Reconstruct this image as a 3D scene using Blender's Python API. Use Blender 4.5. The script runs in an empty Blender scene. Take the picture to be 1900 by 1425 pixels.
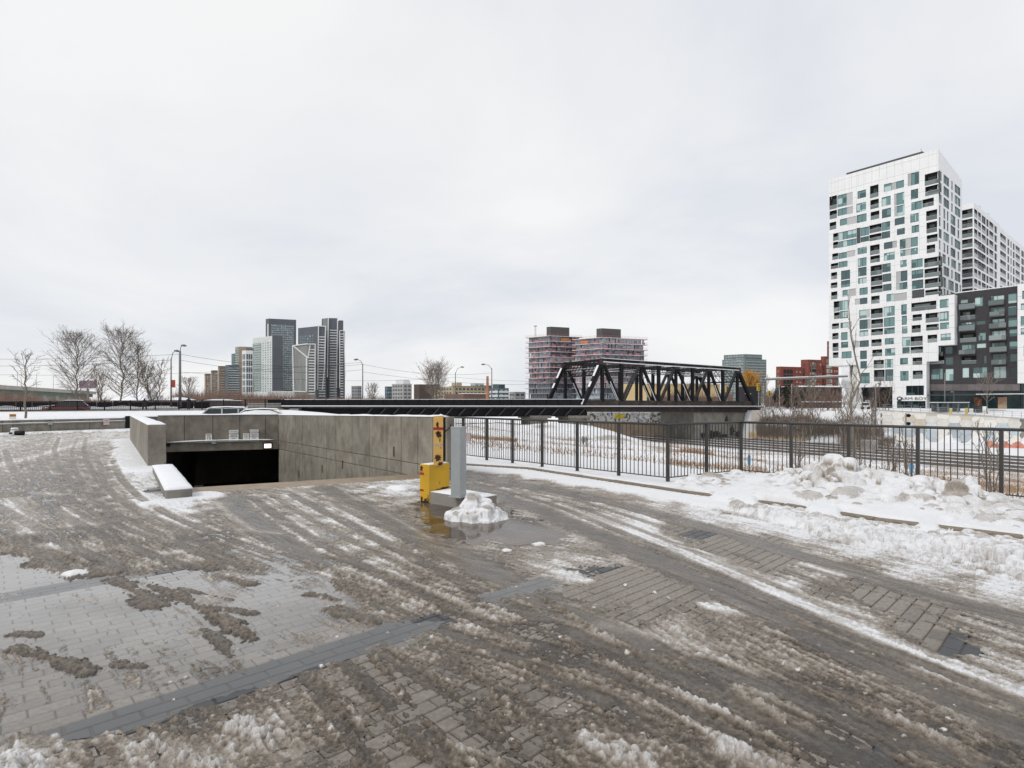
import bpy, bmesh, math, random
import numpy as np
from mathutils import Vector, Matrix
from mathutils.geometry import tessellate_polygon
R = math.radians
scene = bpy.context.scene
COL = scene.collection

# ------------------------------------------------------------------ camera
H = 2.2                      # eye height above the paving
FPX, CX, HY = 1050.0, 950.0, 746.0   # focal length, centre and horizon in photo pixels (1900 wide)
cam = bpy.data.cameras.new('camera'); camo = bpy.data.objects.new('camera', cam); COL.objects.link(camo)
cam.sensor_width = 36.0; cam.lens = 36.0 * FPX / 1900.0
cam.shift_y = (HY - 712.5) / 1900.0
cam.clip_start = 0.1; cam.clip_end = 9000
camo.location = (0, 0, H); camo.rotation_euler = (R(90), 0, 0)
scene.camera = camo

# ------------------------------------------------------------------ world: overcast sky
SUN_EL, SUN_AZ = 44.0, 232.0         # azimuth clockwise from +Y
w = bpy.data.worlds.new('World'); scene.world = w; w.use_nodes = True
nt = w.node_tree; nt.nodes.clear(); N = nt.nodes.new; L = nt.links.new
wo = N('ShaderNodeOutputWorld'); bg = N('ShaderNodeBackground'); bg.inputs['Strength'].default_value = 0.103
sky = N('ShaderNodeTexSky'); sky.sky_type = 'NISHITA'; sky.sun_disc = False
sky.sun_elevation = R(SUN_EL); sky.sun_rotation = R(SUN_AZ)
tc = N('ShaderNodeTexCoord'); sx = N('ShaderNodeSeparateXYZ'); L(tc.outputs['Generated'], sx.inputs[0])
zz = N('ShaderNodeMath'); zz.operation = 'ABSOLUTE'; L(sx.outputs['Z'], zz.inputs[0])
za = N('ShaderNodeMath'); za.operation = 'ADD'; za.inputs[1].default_value = 0.38; L(zz.outputs[0], za.inputs[0])
dx = N('ShaderNodeMath'); dx.operation = 'DIVIDE'; L(sx.outputs['X'], dx.inputs[0]); L(za.outputs[0], dx.inputs[1])
dy = N('ShaderNodeMath'); dy.operation = 'DIVIDE'; L(sx.outputs['Y'], dy.inputs[0]); L(za.outputs[0], dy.inputs[1])
cb = N('ShaderNodeCombineXYZ'); L(dx.outputs[0], cb.inputs[0]); L(dy.outputs[0], cb.inputs[1])
mp = N('ShaderNodeMapping'); mp.inputs['Rotation'].default_value = (0, 0, R(34)); mp.inputs['Scale'].default_value = (0.62, 0.8, 1); mp.inputs['Location'].default_value = (7.4, 2.2, 0)
L(cb.outputs[0], mp.inputs['Vector'])
n1 = N('ShaderNodeTexNoise'); n1.inputs['Scale'].default_value = 1.7; n1.inputs['Detail'].default_value = 8; n1.inputs['Roughness'].default_value = 0.52; n1.inputs['Distortion'].default_value = 0.35
L(mp.outputs[0], n1.inputs['Vector'])
cr = N('ShaderNodeValToRGB'); L(n1.outputs['Fac'], cr.inputs[0])
e = cr.color_ramp.elements; e[0].position = 0.36; e[0].color = (6.1, 6.35, 6.8, 1); e[1].position = 0.64; e[1].color = (7.75, 7.74, 7.72, 1)
m_ = cr.color_ramp.elements.new(0.49); m_.color = (6.95, 7.05, 7.25, 1)
mx = N('ShaderNodeMixRGB'); mx.inputs[0].default_value = 0.94; L(sky.outputs[0], mx.inputs[1]); L(cr.outputs[0], mx.inputs[2])
L(mx.outputs[0], bg.inputs['Color']); L(bg.outputs[0], wo.inputs['Surface'])

# ------------------------------------------------------------------ sun behind cloud
sd = bpy.data.lights.new('sun', 'SUN'); sd.energy = 1.15; sd.angle = R(14); sd.color = (1.0, 0.97, 0.93)
so = bpy.data.objects.new('sun', sd); COL.objects.link(so)
az, el = R(SUN_AZ), R(SUN_EL)
sdir = Vector((math.sin(az) * math.cos(el), math.cos(az) * math.cos(el), math.sin(el)))
so.rotation_euler = (-sdir).to_track_quat('-Z', 'Y').to_euler(); so.location = (-20, -30, 40)
scene.view_settings.view_transform = 'Standard'; scene.view_settings.look = 'None'
scene.view_settings.gamma = 1.0; scene.view_settings.use_curve_mapping = False
scene.view_settings.exposure = 0.26
scene.render.engine = 'CYCLES'

# ------------------------------------------------------------------ pixel helpers (a pixel is a direction; depth from what it touches)
def ray(x): return (x - CX) / FPX
def gp(x, y, z=0.0):
    Y = FPX * (H - z) / (y - HY)
    return Vector((ray(x) * Y, Y, z))
def dp(x, y, Y): return Vector((ray(x) * Y, Y, H - (y - HY) * Y / FPX))
def zat(y, Y): return H - (y - HY) * Y / FPX

# ------------------------------------------------------------------ noise (numpy)
def _hash(ix, iy, seed):
    h = (ix.astype(np.int64) * 374761393 + iy.astype(np.int64) * 668265263 + seed * 974634777) & 0xffffffff
    h = ((h ^ (h >> 13)) * 1274126177) & 0xffffffff
    return ((h ^ (h >> 16)) & 0xffffff) / float(0xffffff)
def gnoise(x, y, seed=0):
    x = np.asarray(x, float); y = np.asarray(y, float)
    ix = np.floor(x); iy = np.floor(y); fx = x - ix; fy = y - iy
    ix = ix.astype(np.int64); iy = iy.astype(np.int64)
    def g(a, b, dx_, dy_):
        t = _hash(ix + a, iy + b, seed) * 6.2831853
        return np.cos(t) * dx_ + np.sin(t) * dy_
    ux = fx * fx * fx * (fx * (fx * 6 - 15) + 10); uy = fy * fy * fy * (fy * (fy * 6 - 15) + 10)
    a = g(0, 0, fx, fy); b = g(1, 0, fx - 1, fy); c = g(0, 1, fx, fy - 1); d = g(1, 1, fx - 1, fy - 1)
    return ((a + (b - a) * ux) * (1 - uy) + (c + (d - c) * ux) * uy) * 1.5
def fbm(x, y, oct=4, seed=0, gain=0.5):
    s = 0; a = 1; t = 0
    for k in range(oct):
        s = s + a * gnoise(x * 2 ** k + k * 17.3, y * 2 ** k - k * 9.1, seed + k); t += a; a *= gain
    return s / t * 1.4
def worley(x, y, seed=0):
    ix = np.floor(x).astype(np.int64); iy = np.floor(y).astype(np.int64)
    best = np.full(np.shape(x), 9.0); sec = best.copy()
    for a in (-1, 0, 1):
        for b in (-1, 0, 1):
            px = ix + a + _hash(ix + a, iy + b, seed); py = iy + b + _hash(ix + a, iy + b, seed + 77)
            d = (px - x) ** 2 + (py - y) ** 2
            sec = np.minimum(sec, np.maximum(d, best)); best = np.minimum(best, d)
    return np.sqrt(best), np.sqrt(sec)
def sstep(a, b, x):
    t = np.clip((x - a) / (b - a), 0, 1); return t * t * (3 - 2 * t)
def seg_dist(X, Y, P):
    d = np.full(np.shape(X), 1e9)
    for i in range(len(P) - 1):
        ax, ay = P[i][0], P[i][1]; bx, by = P[i + 1][0] - ax, P[i + 1][1] - ay
        t = np.clip(((X - ax) * bx + (Y - ay) * by) / (bx * bx + by * by + 1e-9), 0, 1)
        d = np.minimum(d, np.hypot(X - ax - t * bx, Y - ay - t * by))
    return d
def inpoly(X, Y, P):
    r = np.zeros(np.shape(X), bool); n = len(P)
    for i in range(n):
        x0, y0 = P[i][0], P[i][1]; x1, y1 = P[(i + 1) % n][0], P[(i + 1) % n][1]
        c = ((y0 > Y) != (y1 > Y)) & (X < (x1 - x0) * (Y - y0) / ((y1 - y0) if abs(y1 - y0) > 1e-9 else 1e-9) + x0)
        r ^= c
    return r

# ------------------------------------------------------------------ objects
ORG = {}
def tag(o, label=None, cat=None, group=None, kind=None):
    if label: o['label'] = label
    if cat: o['category'] = cat
    if group: o['group'] = group
    if kind: o['kind'] = kind
    return o
def empty(name, loc, label, cat, group=None):
    o = bpy.data.objects.new(name, None); COL.objects.link(o); o.location = loc; o.empty_display_size = 0.2
    ORG[o] = Vector(loc); return tag(o, label, cat, group)
def link_mesh(name, me, parent=None):
    o = bpy.data.objects.new(name, me); COL.objects.link(o)
    if parent is not None: o.parent = parent
    return o
class MB:
    def __init__(s): s.v = []; s.f = []; s.m = []
    def quad(s, pts, m=0):
        n = len(s.v); s.v += [tuple(p) for p in pts]; s.f.append(tuple(range(n, n + len(pts)))); s.m.append(m)
    def prism(s, base, top, m=0, caps=True):
        n = len(s.v); k = len(base); s.v += [tuple(p) for p in base] + [tuple(p) for p in top]
        for i in range(k):
            j = (i + 1) % k; s.f.append((n + i, n + j, n + k + j, n + k + i)); s.m.append(m)
        if caps:
            s.f.append(tuple(range(n + k - 1, n - 1, -1))); s.m.append(m)
            s.f.append(tuple(range(n + k, n + 2 * k))); s.m.append(m)
    def box(s, x0, x1, y0, y1, z0, z1, m=0):
        s.prism([(x0, y0, z0), (x1, y0, z0), (x1, y1, z0), (x0, y1, z0)], [(x0, y0, z1), (x1, y0, z1), (x1, y1, z1), (x0, y1, z1)], m)
    def obox(s, c, ax, ay, hx, hy, z0, z1, m=0):
        c = Vector(c); ax = Vector((ax[0], ax[1], 0)).normalized(); ay = Vector((ay[0], ay[1], 0)).normalized()
        q = [c - ax * hx - ay * hy, c + ax * hx - ay * hy, c + ax * hx + ay * hy, c - ax * hx + ay * hy]
        s.prism([(p.x, p.y, z0) for p in q], [(p.x, p.y, z1) for p in q], m)
    def beam(s, p, q, wd, ht, m=0, up=(0, 0, 1)):
        p = Vector(p); q = Vector(q); d = (q - p).normalized(); up = Vector(up)
        sd_ = d.cross(up)
        if sd_.length < 1e-4: sd_ = d.cross(Vector((1, 0, 0)))
        sd_.normalize(); u = sd_.cross(d).normalized()
        a = [(-wd / 2, -ht / 2), (wd / 2, -ht / 2), (wd / 2, ht / 2), (-wd / 2, ht / 2)]
        s.prism([p + sd_ * i + u * j for i, j in a], [q + sd_ * i + u * j for i, j in a], m)
    def tube(s, pts, rad, n=8, m=0, caps=True):
        pts = [Vector(p) for p in pts]; base = len(s.v); ref = None
        for i, p in enumerate(pts):
            d = (pts[min(i + 1, len(pts) - 1)] - pts[max(i - 1, 0)]).normalized()
            if ref is None:
                ref = d.orthogonal().normalized()
            else:
                ref = (ref - d * ref.dot(d)); ref = ref.normalized() if ref.length > 1e-6 else d.orthogonal().normalized()
            b = d.cross(ref); r = rad[i] if hasattr(rad, '__len__') else rad
            for k in range(n):
                t = 2 * math.pi * k / n; s.v.append(tuple(p + (ref * math.cos(t) + b * math.sin(t)) * r))
        for i in range(len(pts) - 1):
            for k in range(n):
                a = base + i * n + k; b2 = base + i * n + (k + 1) % n
                s.f.append((a, b2, b2 + n, a + n)); s.m.append(m)
        if caps:
            s.f.append(tuple(range(base + n - 1, base - 1, -1))); s.m.append(m)
            e_ = base + (len(pts) - 1) * n; s.f.append(tuple(range(e_, e_ + n))); s.m.append(m)
    def mesh(s, name, mats, org=Vector((0, 0, 0)), smooth=False):
        me = bpy.data.meshes.new(name)
        me.from_pydata([(a - org.x, b - org.y, c - org.z) for a, b, c in s.v], [], s.f)
        for mm in (mats if isinstance(mats, (list, tuple)) else [mats]): me.materials.append(mm)
        if any(s.m): me.polygons.foreach_set('material_index', s.m)
        if smooth: me.polygons.foreach_set('use_smooth', [True] * len(s.f))
        me.update(); return me
    def build(s, name, mats, parent=None, smooth=False, org=None):
        o_ = org if org is not None else (ORG.get(parent, Vector((0, 0, 0))) if parent is not None else Vector((0, 0, 0)))
        o = link_mesh(name, s.mesh(name, mats, o_, smooth), parent); 
        if parent is None and org is not None: o.location = org
        ORG[o] = o_ if (parent is not None or org is not None) else Vector((0, 0, 0))
        return o
def bevel(o, wd=0.01, seg=2, ang=35):
    b = o.modifiers.new('bevel', 'BEVEL'); b.width = wd; b.segments = seg; b.limit_method = 'ANGLE'; b.angle_limit = R(ang); return o
def npmesh(name, V, F, mat, smooth=True, attrs=None, parent=None):
    me = bpy.data.meshes.new(name); nv, nf, k = len(V), len(F), F.shape[1]
    me.vertices.add(nv); me.vertices.foreach_set('co', np.ascontiguousarray(V, np.float32).ravel())
    me.loops.add(nf * k); me.loops.foreach_set('vertex_index', np.ascontiguousarray(F, np.int32).ravel())
    me.polygons.add(nf); me.polygons.foreach_set('loop_start', np.arange(nf, dtype=np.int32) * k)
    me.polygons.foreach_set('use_smooth', np.full(nf, smooth))
    me.update(calc_edges=True)
    for an, av in (attrs or {}).items():
        a = me.attributes.new(an, 'FLOAT', 'POINT'); a.data.foreach_set('value', np.ascontiguousarray(av, np.float32))
    me.materials.append(mat); me.validate()
    return link_mesh(name, me, parent)
def grid_faces(nr, nc, keep=None):
    i = np.arange((nr - 1) * (nc - 1)); r = i // (nc - 1); c = i % (nc - 1); a = r * nc + c
    F = np.stack([a, a + 1, a + nc + 1, a + nc], 1)
    return F if keep is None else F[keep]
def compact(V, F, *attrs):
    used = np.zeros(len(V), bool); used[F.ravel()] = True
    idx = np.cumsum(used) - 1
    return (V[used], idx[F]) + tuple(a[used] for a in attrs)

# ------------------------------------------------------------------ materials
MATS = {}
def mat(name, col=(0.5, 0.5, 0.5), rough=0.6, var=0.0, scale=4.0, bump=0.0, bscale=40.0, metal=0.0, spec=0.5, col2=None, c2scale=1.0, c2lo=0.5, c2hi=0.65, objrand=0.0, coat=0.0, detail=5, streak=None):
    if name in MATS: return MATS[name]
    m = bpy.data.materials.new(name); m.use_nodes = True; t = m.node_tree; n = t.nodes; l = t.links.new
    b = n['Principled BSDF']; b.inputs['Roughness'].default_value = rough; b.inputs['Metallic'].default_value = metal
    b.inputs['Specular IOR Level'].default_value = spec; b.inputs['Coat Weight'].default_value = coat
    g = n.new('ShaderNodeNewGeometry'); pos = g.outputs['Position']
    if streak:
        mp_ = n.new('ShaderNodeMapping'); mp_.inputs['Scale'].default_value = streak; l(pos, mp_.inputs['Vector']); pos_s = mp_.outputs[0]
    else: pos_s = pos
    src = n.new('ShaderNodeRGB'); src.outputs[0].default_value = (*col, 1); cur = src.outputs[0]
    if col2:
        a = n.new('ShaderNodeTexNoise'); a.inputs['Scale'].default_value = c2scale; a.inputs['Detail'].default_value = 6; a.inputs['Roughness'].default_value = 0.65; l(pos_s, a.inputs['Vector'])
        r = n.new('ShaderNodeMapRange'); r.inputs['From Min'].default_value = c2lo; r.inputs['From Max'].default_value = c2hi; l(a.outputs['Fac'], r.inputs['Value'])
        x = n.new('ShaderNodeMixRGB'); l(r.outputs[0], x.inputs[0]); l(cur, x.inputs[1]); x.inputs[2].default_value = (*col2, 1); cur = x.outputs[0]
    if var > 0:
        a = n.new('ShaderNodeTexNoise'); a.inputs['Scale'].default_value = scale; a.inputs['Detail'].default_value = detail; a.inputs['Roughness'].default_value = 0.6; l(pos_s, a.inputs['Vector'])
        r = n.new('ShaderNodeMapRange'); r.inputs['From Min'].default_value = 0.25; r.inputs['From Max'].default_value = 0.75
        r.inputs['To Min'].default_value = 1 - var; r.inputs['To Max'].default_value = 1 + var; l(a.outputs['Fac'], r.inputs['Value'])
        x = n.new('ShaderNodeVectorMath'); x.operation = 'SCALE'; l(cur, x.inputs[0]); l(r.outputs[0], x.inputs['Scale']); cur = x.outputs[0]
    if objrand > 0:
        oi = n.new('ShaderNodeObjectInfo'); r = n.new('ShaderNodeMapRange'); r.inputs['To Min'].default_value = 1 - objrand; r.inputs['To Max'].default_value = 1 + objrand; l(oi.outputs['Random'], r.inputs['Value'])
        x = n.new('ShaderNodeVectorMath'); x.operation = 'SCALE'; l(cur, x.inputs[0]); l(r.outputs[0], x.inputs['Scale']); cur = x.outputs[0]
    l(cur, b.inputs['Base Color'])
    if bump > 0:
        a = n.new('ShaderNodeTexNoise'); a.inputs['Scale'].default_value = bscale; a.inputs['Detail'].default_value = 6; l(pos, a.inputs['Vector'])
        q = n.new('ShaderNodeBump'); q.inputs['Strength'].default_value = bump; q.inputs['Distance'].default_value = 0.02; l(a.outputs['Fac'], q.inputs['Height']); l(q.outputs[0], b.inputs['Normal'])
    MATS[name] = m; return m
def glassmat(name, c1, c2, c3, p=0.28, rough=0.04):
    """window glass: dark pane, tinted pane or pale blind behind, one per window"""
    m = bpy.data.materials.new(name); m.use_nodes = True; t = m.node_tree; n = t.nodes; l = t.links.new
    b = n['Principled BSDF']; b.inputs['Roughness'].default_value = rough; b.inputs['Specular IOR Level'].default_value = 0.7
    g = n.new('ShaderNodeNewGeometry'); a = n.new('ShaderNodeTexWhiteNoise'); a.noise_dimensions = '3D'
    mp_ = n.new('ShaderNodeVectorMath'); mp_.operation = 'SNAP'; l(g.outputs['Position'], mp_.inputs[0]); mp_.inputs[1].default_value = (1.7, 1.7, 1.55)
    l(mp_.outputs[0], a.inputs['Vector'])
    oi = n.new('ShaderNodeObjectInfo'); ad = n.new('ShaderNodeMath'); ad.operation = 'MULTIPLY_ADD'; ad.inputs[1].default_value = 0.62; l(oi.outputs['Random'], ad.inputs[0])
    sc = n.new('ShaderNodeMath'); sc.operation = 'MULTIPLY'; sc.inputs[1].default_value = 0.38; l(a.outputs['Value'], sc.inputs[0]); l(sc.outputs[0], ad.inputs[2])
    r = n.new('ShaderNodeValToRGB'); r.color_ramp.interpolation = 'CONSTANT'; l(ad.outputs[0], r.inputs[0])
    e = r.color_ramp.elements; e[0].color = (*c1, 1); e[1].position = 0.42; e[1].color = (*c2, 1); k = e.new(1 - p); k.color = (*c3, 1)
    l(r.outputs[0], b.inputs['Base Color']); MATS[name] = m; return m
def water_mat():
    m = bpy.data.materials.new('water_film'); m.use_nodes = True; t = m.node_tree; n = t.nodes; l = t.links.new; n.clear()
    o = n.new('ShaderNodeOutputMaterial'); x = n.new('ShaderNodeMixShader'); f = n.new('ShaderNodeFresnel'); f.inputs['IOR'].default_value = 1.62
    tr0 = n.new('ShaderNodeBsdfTransparent'); dat = n.new('ShaderNodeAttribute'); dat.attribute_name = 'depth'; dmx = n.new('ShaderNodeMixRGB'); l(dat.outputs['Fac'], dmx.inputs[0]); dmx.inputs[1].default_value = (0.97, 0.965, 0.955, 1); dmx.inputs[2].default_value = (0.50, 0.42, 0.33, 1); l(dmx.outputs[0], tr0.inputs[0]); di = n.new('ShaderNodeBsdfDiffuse'); di.inputs[0].default_value = (0.66, 0.66, 0.665, 1)
    at = n.new('ShaderNodeAttribute'); at.attribute_name = 'film_sheen'; tr = n.new('ShaderNodeMixShader'); l(at.outputs['Fac'], tr.inputs[0]); l(tr0.outputs[0], tr.inputs[1]); l(di.outputs[0], tr.inputs[2]); gl = n.new('ShaderNodeBsdfGlossy'); gl.inputs['Roughness'].default_value = 0.04  # diffuse white mixed into the film paints in reflected sky brightness
    g = n.new('ShaderNodeNewGeometry'); a = n.new('ShaderNodeTexNoise'); a.inputs['Scale'].default_value = 14; a.inputs['Detail'].default_value = 3; l(g.outputs['Position'], a.inputs['Vector'])
    q = n.new('ShaderNodeBump'); q.inputs['Strength'].default_value = 0.04; q.inputs['Distance'].default_value = 0.02; l(a.outputs['Fac'], q.inputs['Height']); l(q.outputs[0], gl.inputs['Normal']); l(q.outputs[0], f.inputs['Normal'])
    io = n.new('ShaderNodeMapRange'); io.inputs['To Min'].default_value = 1.6; io.inputs['To Max'].default_value = 1 / 1.6; l(g.outputs['Backfacing'], io.inputs['Value']); l(io.outputs[0], f.inputs['IOR'])
    l(f.outputs[0], x.inputs[0]); l(tr.outputs[0], x.inputs[1]); l(gl.outputs[0], x.inputs[2]); l(x.outputs[0], o.inputs['Surface'])
    return m
def slush_mat(name):
    """snow and slush: colour from how much dirt is mixed in (attribute 'white'), gloss from meltwater"""
    m = bpy.data.materials.new(name); m.use_nodes = True; t = m.node_tree; n = t.nodes; l = t.links.new
    b = n['Principled BSDF']; at = n.new('ShaderNodeAttribute'); at.attribute_name = 'white'
    g = n.new('ShaderNodeNewGeometry'); a = n.new('ShaderNodeTexNoise'); a.inputs['Scale'].default_value = 34; a.inputs['Detail'].default_value = 7; a.inputs['Roughness'].default_value = 0.7; l(g.outputs['Position'], a.inputs['Vector'])
    ma = n.new('ShaderNodeMath'); ma.operation = 'MULTIPLY_ADD'; ma.inputs[1].default_value = 0.6; l(a.outputs['Fac'], ma.inputs[0]); 
    su = n.new('ShaderNodeMath'); su.operation = 'SUBTRACT'; su.inputs[1].default_value = 0.30; l(at.outputs['Fac'], su.inputs[0]); l(su.outputs[0], ma.inputs[2])
    r = n.new('ShaderNodeValToRGB'); l(ma.outputs[0], r.inputs[0]); e = r.color_ramp.elements
    e[0].position = 0.0; e[0].color = (0.040, 0.030, 0.020, 1); e[1].position = 1.0; e[1].color = (0.80, 0.805, 0.82, 1)
    for p, c in ((0.25, (0.150, 0.117, 0.083)), (0.5, (0.345, 0.303, 0.256)), (0.72, (0.56, 0.54, 0.52)), (0.86, (0.74, 0.74, 0.75))):
        k = e.new(p); k.color = (*c, 1)
    l(r.outputs[0], b.inputs['Base Color'])
    rr = n.new('ShaderNodeMapRange'); rr.inputs['To Min'].default_value = 0.2; rr.inputs['To Max'].default_value = 0.8; l(at.outputs['Fac'], rr.inputs['Value']); wa_ = n.new('ShaderNodeAttribute'); wa_.attribute_name = 'wet'; wr_ = n.new('ShaderNodeMix'); l(wa_.outputs['Fac'], wr_.inputs[0]); l(rr.outputs[0], wr_.inputs[2]); wr_.inputs[3].default_value = 0.10; ds_ = n.new('ShaderNodeMapRange'); ds_.inputs['To Min'].default_value = 1.0; ds_.inputs['To Max'].default_value = 0.62; l(wa_.outputs['Fac'], ds_.inputs['Value']); vs_ = n.new('ShaderNodeVectorMath'); vs_.operation = 'SCALE'; l(r.outputs[0], vs_.inputs[0]); l(ds_.outputs[0], vs_.inputs['Scale']); l(vs_.outputs[0], b.inputs['Base Color']); l(wr_.outputs[0], b.inputs['Roughness'])
    b.inputs['Specular IOR Level'].default_value = 0.6
    a2 = n.new('ShaderNodeTexNoise'); a2.inputs['Scale'].default_value = 120; a2.inputs['Detail'].default_value = 5; l(g.outputs['Position'], a2.inputs['Vector'])
    q = n.new('ShaderNodeBump'); bs_ = n.new('ShaderNodeMapRange'); bs_.inputs['To Min'].default_value = 0.8; bs_.inputs['To Max'].default_value = 0.12; l(wa_.outputs['Fac'], bs_.inputs['Value']); l(bs_.outputs[0], q.inputs['Strength']); q.inputs['Distance'].default_value = 0.015; l(a2.outputs['Fac'], q.inputs['Height']); l(q.outputs[0], b.inputs['Normal'])
    MATS[name] = m; return m
SLUSH = slush_mat('slush'); WATER = water_mat()
SNOW = mat('snow', (0.79, 0.80, 0.82), 0.8, 0.05, 3, 0.5, 18)
CONC = mat('concrete', (0.255, 0.232, 0.193), 0.85, 0.28, 2.6, 0.35, 60, col2=(0.15, 0.132, 0.108), c2scale=1.6, c2lo=0.45, c2hi=0.72, objrand=0.09, streak=(1, 1, 0.75))
CONCD = mat('old_concrete', (0.23, 0.215, 0.19), 0.9, 0.3, 0.8, 0.3, 30, col2=(0.07, 0.065, 0.06), c2scale=0.25, c2lo=0.5, c2hi=0.75)
TANC = mat('apron_concrete', (0.27, 0.21, 0.145), 0.6, 0.25, 3, 0.3, 50)
DARKM = mat('dark_fence_metal', (0.035, 0.033, 0.031), 0.5, 0.25, 9, 0.1, 80)
BLACKM = mat('black_steel', (0.007, 0.007, 0.009), 0.65, 0.3, 1.5, spec=0.25)
RUSTM = mat('rusty_steel', (0.03, 0.022, 0.02), 0.75, 0.4, 1.2, col2=(0.06, 0.04, 0.03), c2scale=0.6)
GALV = mat('galvanised_steel', (0.36, 0.38, 0.39), 0.42, 0.08, 8, metal=0.35)
POLE = mat('pole_grey', (0.16, 0.16, 0.16), 0.6, 0.2, 2)
STONEK = mat('kerb_granite', (0.20, 0.165, 0.125), 0.85, 0.35, 14, 0.4, 60, objrand=0.1)
PAVER = mat('paver_concrete', (0.225, 0.195, 0.165), 0.40, 0.4, 26, 0.5, 160, objrand=0.2, col2=(0.11, 0.09, 0.07), c2scale=1.1, c2lo=0.45, c2hi=0.75)
PAVERD = mat('paver_granite_dark', (0.034, 0.036, 0.041), 0.3, 0.25, 40, 0.25, 160, objrand=0.12)
def painted_sheen(m, amt, col):
    """sky sheen of wet paving painted into the paver colour on the left: patchy outline, joints stay open"""
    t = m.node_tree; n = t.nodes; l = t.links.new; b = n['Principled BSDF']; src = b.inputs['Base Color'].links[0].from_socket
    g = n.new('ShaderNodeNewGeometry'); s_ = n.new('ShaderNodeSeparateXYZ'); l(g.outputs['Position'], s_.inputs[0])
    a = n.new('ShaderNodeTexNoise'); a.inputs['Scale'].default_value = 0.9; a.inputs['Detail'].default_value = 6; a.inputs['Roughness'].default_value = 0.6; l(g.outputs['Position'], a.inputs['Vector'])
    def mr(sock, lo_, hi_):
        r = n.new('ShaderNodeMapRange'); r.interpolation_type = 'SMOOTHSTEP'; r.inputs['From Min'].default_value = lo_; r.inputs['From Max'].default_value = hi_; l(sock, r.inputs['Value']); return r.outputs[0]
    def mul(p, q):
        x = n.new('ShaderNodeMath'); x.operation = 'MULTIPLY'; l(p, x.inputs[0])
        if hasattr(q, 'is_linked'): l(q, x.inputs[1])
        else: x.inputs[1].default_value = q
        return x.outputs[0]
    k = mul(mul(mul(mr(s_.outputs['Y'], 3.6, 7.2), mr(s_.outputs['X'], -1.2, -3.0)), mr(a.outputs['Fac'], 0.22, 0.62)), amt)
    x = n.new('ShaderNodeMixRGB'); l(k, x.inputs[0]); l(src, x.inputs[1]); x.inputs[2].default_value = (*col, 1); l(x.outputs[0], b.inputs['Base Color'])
painted_sheen(PAVER, 0.62, (0.52, 0.52, 0.525)); painted_sheen(PAVERD, 0.07, (0.45, 0.46, 0.48))  # pale tone in the paver colours stands in for bright sky reflection
BARK = mat('bark', (0.17, 0.145, 0.115), 0.9, 0.3, 3)
TWIG = mat('twig', (0.20, 0.165, 0.14), 0.9, 0.3, 1.5)
TWIGR = mat('twig_reddish', (0.17, 0.11, 0.085), 0.9, 0.35, 0.3)
DRY = mat('dry_grass', (0.33, 0.21, 0.12), 0.9, 0.5, 0.7)
# ================================================================== STRUCTURE: terrain, paving, slush
RD = Vector((-0.824, 1.0, 0))                     # direction of the ramp's long wall
cl, crr = gp(345, 907), gp(775, 881)
_k = (ray(517) * crr.y - crr.x) / (RD.x - ray(517)); br = crr + RD * _k
_Yb = br.y * 87 / 93; bl = Vector((ray(309) * _Yb, _Yb, 0))
li, lo = gp(308, 867), gp(278, 871)
PIT = [cl, crr, br, bl, li]
KPX = [(700, 851), (830, 859), (977, 868), (1271, 912), (1450, 935), (1620, 962), (1900, 996), (2150, 1026), (2600, 1085)]
KZ = 0.15
KERB = [gp(x, y, KZ) for x, y in KPX]
FENCE_X = [825, 860, 903, 951, 1006, 1071, 1148, 1239, 1311, 1375, 1468, 1575, 1703, 1858, 2060]
FZ = 0.16
def _fp(x, y): return gp(x, y, FZ)
FA0, FC1 = _fp(905, 855), _fp(1239, 895)
FC2 = Vector((ray(1375) * 16.0, 16.0, FZ)); FE = _fp(1858, 928)
FPOLY = [FA0 + (FA0 - FC1) * 0.32, FC1, FC2, FE, FE + (FE - FC2) * 0.9]
def ray_line(x, a, b):
    d = b - a; r = ray(x); k = (r * a.y - a.x) / (d.x - r * d.y); return a + d * k
def fence_at(x):
    if x <= 1239: return ray_line(x, FA0, FC1)
    if x <= 1375: return ray_line(x, FC1, FC2)
    return ray_line(x, FC2, FE)
TDIR = Vector((-0.5, 0.866, 0)); NDIR = Vector((0.866, 0.5, 0))    # rail corridor: along, across
LW0, LW1 = gp(-60, 809.5), gp(232, 799)            # low wall by the car park, base line
PAVE = [(-75, -5), (17, -5)] + [(k.x, k.y) for k in reversed(KERB)] + [(FPOLY[0].x, FPOLY[0].y), (-7, 31), (-12.5, 36), (-16, 46), (-28.5, 47), (LW1.x, LW1.y), (LW0.x, LW0.y), (-75, 34)]
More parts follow.
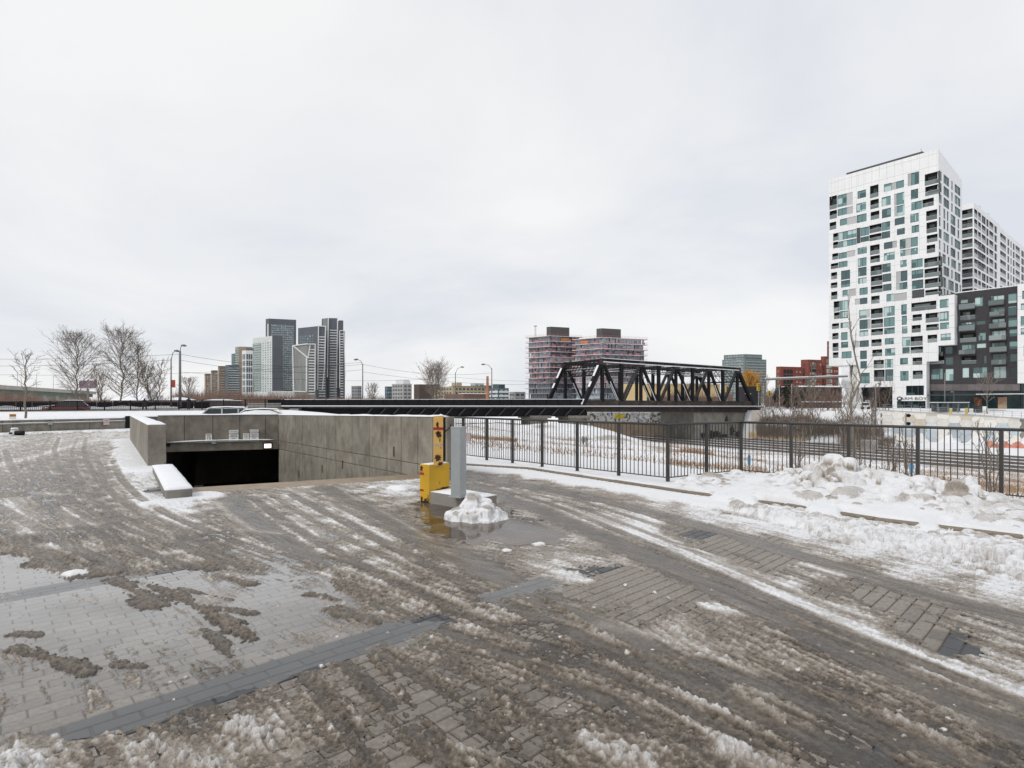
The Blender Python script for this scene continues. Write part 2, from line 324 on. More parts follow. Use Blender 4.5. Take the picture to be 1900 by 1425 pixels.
def terrain(X, Y):
    s = 0.866 * X + 0.5 * Y
    t = np.clip((s - 12) / 68, 0, 1); ea = t * (1.2 - 0.2 * t)
    z0 = 1.15 * sstep(46, 58, Y)
    lwy = np.interp(X, [LW0.x - 60, LW0.x, LW1.x], [LW0.y - 6, LW0.y, LW1.y])
    pl = (X < LW1.x + 0.15) & (Y > lwy + 0.2)
    z0 = np.where(pl, np.maximum(z0, 0.86), z0)
    z0 = np.where(~pl, z0 + 0.25 * sstep(33, 35, Y) * (1 - sstep(46, 58, Y)), z0)
    z = z0 * (1 - ea) + 0.14 * sstep(9, 11, s) * (1 - sstep(30, 40, Y)) - 5.94 * ea
    z = z + 1.9 * np.exp(-(((X - 8.5) / 9.5) ** 2 + ((Y - 80) / 8) ** 2)) + 0.9 * np.exp(-(((X + 2) / 6) ** 2 + ((Y - 86) / 7) ** 2))
    z = z + 0.35 * fbm(X * 0.09, Y * 0.09, 3, 5) * sstep(13, 30, s) * (1 - sstep(70, 84, s)) + 0.05 * fbm(X * 0.8, Y * 0.8, 3, 6) * sstep(12, 15, s)
    yw = np.interp(X, [53, 77, 100, 140, 400], [129, 118, 110, 96, 60])
    beh = np.where(X >= 53, Y - yw, s - 110.4)
    zt = np.interp(X, [53, 77, 100], [0.3, 0.3, -1.25])
    zb = zt + (0.6 - zt) * sstep(0, 25, beh)
    k = np.where(X >= 53, sstep(0.3, 0.9, beh), sstep(0, 9, beh))
    z = z * (1 - k) + zb * k
    d = seg_dist(X, Y, PAVE + PAVE[:1]); ins = inpoly(X, Y, PAVE)
    z = np.where(ins, np.where(d < 1.0, np.minimum(z, 0) - 0.1 - d * 5, -5.2), z)
    return z
nr, nc = 420, 460
rr_ = np.concatenate([np.geomspace(9, 400, 360), np.geomspace(410, 6000, 60)])
aa = np.linspace(R(-72), R(72), nc)
GX = rr_[:, None] * np.sin(aa)[None]; GY = rr_[:, None] * np.cos(aa)[None]
GZ = terrain(GX, GY); S_ = 0.866 * GX + 0.5 * GY
wh = 0.97 + 0.10 * fbm(GX * 0.7, GY * 0.7, 3, 21)
wh = wh - 0.42 * sstep(0.15, 0.6, fbm(GX * 0.13, GY * 0.13, 4, 22)) * sstep(18, 30, S_) * (GY < 130)
TR_S = [82.0, 86.8, 92.0, 97.2, 102.6]
for ts in TR_S:
    wh = wh - 0.34 * np.exp(-((S_ - ts) / 1.3) ** 2) * (0.6 + 0.6 * fbm(GX * 0.3, GY * 0.3, 3, 23))
wh = np.where((GY > 135) & (S_ < 110), wh - 0.25 * sstep(-0.2, 0.5, fbm(GX * 0.02, GY * 0.02, 4, 24)), wh)
wh = np.where(GY > 300, 0.55 + 0.2 * fbm(GX * 0.01, GY * 0.01, 3, 25), wh)
gV = np.stack([GX.ravel(), GY.ravel(), GZ.ravel()], 1)
go = npmesh('ground', gV, grid_faces(nr, nc), SLUSH, True, {'white': np.clip(wh, 0, 1).ravel()}); tag(go, 'snow covered embankment and rail corridor ground running to the horizon', 'ground', kind='structure')

# paving bed with the hole of the parking ramp
def poly_sheet(name, outer, holes, z, m):
    loops = [[Vector((p[0], p[1], 0)) for p in outer]] + [[Vector((p[0], p[1], 0)) for p in h] for h in holes]
    flat = [p for lp in loops for p in lp]; tris = tessellate_polygon(loops)
    me = bpy.data.meshes.new(name); me.from_pydata([(p.x, p.y, z) for p in flat], [], [tuple(t) for t in tris]); me.materials.append(m); me.update()
    return link_mesh(name, me)
BED = mat('paving_bed', (0.075, 0.066, 0.056), 0.55, 0.35, 6, 0.3, 50)
pavement = poly_sheet('pavement', PAVE, [PIT], -0.012, BED)
for p in pavement.data.polygons:
    if p.normal.z < 0: p.flip()
tag(pavement, 'wet paved forecourt under slush and tyre tracks', 'pavement', kind='structure')

# pavers
D1 = np.array([0.723, 0.690]); D2 = np.array([0.690, -0.723]); CW, PL = 0.1436, 0.288
def paver_geo(l, wd, ht=0.05, c=0.008, g=0.005):
    a, b = l / 2 - g, wd / 2 - g
    v = [(-a, -b, -ht), (a, -b, -ht), (a, b, -ht), (-a, b, -ht), (-a, -b, -c), (a, -b, -c), (a, b, -c), (-a, b, -c),
         (-a + c, -b + c, 0), (a - c, -b + c, 0), (a - c, b - c, 0), (-a + c, b - c, 0)]
    f = [(0, 1, 5, 4), (1, 2, 6, 5), (2, 3, 7, 6), (3, 0, 4, 7), (4, 5, 9, 8), (5, 6, 10, 9), (6, 7, 11, 10), (7, 4, 8, 11), (8, 9, 10, 11)]
    return v, f
pv, pf = paver_geo(PL, CW)
pme = {}
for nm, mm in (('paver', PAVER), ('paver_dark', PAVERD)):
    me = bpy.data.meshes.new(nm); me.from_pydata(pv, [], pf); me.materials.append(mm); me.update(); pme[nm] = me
rng = random.Random(7); items = []
B0 = -4.90                                          # start of a dark band, bands every 27 courses
for j in range(-110, 75):
    wc = B0 + (j + 0.5) * CW; dark = (j % 27) in (0, 1, 2)
    off = (j % 2) * 0.5 + rng.uniform(-.04, .04)
    for i in range(-60, 110):
        lc = (i + off) * PL; x, y = D1[0] * lc + D2[0] * wc, D1[1] * lc + D2[1] * wc
        if y < 2.9 or y > 15 or abs(x) > y * 1.3 + 0.3: continue
        items.append((x, y, dark))
IX = np.array([(a, b) for a, b, _ in items])
okp = inpoly(IX[:, 0], IX[:, 1], PAVE) & ~inpoly(IX[:, 0], IX[:, 1], PIT) & (seg_dist(IX[:, 0], IX[:, 1], KERB) > 0.3)
items = [it for it, k in zip(items, okp) if k]
ang = math.atan2(D1[1], D1[0])
def inframe(x, y): return abs(x / y) < 0.9 and (HY + FPX * H / y) < 1415
# the three hundred that show largest: nearest bare ones in view
def bare_hint(x, y):
    px, py = CX + FPX * x / y, HY + FPX * H / y
    return (px < 620 and py > 1060 and py < 1370) or (600 < px < 1050 and py > 1190) or (1040 < px < 1300 and 1060 < py < 1150) or (1600 < px < 1850 and 1090 < py < 1220) or (1290 < px < 1490 and 985 < py < 1060)
cand = sorted([k for k, it in enumerate(items) if inframe(it[0], it[1]) and bare_hint(it[0], it[1])], key=lambda k: items[k][1])
sel = set(cand[:300])
PVs = {False: [[], []], True: [[], []]}
for k, (x, y, dark) in enumerate(items):
    dz = rng.gauss(0, 0.0006) - 0.001
    if k in sel:
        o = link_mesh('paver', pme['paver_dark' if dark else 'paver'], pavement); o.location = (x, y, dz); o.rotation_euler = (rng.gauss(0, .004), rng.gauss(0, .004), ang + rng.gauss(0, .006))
    else:
        V_, F_ = PVs[dark]; n0 = len(V_); a = ang + rng.gauss(0, .006); ca, sa = math.cos(a), math.sin(a)
        tx, ty = rng.gauss(0, .004), rng.gauss(0, .004)
        V_ += [(x + ca * p - sa * q, y + sa * p + ca * q, r_ + dz + tx * p + ty * q) for p, q, r_ in pv]; F_ += [tuple(n0 + i for i in f) for f in pf]
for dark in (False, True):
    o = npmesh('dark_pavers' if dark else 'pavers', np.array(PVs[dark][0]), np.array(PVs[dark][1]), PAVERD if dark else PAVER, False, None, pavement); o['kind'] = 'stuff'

# ------------------------------------------------------------------ slush: a height field laid over the paving
NR = 860; xr = np.concatenate([np.linspace(-1.5, -1.0, 60, False), np.linspace(-1.0, 1.0, 1020), np.linspace(1.006, 1.6, 70)]); NC = len(xr)
yr = np.geomspace(2.5, 46, NR)
SY = np.repeat(yr[:, None], NC, 1); SX = SY * xr[None]
PXX = CX + FPX * SX / SY; PYY = HY + FPX * H / SY
CP = np.array([  # where in the photograph, how much slush lies there (-1 bare .. 1 deep), how clean it is
(60,830,.6,.46),(150,850,.55,.34),(215,835,.6,.42),(0,870,.4,.42),(120,815,.7,.6),(200,808,.8,.7),(20,812,.7,.66),(200,880,.5,.28),(215,930,.5,.3),
(258,880,.9,.97),(285,925,.85,.9),(243,848,.9,.97),(330,938,.8,.9),(300,980,.5,.45),
(50,910,.3,.2),(100,885,.35,.2),(170,900,.5,.2),(40,965,.2,.2),(110,940,.3,.2),(150,1000,.3,.2),(60,1000,.25,.22),(250,960,.5,.26),(350,1000,.5,.22),(420,960,.5,.28),(420,905,.5,.3),(190,950,.4,.22),(250,1030,.35,.25),
(50,1060,-.8,.4),(200,1095,-.55,.22),(100,1150,-.60,.2),(300,1150,-.5,.18),(500,1060,-.45,.22),(550,1120,-.5,.2),(400,1210,-.5,.16),(620,1090,-.45,.35),(150,1240,-.25,.16),(60,1300,-.25,.16),(250,1290,-.42,.16),(480,1180,-.38,.16),(330,1080,-.5,.3),(400,1040,.1,.3),(340,1265,-.2,.15),(400,1250,.05,.15),
(120,1400,.35,.4),(300,1405,.5,.62),(60,1425,.8,.85),(450,1400,.45,.5),(350,1335,.15,.25),(500,1340,.3,.35),(560,1290,-.2,.2),(600,1380,.15,.3),(660,1400,-.25,.2),(750,1300,-.5,.2),(850,1350,-.35,.2),(800,1425,-.35,.2),(950,1300,-.15,.25),(960,1400,-.2,.25),(900,1230,.0,.3),(700,1240,-.55,.2),(1100,1360,.35,.35),(1200,1400,.45,.4),(1150,1260,.15,.25),(1050,1215,.1,.22),(1250,1310,.4,.42),(1400,1360,.35,.25),
(600,960,.5,.5),(560,920,.6,.5),(480,930,.5,.3),(700,945,.7,.5),(740,905,.6,.75),(800,1060,.5,.32),(700,1085,.5,.5),(650,1030,.45,.5),(900,1050,.55,.3),(560,1000,.3,.55),(540,960,.5,.45),(620,985,.3,.4),(760,960,.6,.4),(820,1100,.45,.32),
(1050,1065,.3,.75),(1010,1085,-.2,.2),(1000,1150,.15,.22),(1150,1080,-.5,.2),(1250,1095,-.55,.2),(1200,1130,-.35,.2),(1110,1110,-.3,.2),(1300,1160,.4,.55),(1340,1010,-.9,.2),(1420,1030,-.9,.2),(1390,1045,-.8,.2),(1265,990,-.5,.2),
(1500,1020,.5,.5),(1100,965,.6,.5),(1000,905,.6,.35),(1100,915,.6,.35),(920,900,.6,.3),(960,930,.6,.4),(1080,940,.4,.4),(1200,975,.7,.75),(1300,1045,.75,.8),(1450,1100,.8,.85),(1600,1165,.7,.75),(1550,1085,.0,.35),(1640,1120,-.5,.2),(1700,1140,-.6,.2),(1740,1185,-.5,.2),(1600,1060,.2,.4),(1700,1075,.4,.6),(1800,1090,.5,.5),(1830,1150,.3,.5),(1750,1250,.6,.8),(1850,1300,.6,.8),(1500,1200,.6,.33),(1600,1270,.55,.33),(1350,1250,.5,.42),(1450,1300,.5,.35),(1700,1350,.25,.2),(1850,1400,.3,.2),(1620,1400,.35,.35),(1500,1400,.15,.2),(1880,1200,.5,.6),
(1500,985,.9,.85),(1600,1020,.9,.8),(1700,1050,.9,.85),(1850,1085,.9,.85),(1400,975,.7,.8),(1300,955,.7,.75),
(820,945,-.7,.2),(870,985,-.9,.2),(960,985,-.9,.2),(1010,990,-.9,.3),(800,975,-.5,.2),(1060,1000,.3,.5),(900,1015,.3,.4)], float)
CP[:, 3] += np.where(CP[:, 1] < 1000, .03, 0) - np.where(CP[:, 1] > 1120, .07, 0) + np.where((CP[:, 0] > 880) & (CP[:, 1] < 1160) & (CP[:, 2] > 0), .06, 0)
def idw(px, py, vals, p=1.6):
    num = np.zeros(px.shape); den = np.zeros(px.shape)
    for k in range(len(CP)):
        d = ((px - CP[k, 0]) ** 2 + ((py - CP[k, 1]) * 1.9) ** 2 + 350.0); wt = d ** -p
        num += wt * vals[k]; den += wt
    return num / den
st = 5
cy, cx_ = np.unique(np.append(np.arange(0, NR, st), NR - 1)), np.unique(np.append(np.arange(0, NC, st), NC - 1))
def up(A):
    B = np.empty((len(cy), NC)); 
    for i in range(len(cy)): B[i] = np.interp(np.arange(NC), cx_, A[i])
    f = np.interp(np.arange(NR), cy, np.arange(len(cy))); i0 = np.clip(f.astype(int), 0, len(cy) - 2); t = (f - i0)[:, None]
    return B[i0] * (1 - t) + B[i0 + 1] * t
wx = 22 * fbm(SX * 1.7, SY * 1.7, 3, 50); wy = 12 * fbm(SX * 1.7, SY * 1.7, 3, 51)
cpx, cpy = (PXX + wx * 1.0)[np.ix_(cy, cx_)], (PYY + wy)[np.ix_(cy, cx_)]
C_ = up(idw(cpx, cpy, CP[:, 2])); Wt = up(idw(cpx, cpy, CP[:, 3]))
# streaks follow the tyre directions
def streak(dx_, dy_, ln, wd, seed, oct=4):
    n_ = math.hypot(dx_, dy_); dx_ /= n_; dy_ /= n_
    a = SX * dx_ + SY * dy_; b = -SX * dy_ + SY * dx_
    b = b + 0.12 * gnoise(SX * 0.8, SY * 0.8, seed + 9)
    return fbm(a / ln, b / wd, oct, seed)
wl = 1 - sstep(-3.0, 0.2, SX + 0.12 * (SY - 6)); wr = sstep(0.2, 2.2, SX - 0.16 * (SY - 6)); wc = np.clip(1 - wl - wr, 0, 1)
st1 = wl * streak(.72, -.69, 1.5, .16, 60) + wr * streak(.46, -.89, 2.2, .17, 61) + wc * streak(.80, -.60, 1.6, .14, 62)
st2 = wl * streak(.72, -.69, .7, .05, 63, 3) + wr * streak(.46, -.89, 1.0, .05, 64, 3) + wc * streak(.80, -.60, .7, .045, 65, 3)
blot = fbm(SX * 1.6, SY * 1.6, 5, 66, 0.6)
grain = fbm(SX * 16, SY * 16, 4, 67, 0.65)
lump = 0.34 - worley(SX * 20 + .4 * grain, SY * 20, 68)[0] ** 2; lump2 = 0.38 - worley(SX * 9 + .5 * blot, SY * 9, 69)[0] ** 2
cov = C_ * .9 + 0.50 * st1 + 0.52 * blot + 0.40 * st2 + 0.34 * grain
grain2 = fbm(SX * 45, SY * 45, 3, 70, 0.6)
wht = Wt + 0.20 * st1 + 0.22 * st2 + 0.32 * blot + 0.26 * grain + 0.16 * grain2
rough = np.ones_like(cov); ridge = np.zeros_like(cov)
def stroke(pts, wd):
    P = [gp(x, y) for x, y in pts]
    x0, x1 = min(p.x for p in P) - wd * 4, max(p.x for p in P) + wd * 4; y0, y1 = min(p.y for p in P) - wd * 4, max(p.y for p in P) + wd * 4
    r0, r1 = np.searchsorted(yr, y0), np.searchsorted(yr, y1)
    sl = (slice(max(r0, 0), max(r1, r0 + 1)), slice(None)); X, Y = SX[sl], SY[sl]
    d = seg_dist(X, Y, P) + 0.30 * wd * fbm(X * 5, Y * 5, 3, 80) + .12 * wd * fbm(X * 22, Y * 22, 2, 81)
    return sl, d
def track(pts, wd, white, c=0.42, k=1.0):            # packed brown wheel track
    sl, d = stroke(pts, wd); m = np.exp(-(d / wd) ** 4) * k
    cov[sl] = cov[sl] * (1 - m) + (c + 0.5 * st2[sl] + .25 * blot[sl]) * m; wht[sl] = wht[sl] * (1 - m) + (white + 0.24 * st2[sl] + .12 * blot[sl] + .06 * grain[sl]) * m; rough[sl] = rough[sl] * (1 - 0.75 * m)
def snowb(pts, wd, white, c=0.8, k=1.0, h=0.0):
    sl, d = stroke(pts, wd); m = np.exp(-(np.maximum(d, 0) / wd) ** 2) * k
    cov[sl] = cov[sl] * (1 - m) + (c + 0.35 * blot[sl] + .2 * grain[sl]) * m; wht[sl] = wht[sl] * (1 - m) + (white + 0.24 * st2[sl] + .1 * blot[sl]) * m; ridge[sl] = np.maximum(ridge[sl], h * m * (0.7 + 0.6 * grain[sl]))
def rid(pts, wd, h, white):                           # ploughed ridge of slush crumbs
    sl, d = stroke(pts, wd); m = np.exp(-(np.maximum(d, 0) / wd) ** 2)
    b = np.clip(0.45 + 1.5 * blot[sl] + .9 * grain[sl], 0, 1.5)
    cov[sl] = np.maximum(cov[sl], (1.1 * m * b - 0.25)); ridge[sl] = np.maximum(ridge[sl], h * m * b); wht[sl] = wht[sl] * (1 - m) + (white + .12 * grain[sl]) * m; rough[sl] = np.maximum(rough[sl], 1.5 * m)
def bare(pts, wd, k=1.0):
    sl, d = stroke(pts, wd); m = np.exp(-(d / wd) ** 4) * k
    cov[sl] = cov[sl] * (1 - m) + (-0.8 + 0.3 * blot[sl]) * m
snowb([(1060,955),(1150,975),(1250,1012),(1370,1062),(1500,1122),(1650,1200),(1800,1270),(1930,1325)], .26, .80, .8, .9)
snowb([(960,925),(1060,950),(1150,972)], .2, .55, .6, .7)
track([(600,905),(660,932),(770,990),(880,1048),(960,1090),(1060,1140),(1170,1190)], .30, .22)
track([(425,925),(470,965),(525,1003),(590,1050)], .24, .16)
track([(870,902),(1000,946),(1120,998),(1250,1052),(1400,1118),(1560,1200),(1760,1292),(1930,1365)], .30, .17)
track([(880,883),(1050,912),(1250,962),(1400,1006),(1560,1056),(1750,1110),(1930,1160)], .27, .24)
track([(860,890),(980,905),(1100,930)], .2, .2)
track([(640,1140),(820,1180),(1000,1240),(1180,1310)], .16, .16, .2, .7)
track([(1150,1195),(1330,1270),(1500,1350),(1650,1425)], .20, .13, .3, .8)
track([(1420,1270),(1600,1340),(1800,1420)], .25, .14, .35, .7)
snowb([(605,930),(690,985),(770,1040)], .07, .72, .7, .8); snowb([(640,915),(720,955),(800,1000)], .05, .6, .6, .6)
snowb([(400,935),(470,985),(520,990)], .09, .7, .6, .6); snowb([(1000,912),(1060,925)], .05, .85, .7); snowb([(930,905),(1000,918)], .04, .8, .7)
snowb([(1030,1062),(1085,1078)], .10, .85, .7, .9); snowb([(1310,1125),(1350,1135)], .09, .85, .8, .9, .02); snowb([(1120,1160),(1240,1185),(1350,1205)], .12, .6, .6, .8)
snowb([(1490,1048),(1560,1068)], .08, .85, .7); snowb([(1400,1250),(1500,1235)], .12, .5, .5, .6); snowb([(1560,1290),(1700,1330)], .08, .45, .5, .6)
for a in ([(750,1175),(830,1192),(950,1228),(1090,1270)], [(860,1138),(920,1165),(975,1200)], [(998,1105),(1086,1160),(1190,1226)], [(1126,1230),(1175,1265),(1240,1300)], [(1200,1145),(1310,1186),(1377,1215)], [(1370,1282),(1458,1344)], [(1605,1311),(1716,1359),(1819,1407)], [(1598,1385),(1700,1418)], [(880,1250),(930,1300),(1010,1350)], [(560,1040),(690,1085),(840,1135)], [(700,1060),(830,1110),(900,1140)]):
    rid(a, rng.uniform(.04, .065), rng.uniform(.014, .026), rng.uniform(.26, .46))
for a in ([(280,1385),(400,1425)], [(440,1340),(540,1400)], [(20,1425),(60,1440)], [(1100,1380),(1200,1425)], [(1350,1395),(1450,1430)]): rid(a, .13, .026, .55)
for a, w_ in (([(100,1030),(200,1045)], .05), ([(600,1030),(680,1060)], .06), ([(640,1240),(700,1300),(790,1410)], .03), ([(690,1215),(760,1300),(860,1420)], .03), ([(770,1235),(850,1290),(960,1390)], .03), ([(580,1250),(640,1330),(680,1420)], .035), ([(860,1280),(980,1370),(1060,1425)], .03), ([(300,1300),(380,1280)], .04), ([(460,1340),(420,1290)], .03)):
    rid(a, w_, .008, .15)
for a, w_, h_ in (([(215,1075),(259,1100),(298,1125)], .15, .010), ([(276,1087),(331,1106),(375,1131),(419,1153),(474,1186)], .09, .012), ([(375,1128),(424,1131),(474,1139)], .06, .01), ([(419,1070),(463,1084)], .10, .014), ([(331,1092),(430,1114)], .03, .006), ([(28,1205),(83,1219),(165,1244)], .09, .012), ([(33,1175),(72,1180)], .06, .008), ([(215,1233),(265,1238)], .05, .008), ([(375,1169),(419,1197),(424,1219)], .06, .007), ([(573,1103),(623,1114)], .06, .008), ([(612,1131),(694,1153)], .12, .012), ([(617,1070),(689,1109)], .14, .016), ([(0,993),(55,1022),(127,1062),(209,1056)], .26, .014), ([(298,1042),(408,1053)], .13, .012), ([(342,1020),(457,1053)], .15, .012)):
    sl, d = stroke(a, w_); d = d + 1.25 * w_ * blot[sl] + .75 * w_ * grain[sl] + .5 * w_ * st2[sl]; m = sstep(1.15 * w_, .35 * w_, d); cov[sl] = np.maximum(cov[sl], .55 * m - .5 * (1 - m)); wht[sl] = wht[sl] * (1 - m) + (.15 + .16 * grain[sl] + .1 * st2[sl]) * m; ridge[sl] = np.maximum(ridge[sl], h_ * m)
bare([(1300,990),(1380,1020),(1450,1040)], .22, .9); bare([(1610,1105),(1690,1140)], .16, .8); bare([(1720,1170),(1780,1200)], .2, .8); bare([(910,1105),(1000,1085)], .12, .9); bare([(560,1230),(700,1180),(810,1150)], .16, .9); bare([(150,1350),(300,1310),(450,1265)], .17, .8)
def tread(pts, wd, white=.10, k=1.0, off=0.0, c=.28):       # a tyre pressed in: dark trough, crumbs thrown to both sides
    P = [gp(x, y) for x, y in pts]; Q = []
    for i in range(len(P) - 1):
        for j in range(6): Q.append(P[i].lerp(P[i + 1], j / 6))
    Q.append(P[-1])
    for _ in range(2): Q = [Q[0]] + [(Q[i - 1] + Q[i] * 2 + Q[i + 1]) / 4 for i in range(1, len(Q) - 1)] + [Q[-1]]
    O = []
    for i, q_ in enumerate(Q):
        d_ = (Q[min(i + 1, len(Q) - 1)] - Q[max(i - 1, 0)]).normalized(); O.append(q_ + Vector((-d_.y, d_.x, 0)) * off)
    r0, r1 = np.searchsorted(yr, min(p.y for p in O) - wd * 4), np.searchsorted(yr, max(p.y for p in O) + wd * 4); sl = (slice(max(r0, 0), r1 + 1), slice(None))
    X, Y = SX[sl], SY[sl]; d = seg_dist(X, Y, O) + .18 * wd * fbm(X * 6, Y * 6, 2, 82); br_ = np.clip(.75 + .9 * blot[sl], 0, 1) * k
    m = np.exp(-(d / wd) ** 6) * br_; e_ = np.exp(-((d - 1.35 * wd) / (.4 * wd)) ** 2) * br_
    cov[sl] = cov[sl] * (1 - .75 * m) + (c + .35 * st2[sl] + .3 * grain[sl]) * .75 * m + .35 * e_; wht[sl] = wht[sl] * (1 - .8 * m) + (white + .14 * grain[sl] + .12 * st2[sl]) * .8 * m + .13 * e_; rough[sl] = rough[sl] * (1 - .6 * m) + .6 * e_; ridge[sl] = np.maximum(ridge[sl], .012 * e_ * np.clip(.6 + grain[sl], 0, 1.5))
for a, wd, wv in (([(-30,872),(90,840),(180,815)], .30, .8), ([(20,925),(45,960),(60,988)], .22, .82), ([(70,915),(118,918)], .16, .8), ([(95,1012),(170,1022)], .2, .75), ([(5,935),(-40,950)], .3, .8), ([(300,1028),(340,1025)], .12, .7), ([(80,875),(110,880)], .15, .75), ([(120,945),(140,975)], .15, .7), ([(215,905),(232,940)], .12, .5)): snowb(a, wd, wv, .45, .85)
for pts, wd, k in (([(700,1130),(560,1085),(413,1040),(276,982),(193,945),(138,905),(110,865),(100,835),(110,812)], .10, .6), ([(640,1090),(480,1040),(340,985),(250,945),(195,905),(165,865),(155,835),(160,812)], .10, .6), ([(560,1050),(420,1000),(320,960),(260,925),(225,890),(210,855)], .10, .9), ([(330,1050),(200,1000),(110,955),(50,905),(20,865),(10,835)], .11, .7), ([(230,1060),(120,1010),(40,965),(-40,920)], .11, .95), ([(470,1060),(330,1018),(215,975),(140,935),(95,890),(70,850)], .08, .8), ([(465,922),(560,990),(700,1066),(900,1158),(1150,1262),(1420,1380)], .11, .9), ([(540,918),(670,985),(850,1080),(1050,1172),(1300,1282),(1540,1395)], .12, .9), ([(900,893),(1060,925),(1250,985),(1430,1050),(1640,1130),(1930,1235)], .10, .7), ([(880,897),(1030,938),(1180,1000),(1370,1085),(1580,1180),(1930,1320)], .11, .9), ([(700,1120),(900,1200),(1120,1300),(1330,1425)], .09, .8), ([(1300,1230),(1500,1300),(1740,1400)], .11, .8), ([(1480,1180),(1680,1260),(1930,1385)], .12, .7), ([(620,1215),(720,1300),(850,1425)], .07, .8), ([(700,1205),(820,1290),(980,1425)], .07, .8), ([(560,1250),(630,1330),(690,1425)], .07, .7), ([(820,1230),(960,1310),(1110,1425)], .07, .7)):
    tread(pts, wd, k=k); tread(pts, wd * .8, k=k * .6, off=rng.uniform(.3, .45))
# snow along the kerb on the road side, crumbly where the plough left it
KD = seg_dist(SX, SY, KERB)
edge = 0.75 + 0.25 * fbm(SX * 1.1, SY * 1.1, 3, 90) + np.where(PXX > 1330, 0.45 * sstep(1330, 1500, PXX), 0.0)
mk = sstep(edge + 0.12, edge - 0.12, KD) * (PXX > 600) * (SX > -6)
crumb = mk * sstep(1330, 1480, PXX) * sstep(0.35, 0.7, KD / edge)
cov = cov * (1 - mk) + (1.2 + 0.2 * blot) * mk; wht = wht * (1 - mk) + (0.97 - 0.22 * crumb * np.clip(0.4 + blot + .4 * lump2, 0, 1)) * mk; rough = rough * (1 - 0.85 * mk * (1 - crumb))
ridge = np.maximum(ridge, mk * (0.05 + 0.05 * sstep(edge, 0.0, KD)) + crumb * (0.05 + 0.09 * np.clip(lump2 + .3 * blot, -.2, 1) + 0.04 * lump))
# snow against walls and low kerb
for P_, wd_, hh in (([lo, Vector((lo.x - 10.1, lo.y + 14.0, 0))], 0.9, .07), ([gp(300, 935), gp(345, 925), gp(375, 922)], .55, .05), ([LW0, LW1], .8, .16), ([gp(125, 801), gp(232, 799)], 1.6, .12)):
    d = seg_dist(SX, SY, P_); m = sstep(wd_ * 1.1, wd_ * 0.6, d + wd_ * 0.5 * fbm(SX * 1.2, SY * 1.2, 3, 93)); cov = np.maximum(cov, 1.0 * m - (1 - m)); wht = wht * (1 - m) + .95 * m; ridge = np.maximum(ridge, hh * m); rough = rough * (1 - .7 * m)
rough = rough * (1 + 0.6 * sstep(12, 4, SY))
hgt = np.clip(cov, -1, 2) * 0.010
on = np.clip(cov * 3, 0, 1)
hgt = hgt + on * (ridge + rough * (0.011 * lump + 0.009 * grain + 0.008 * np.maximum(st2, 0)) + 0.012 * lump * (ridge > .01))
# crumbled chunks the plough left along the drive
cr_ = np.random.default_rng(14)
for _ in range(1500):
    x = cr_.uniform(1350, 1990); yk = np.interp(x, [a for a, _ in KPX], [b for _, b in KPX]); f_ = cr_.beta(2, 2.2); y = yk + 8 + f_ * (24 + (x - 1350) * .075) * (1.25 if x > 1500 else 1)
    c = gp(x, y); r_ = cr_.gamma(2.2, .016) + .012; r_ = min(r_, .12)
    i0, i1 = np.searchsorted(yr, c.y - r_), np.searchsorted(yr, c.y + r_) + 1; j0, j1 = np.searchsorted(xr, (c.x - r_) / c.y - .01), np.searchsorted(xr, (c.x + r_) / c.y + .01) + 1
    sl = (slice(i0, i1), slice(j0, j1)); d = np.hypot(SX[sl] - c.x, SY[sl] - c.y) / r_ * (1 + .3 * fbm(SX[sl] * .9 / r_ + _, SY[sl] * .9 / r_, 2, 95))
    if d.size == 0: continue
    b0 = float(hgt[min(i0 + (i1 - i0) // 2, NR - 1), min((j0 + j1) // 2, NC - 1)]); hb = max(b0, 0) * .75 + r_ * .8 * np.sqrt(np.clip(1 - d * d, 0, 1))
    hgt[sl] = np.where(d < 1, np.maximum(hgt[sl], hb), hgt[sl]); wht[sl] = np.where(d < 1, cr_.uniform(.68, .95) - .18 * d, wht[sl])
# loose crumbs and lumps of snow
for (x, y, r_, h_, w_) in [(140,1066,.13,.06,.9),(742,908,.3,.11,.93),(690,905,.14,.05,.9),(1345,955,.10,.05,.25),(596,1236,.02,.018,.95),(1160,1087,.03,.03,.95),(1215,1100,.025,.025,.95),(1240,1110,.02,.02,.95),(1000,1010,.1,.03,.9),(940,1022,.08,.03,.9)] + [(rng.uniform(300, 1850), rng.uniform(950, 1380), rng.uniform(.008, .022), rng.uniform(.008, .018), rng.uniform(.5, .95)) for _ in range(140)]:
    c = gp(x, y); i0, i1 = np.searchsorted(yr, c.y - r_ * 3), np.searchsorted(yr, c.y + r_ * 3) + 1
    sl = (slice(i0, i1), slice(None)); d = np.hypot(SX[sl] - c.x, SY[sl] - c.y) / r_ * (1 + .35 * fbm(SX[sl] * 1.2 / r_, SY[sl] * 1.2 / r_, 2, 95)); m = np.clip(1 - d * d, 0, 1) ** 0.6
    hgt[sl] = np.maximum(hgt[sl], h_ * m - (d > 1) * 1); wht[sl] = np.where(d < 1, w_ - .1 * (1 - m), wht[sl])
wht = wht + 0.25 * np.clip((hgt - 0.014) * 25, -.3, .6) * (rough > .6)
bad = ~inpoly(SX, SY, PAVE) | inpoly(SX, SY, [cl + (cl - crr) * .02, crr, br, bl, li]) | (seg_dist(SX, SY, [cl, crr]) < .86 + .1 * blot)
KIN = (seg_dist(SX, SY, KERB) < 0.02)
hgt = np.where(bad, -1, hgt)
q = hgt > 0.0
kq = (q[:-1, :-1] | q[1:, :-1] | q[:-1, 1:] | q[1:, 1:]).ravel() & ~(bad[:-1, :-1] | bad[1:, :-1] | bad[:-1, 1:] | bad[1:, 1:]).ravel()
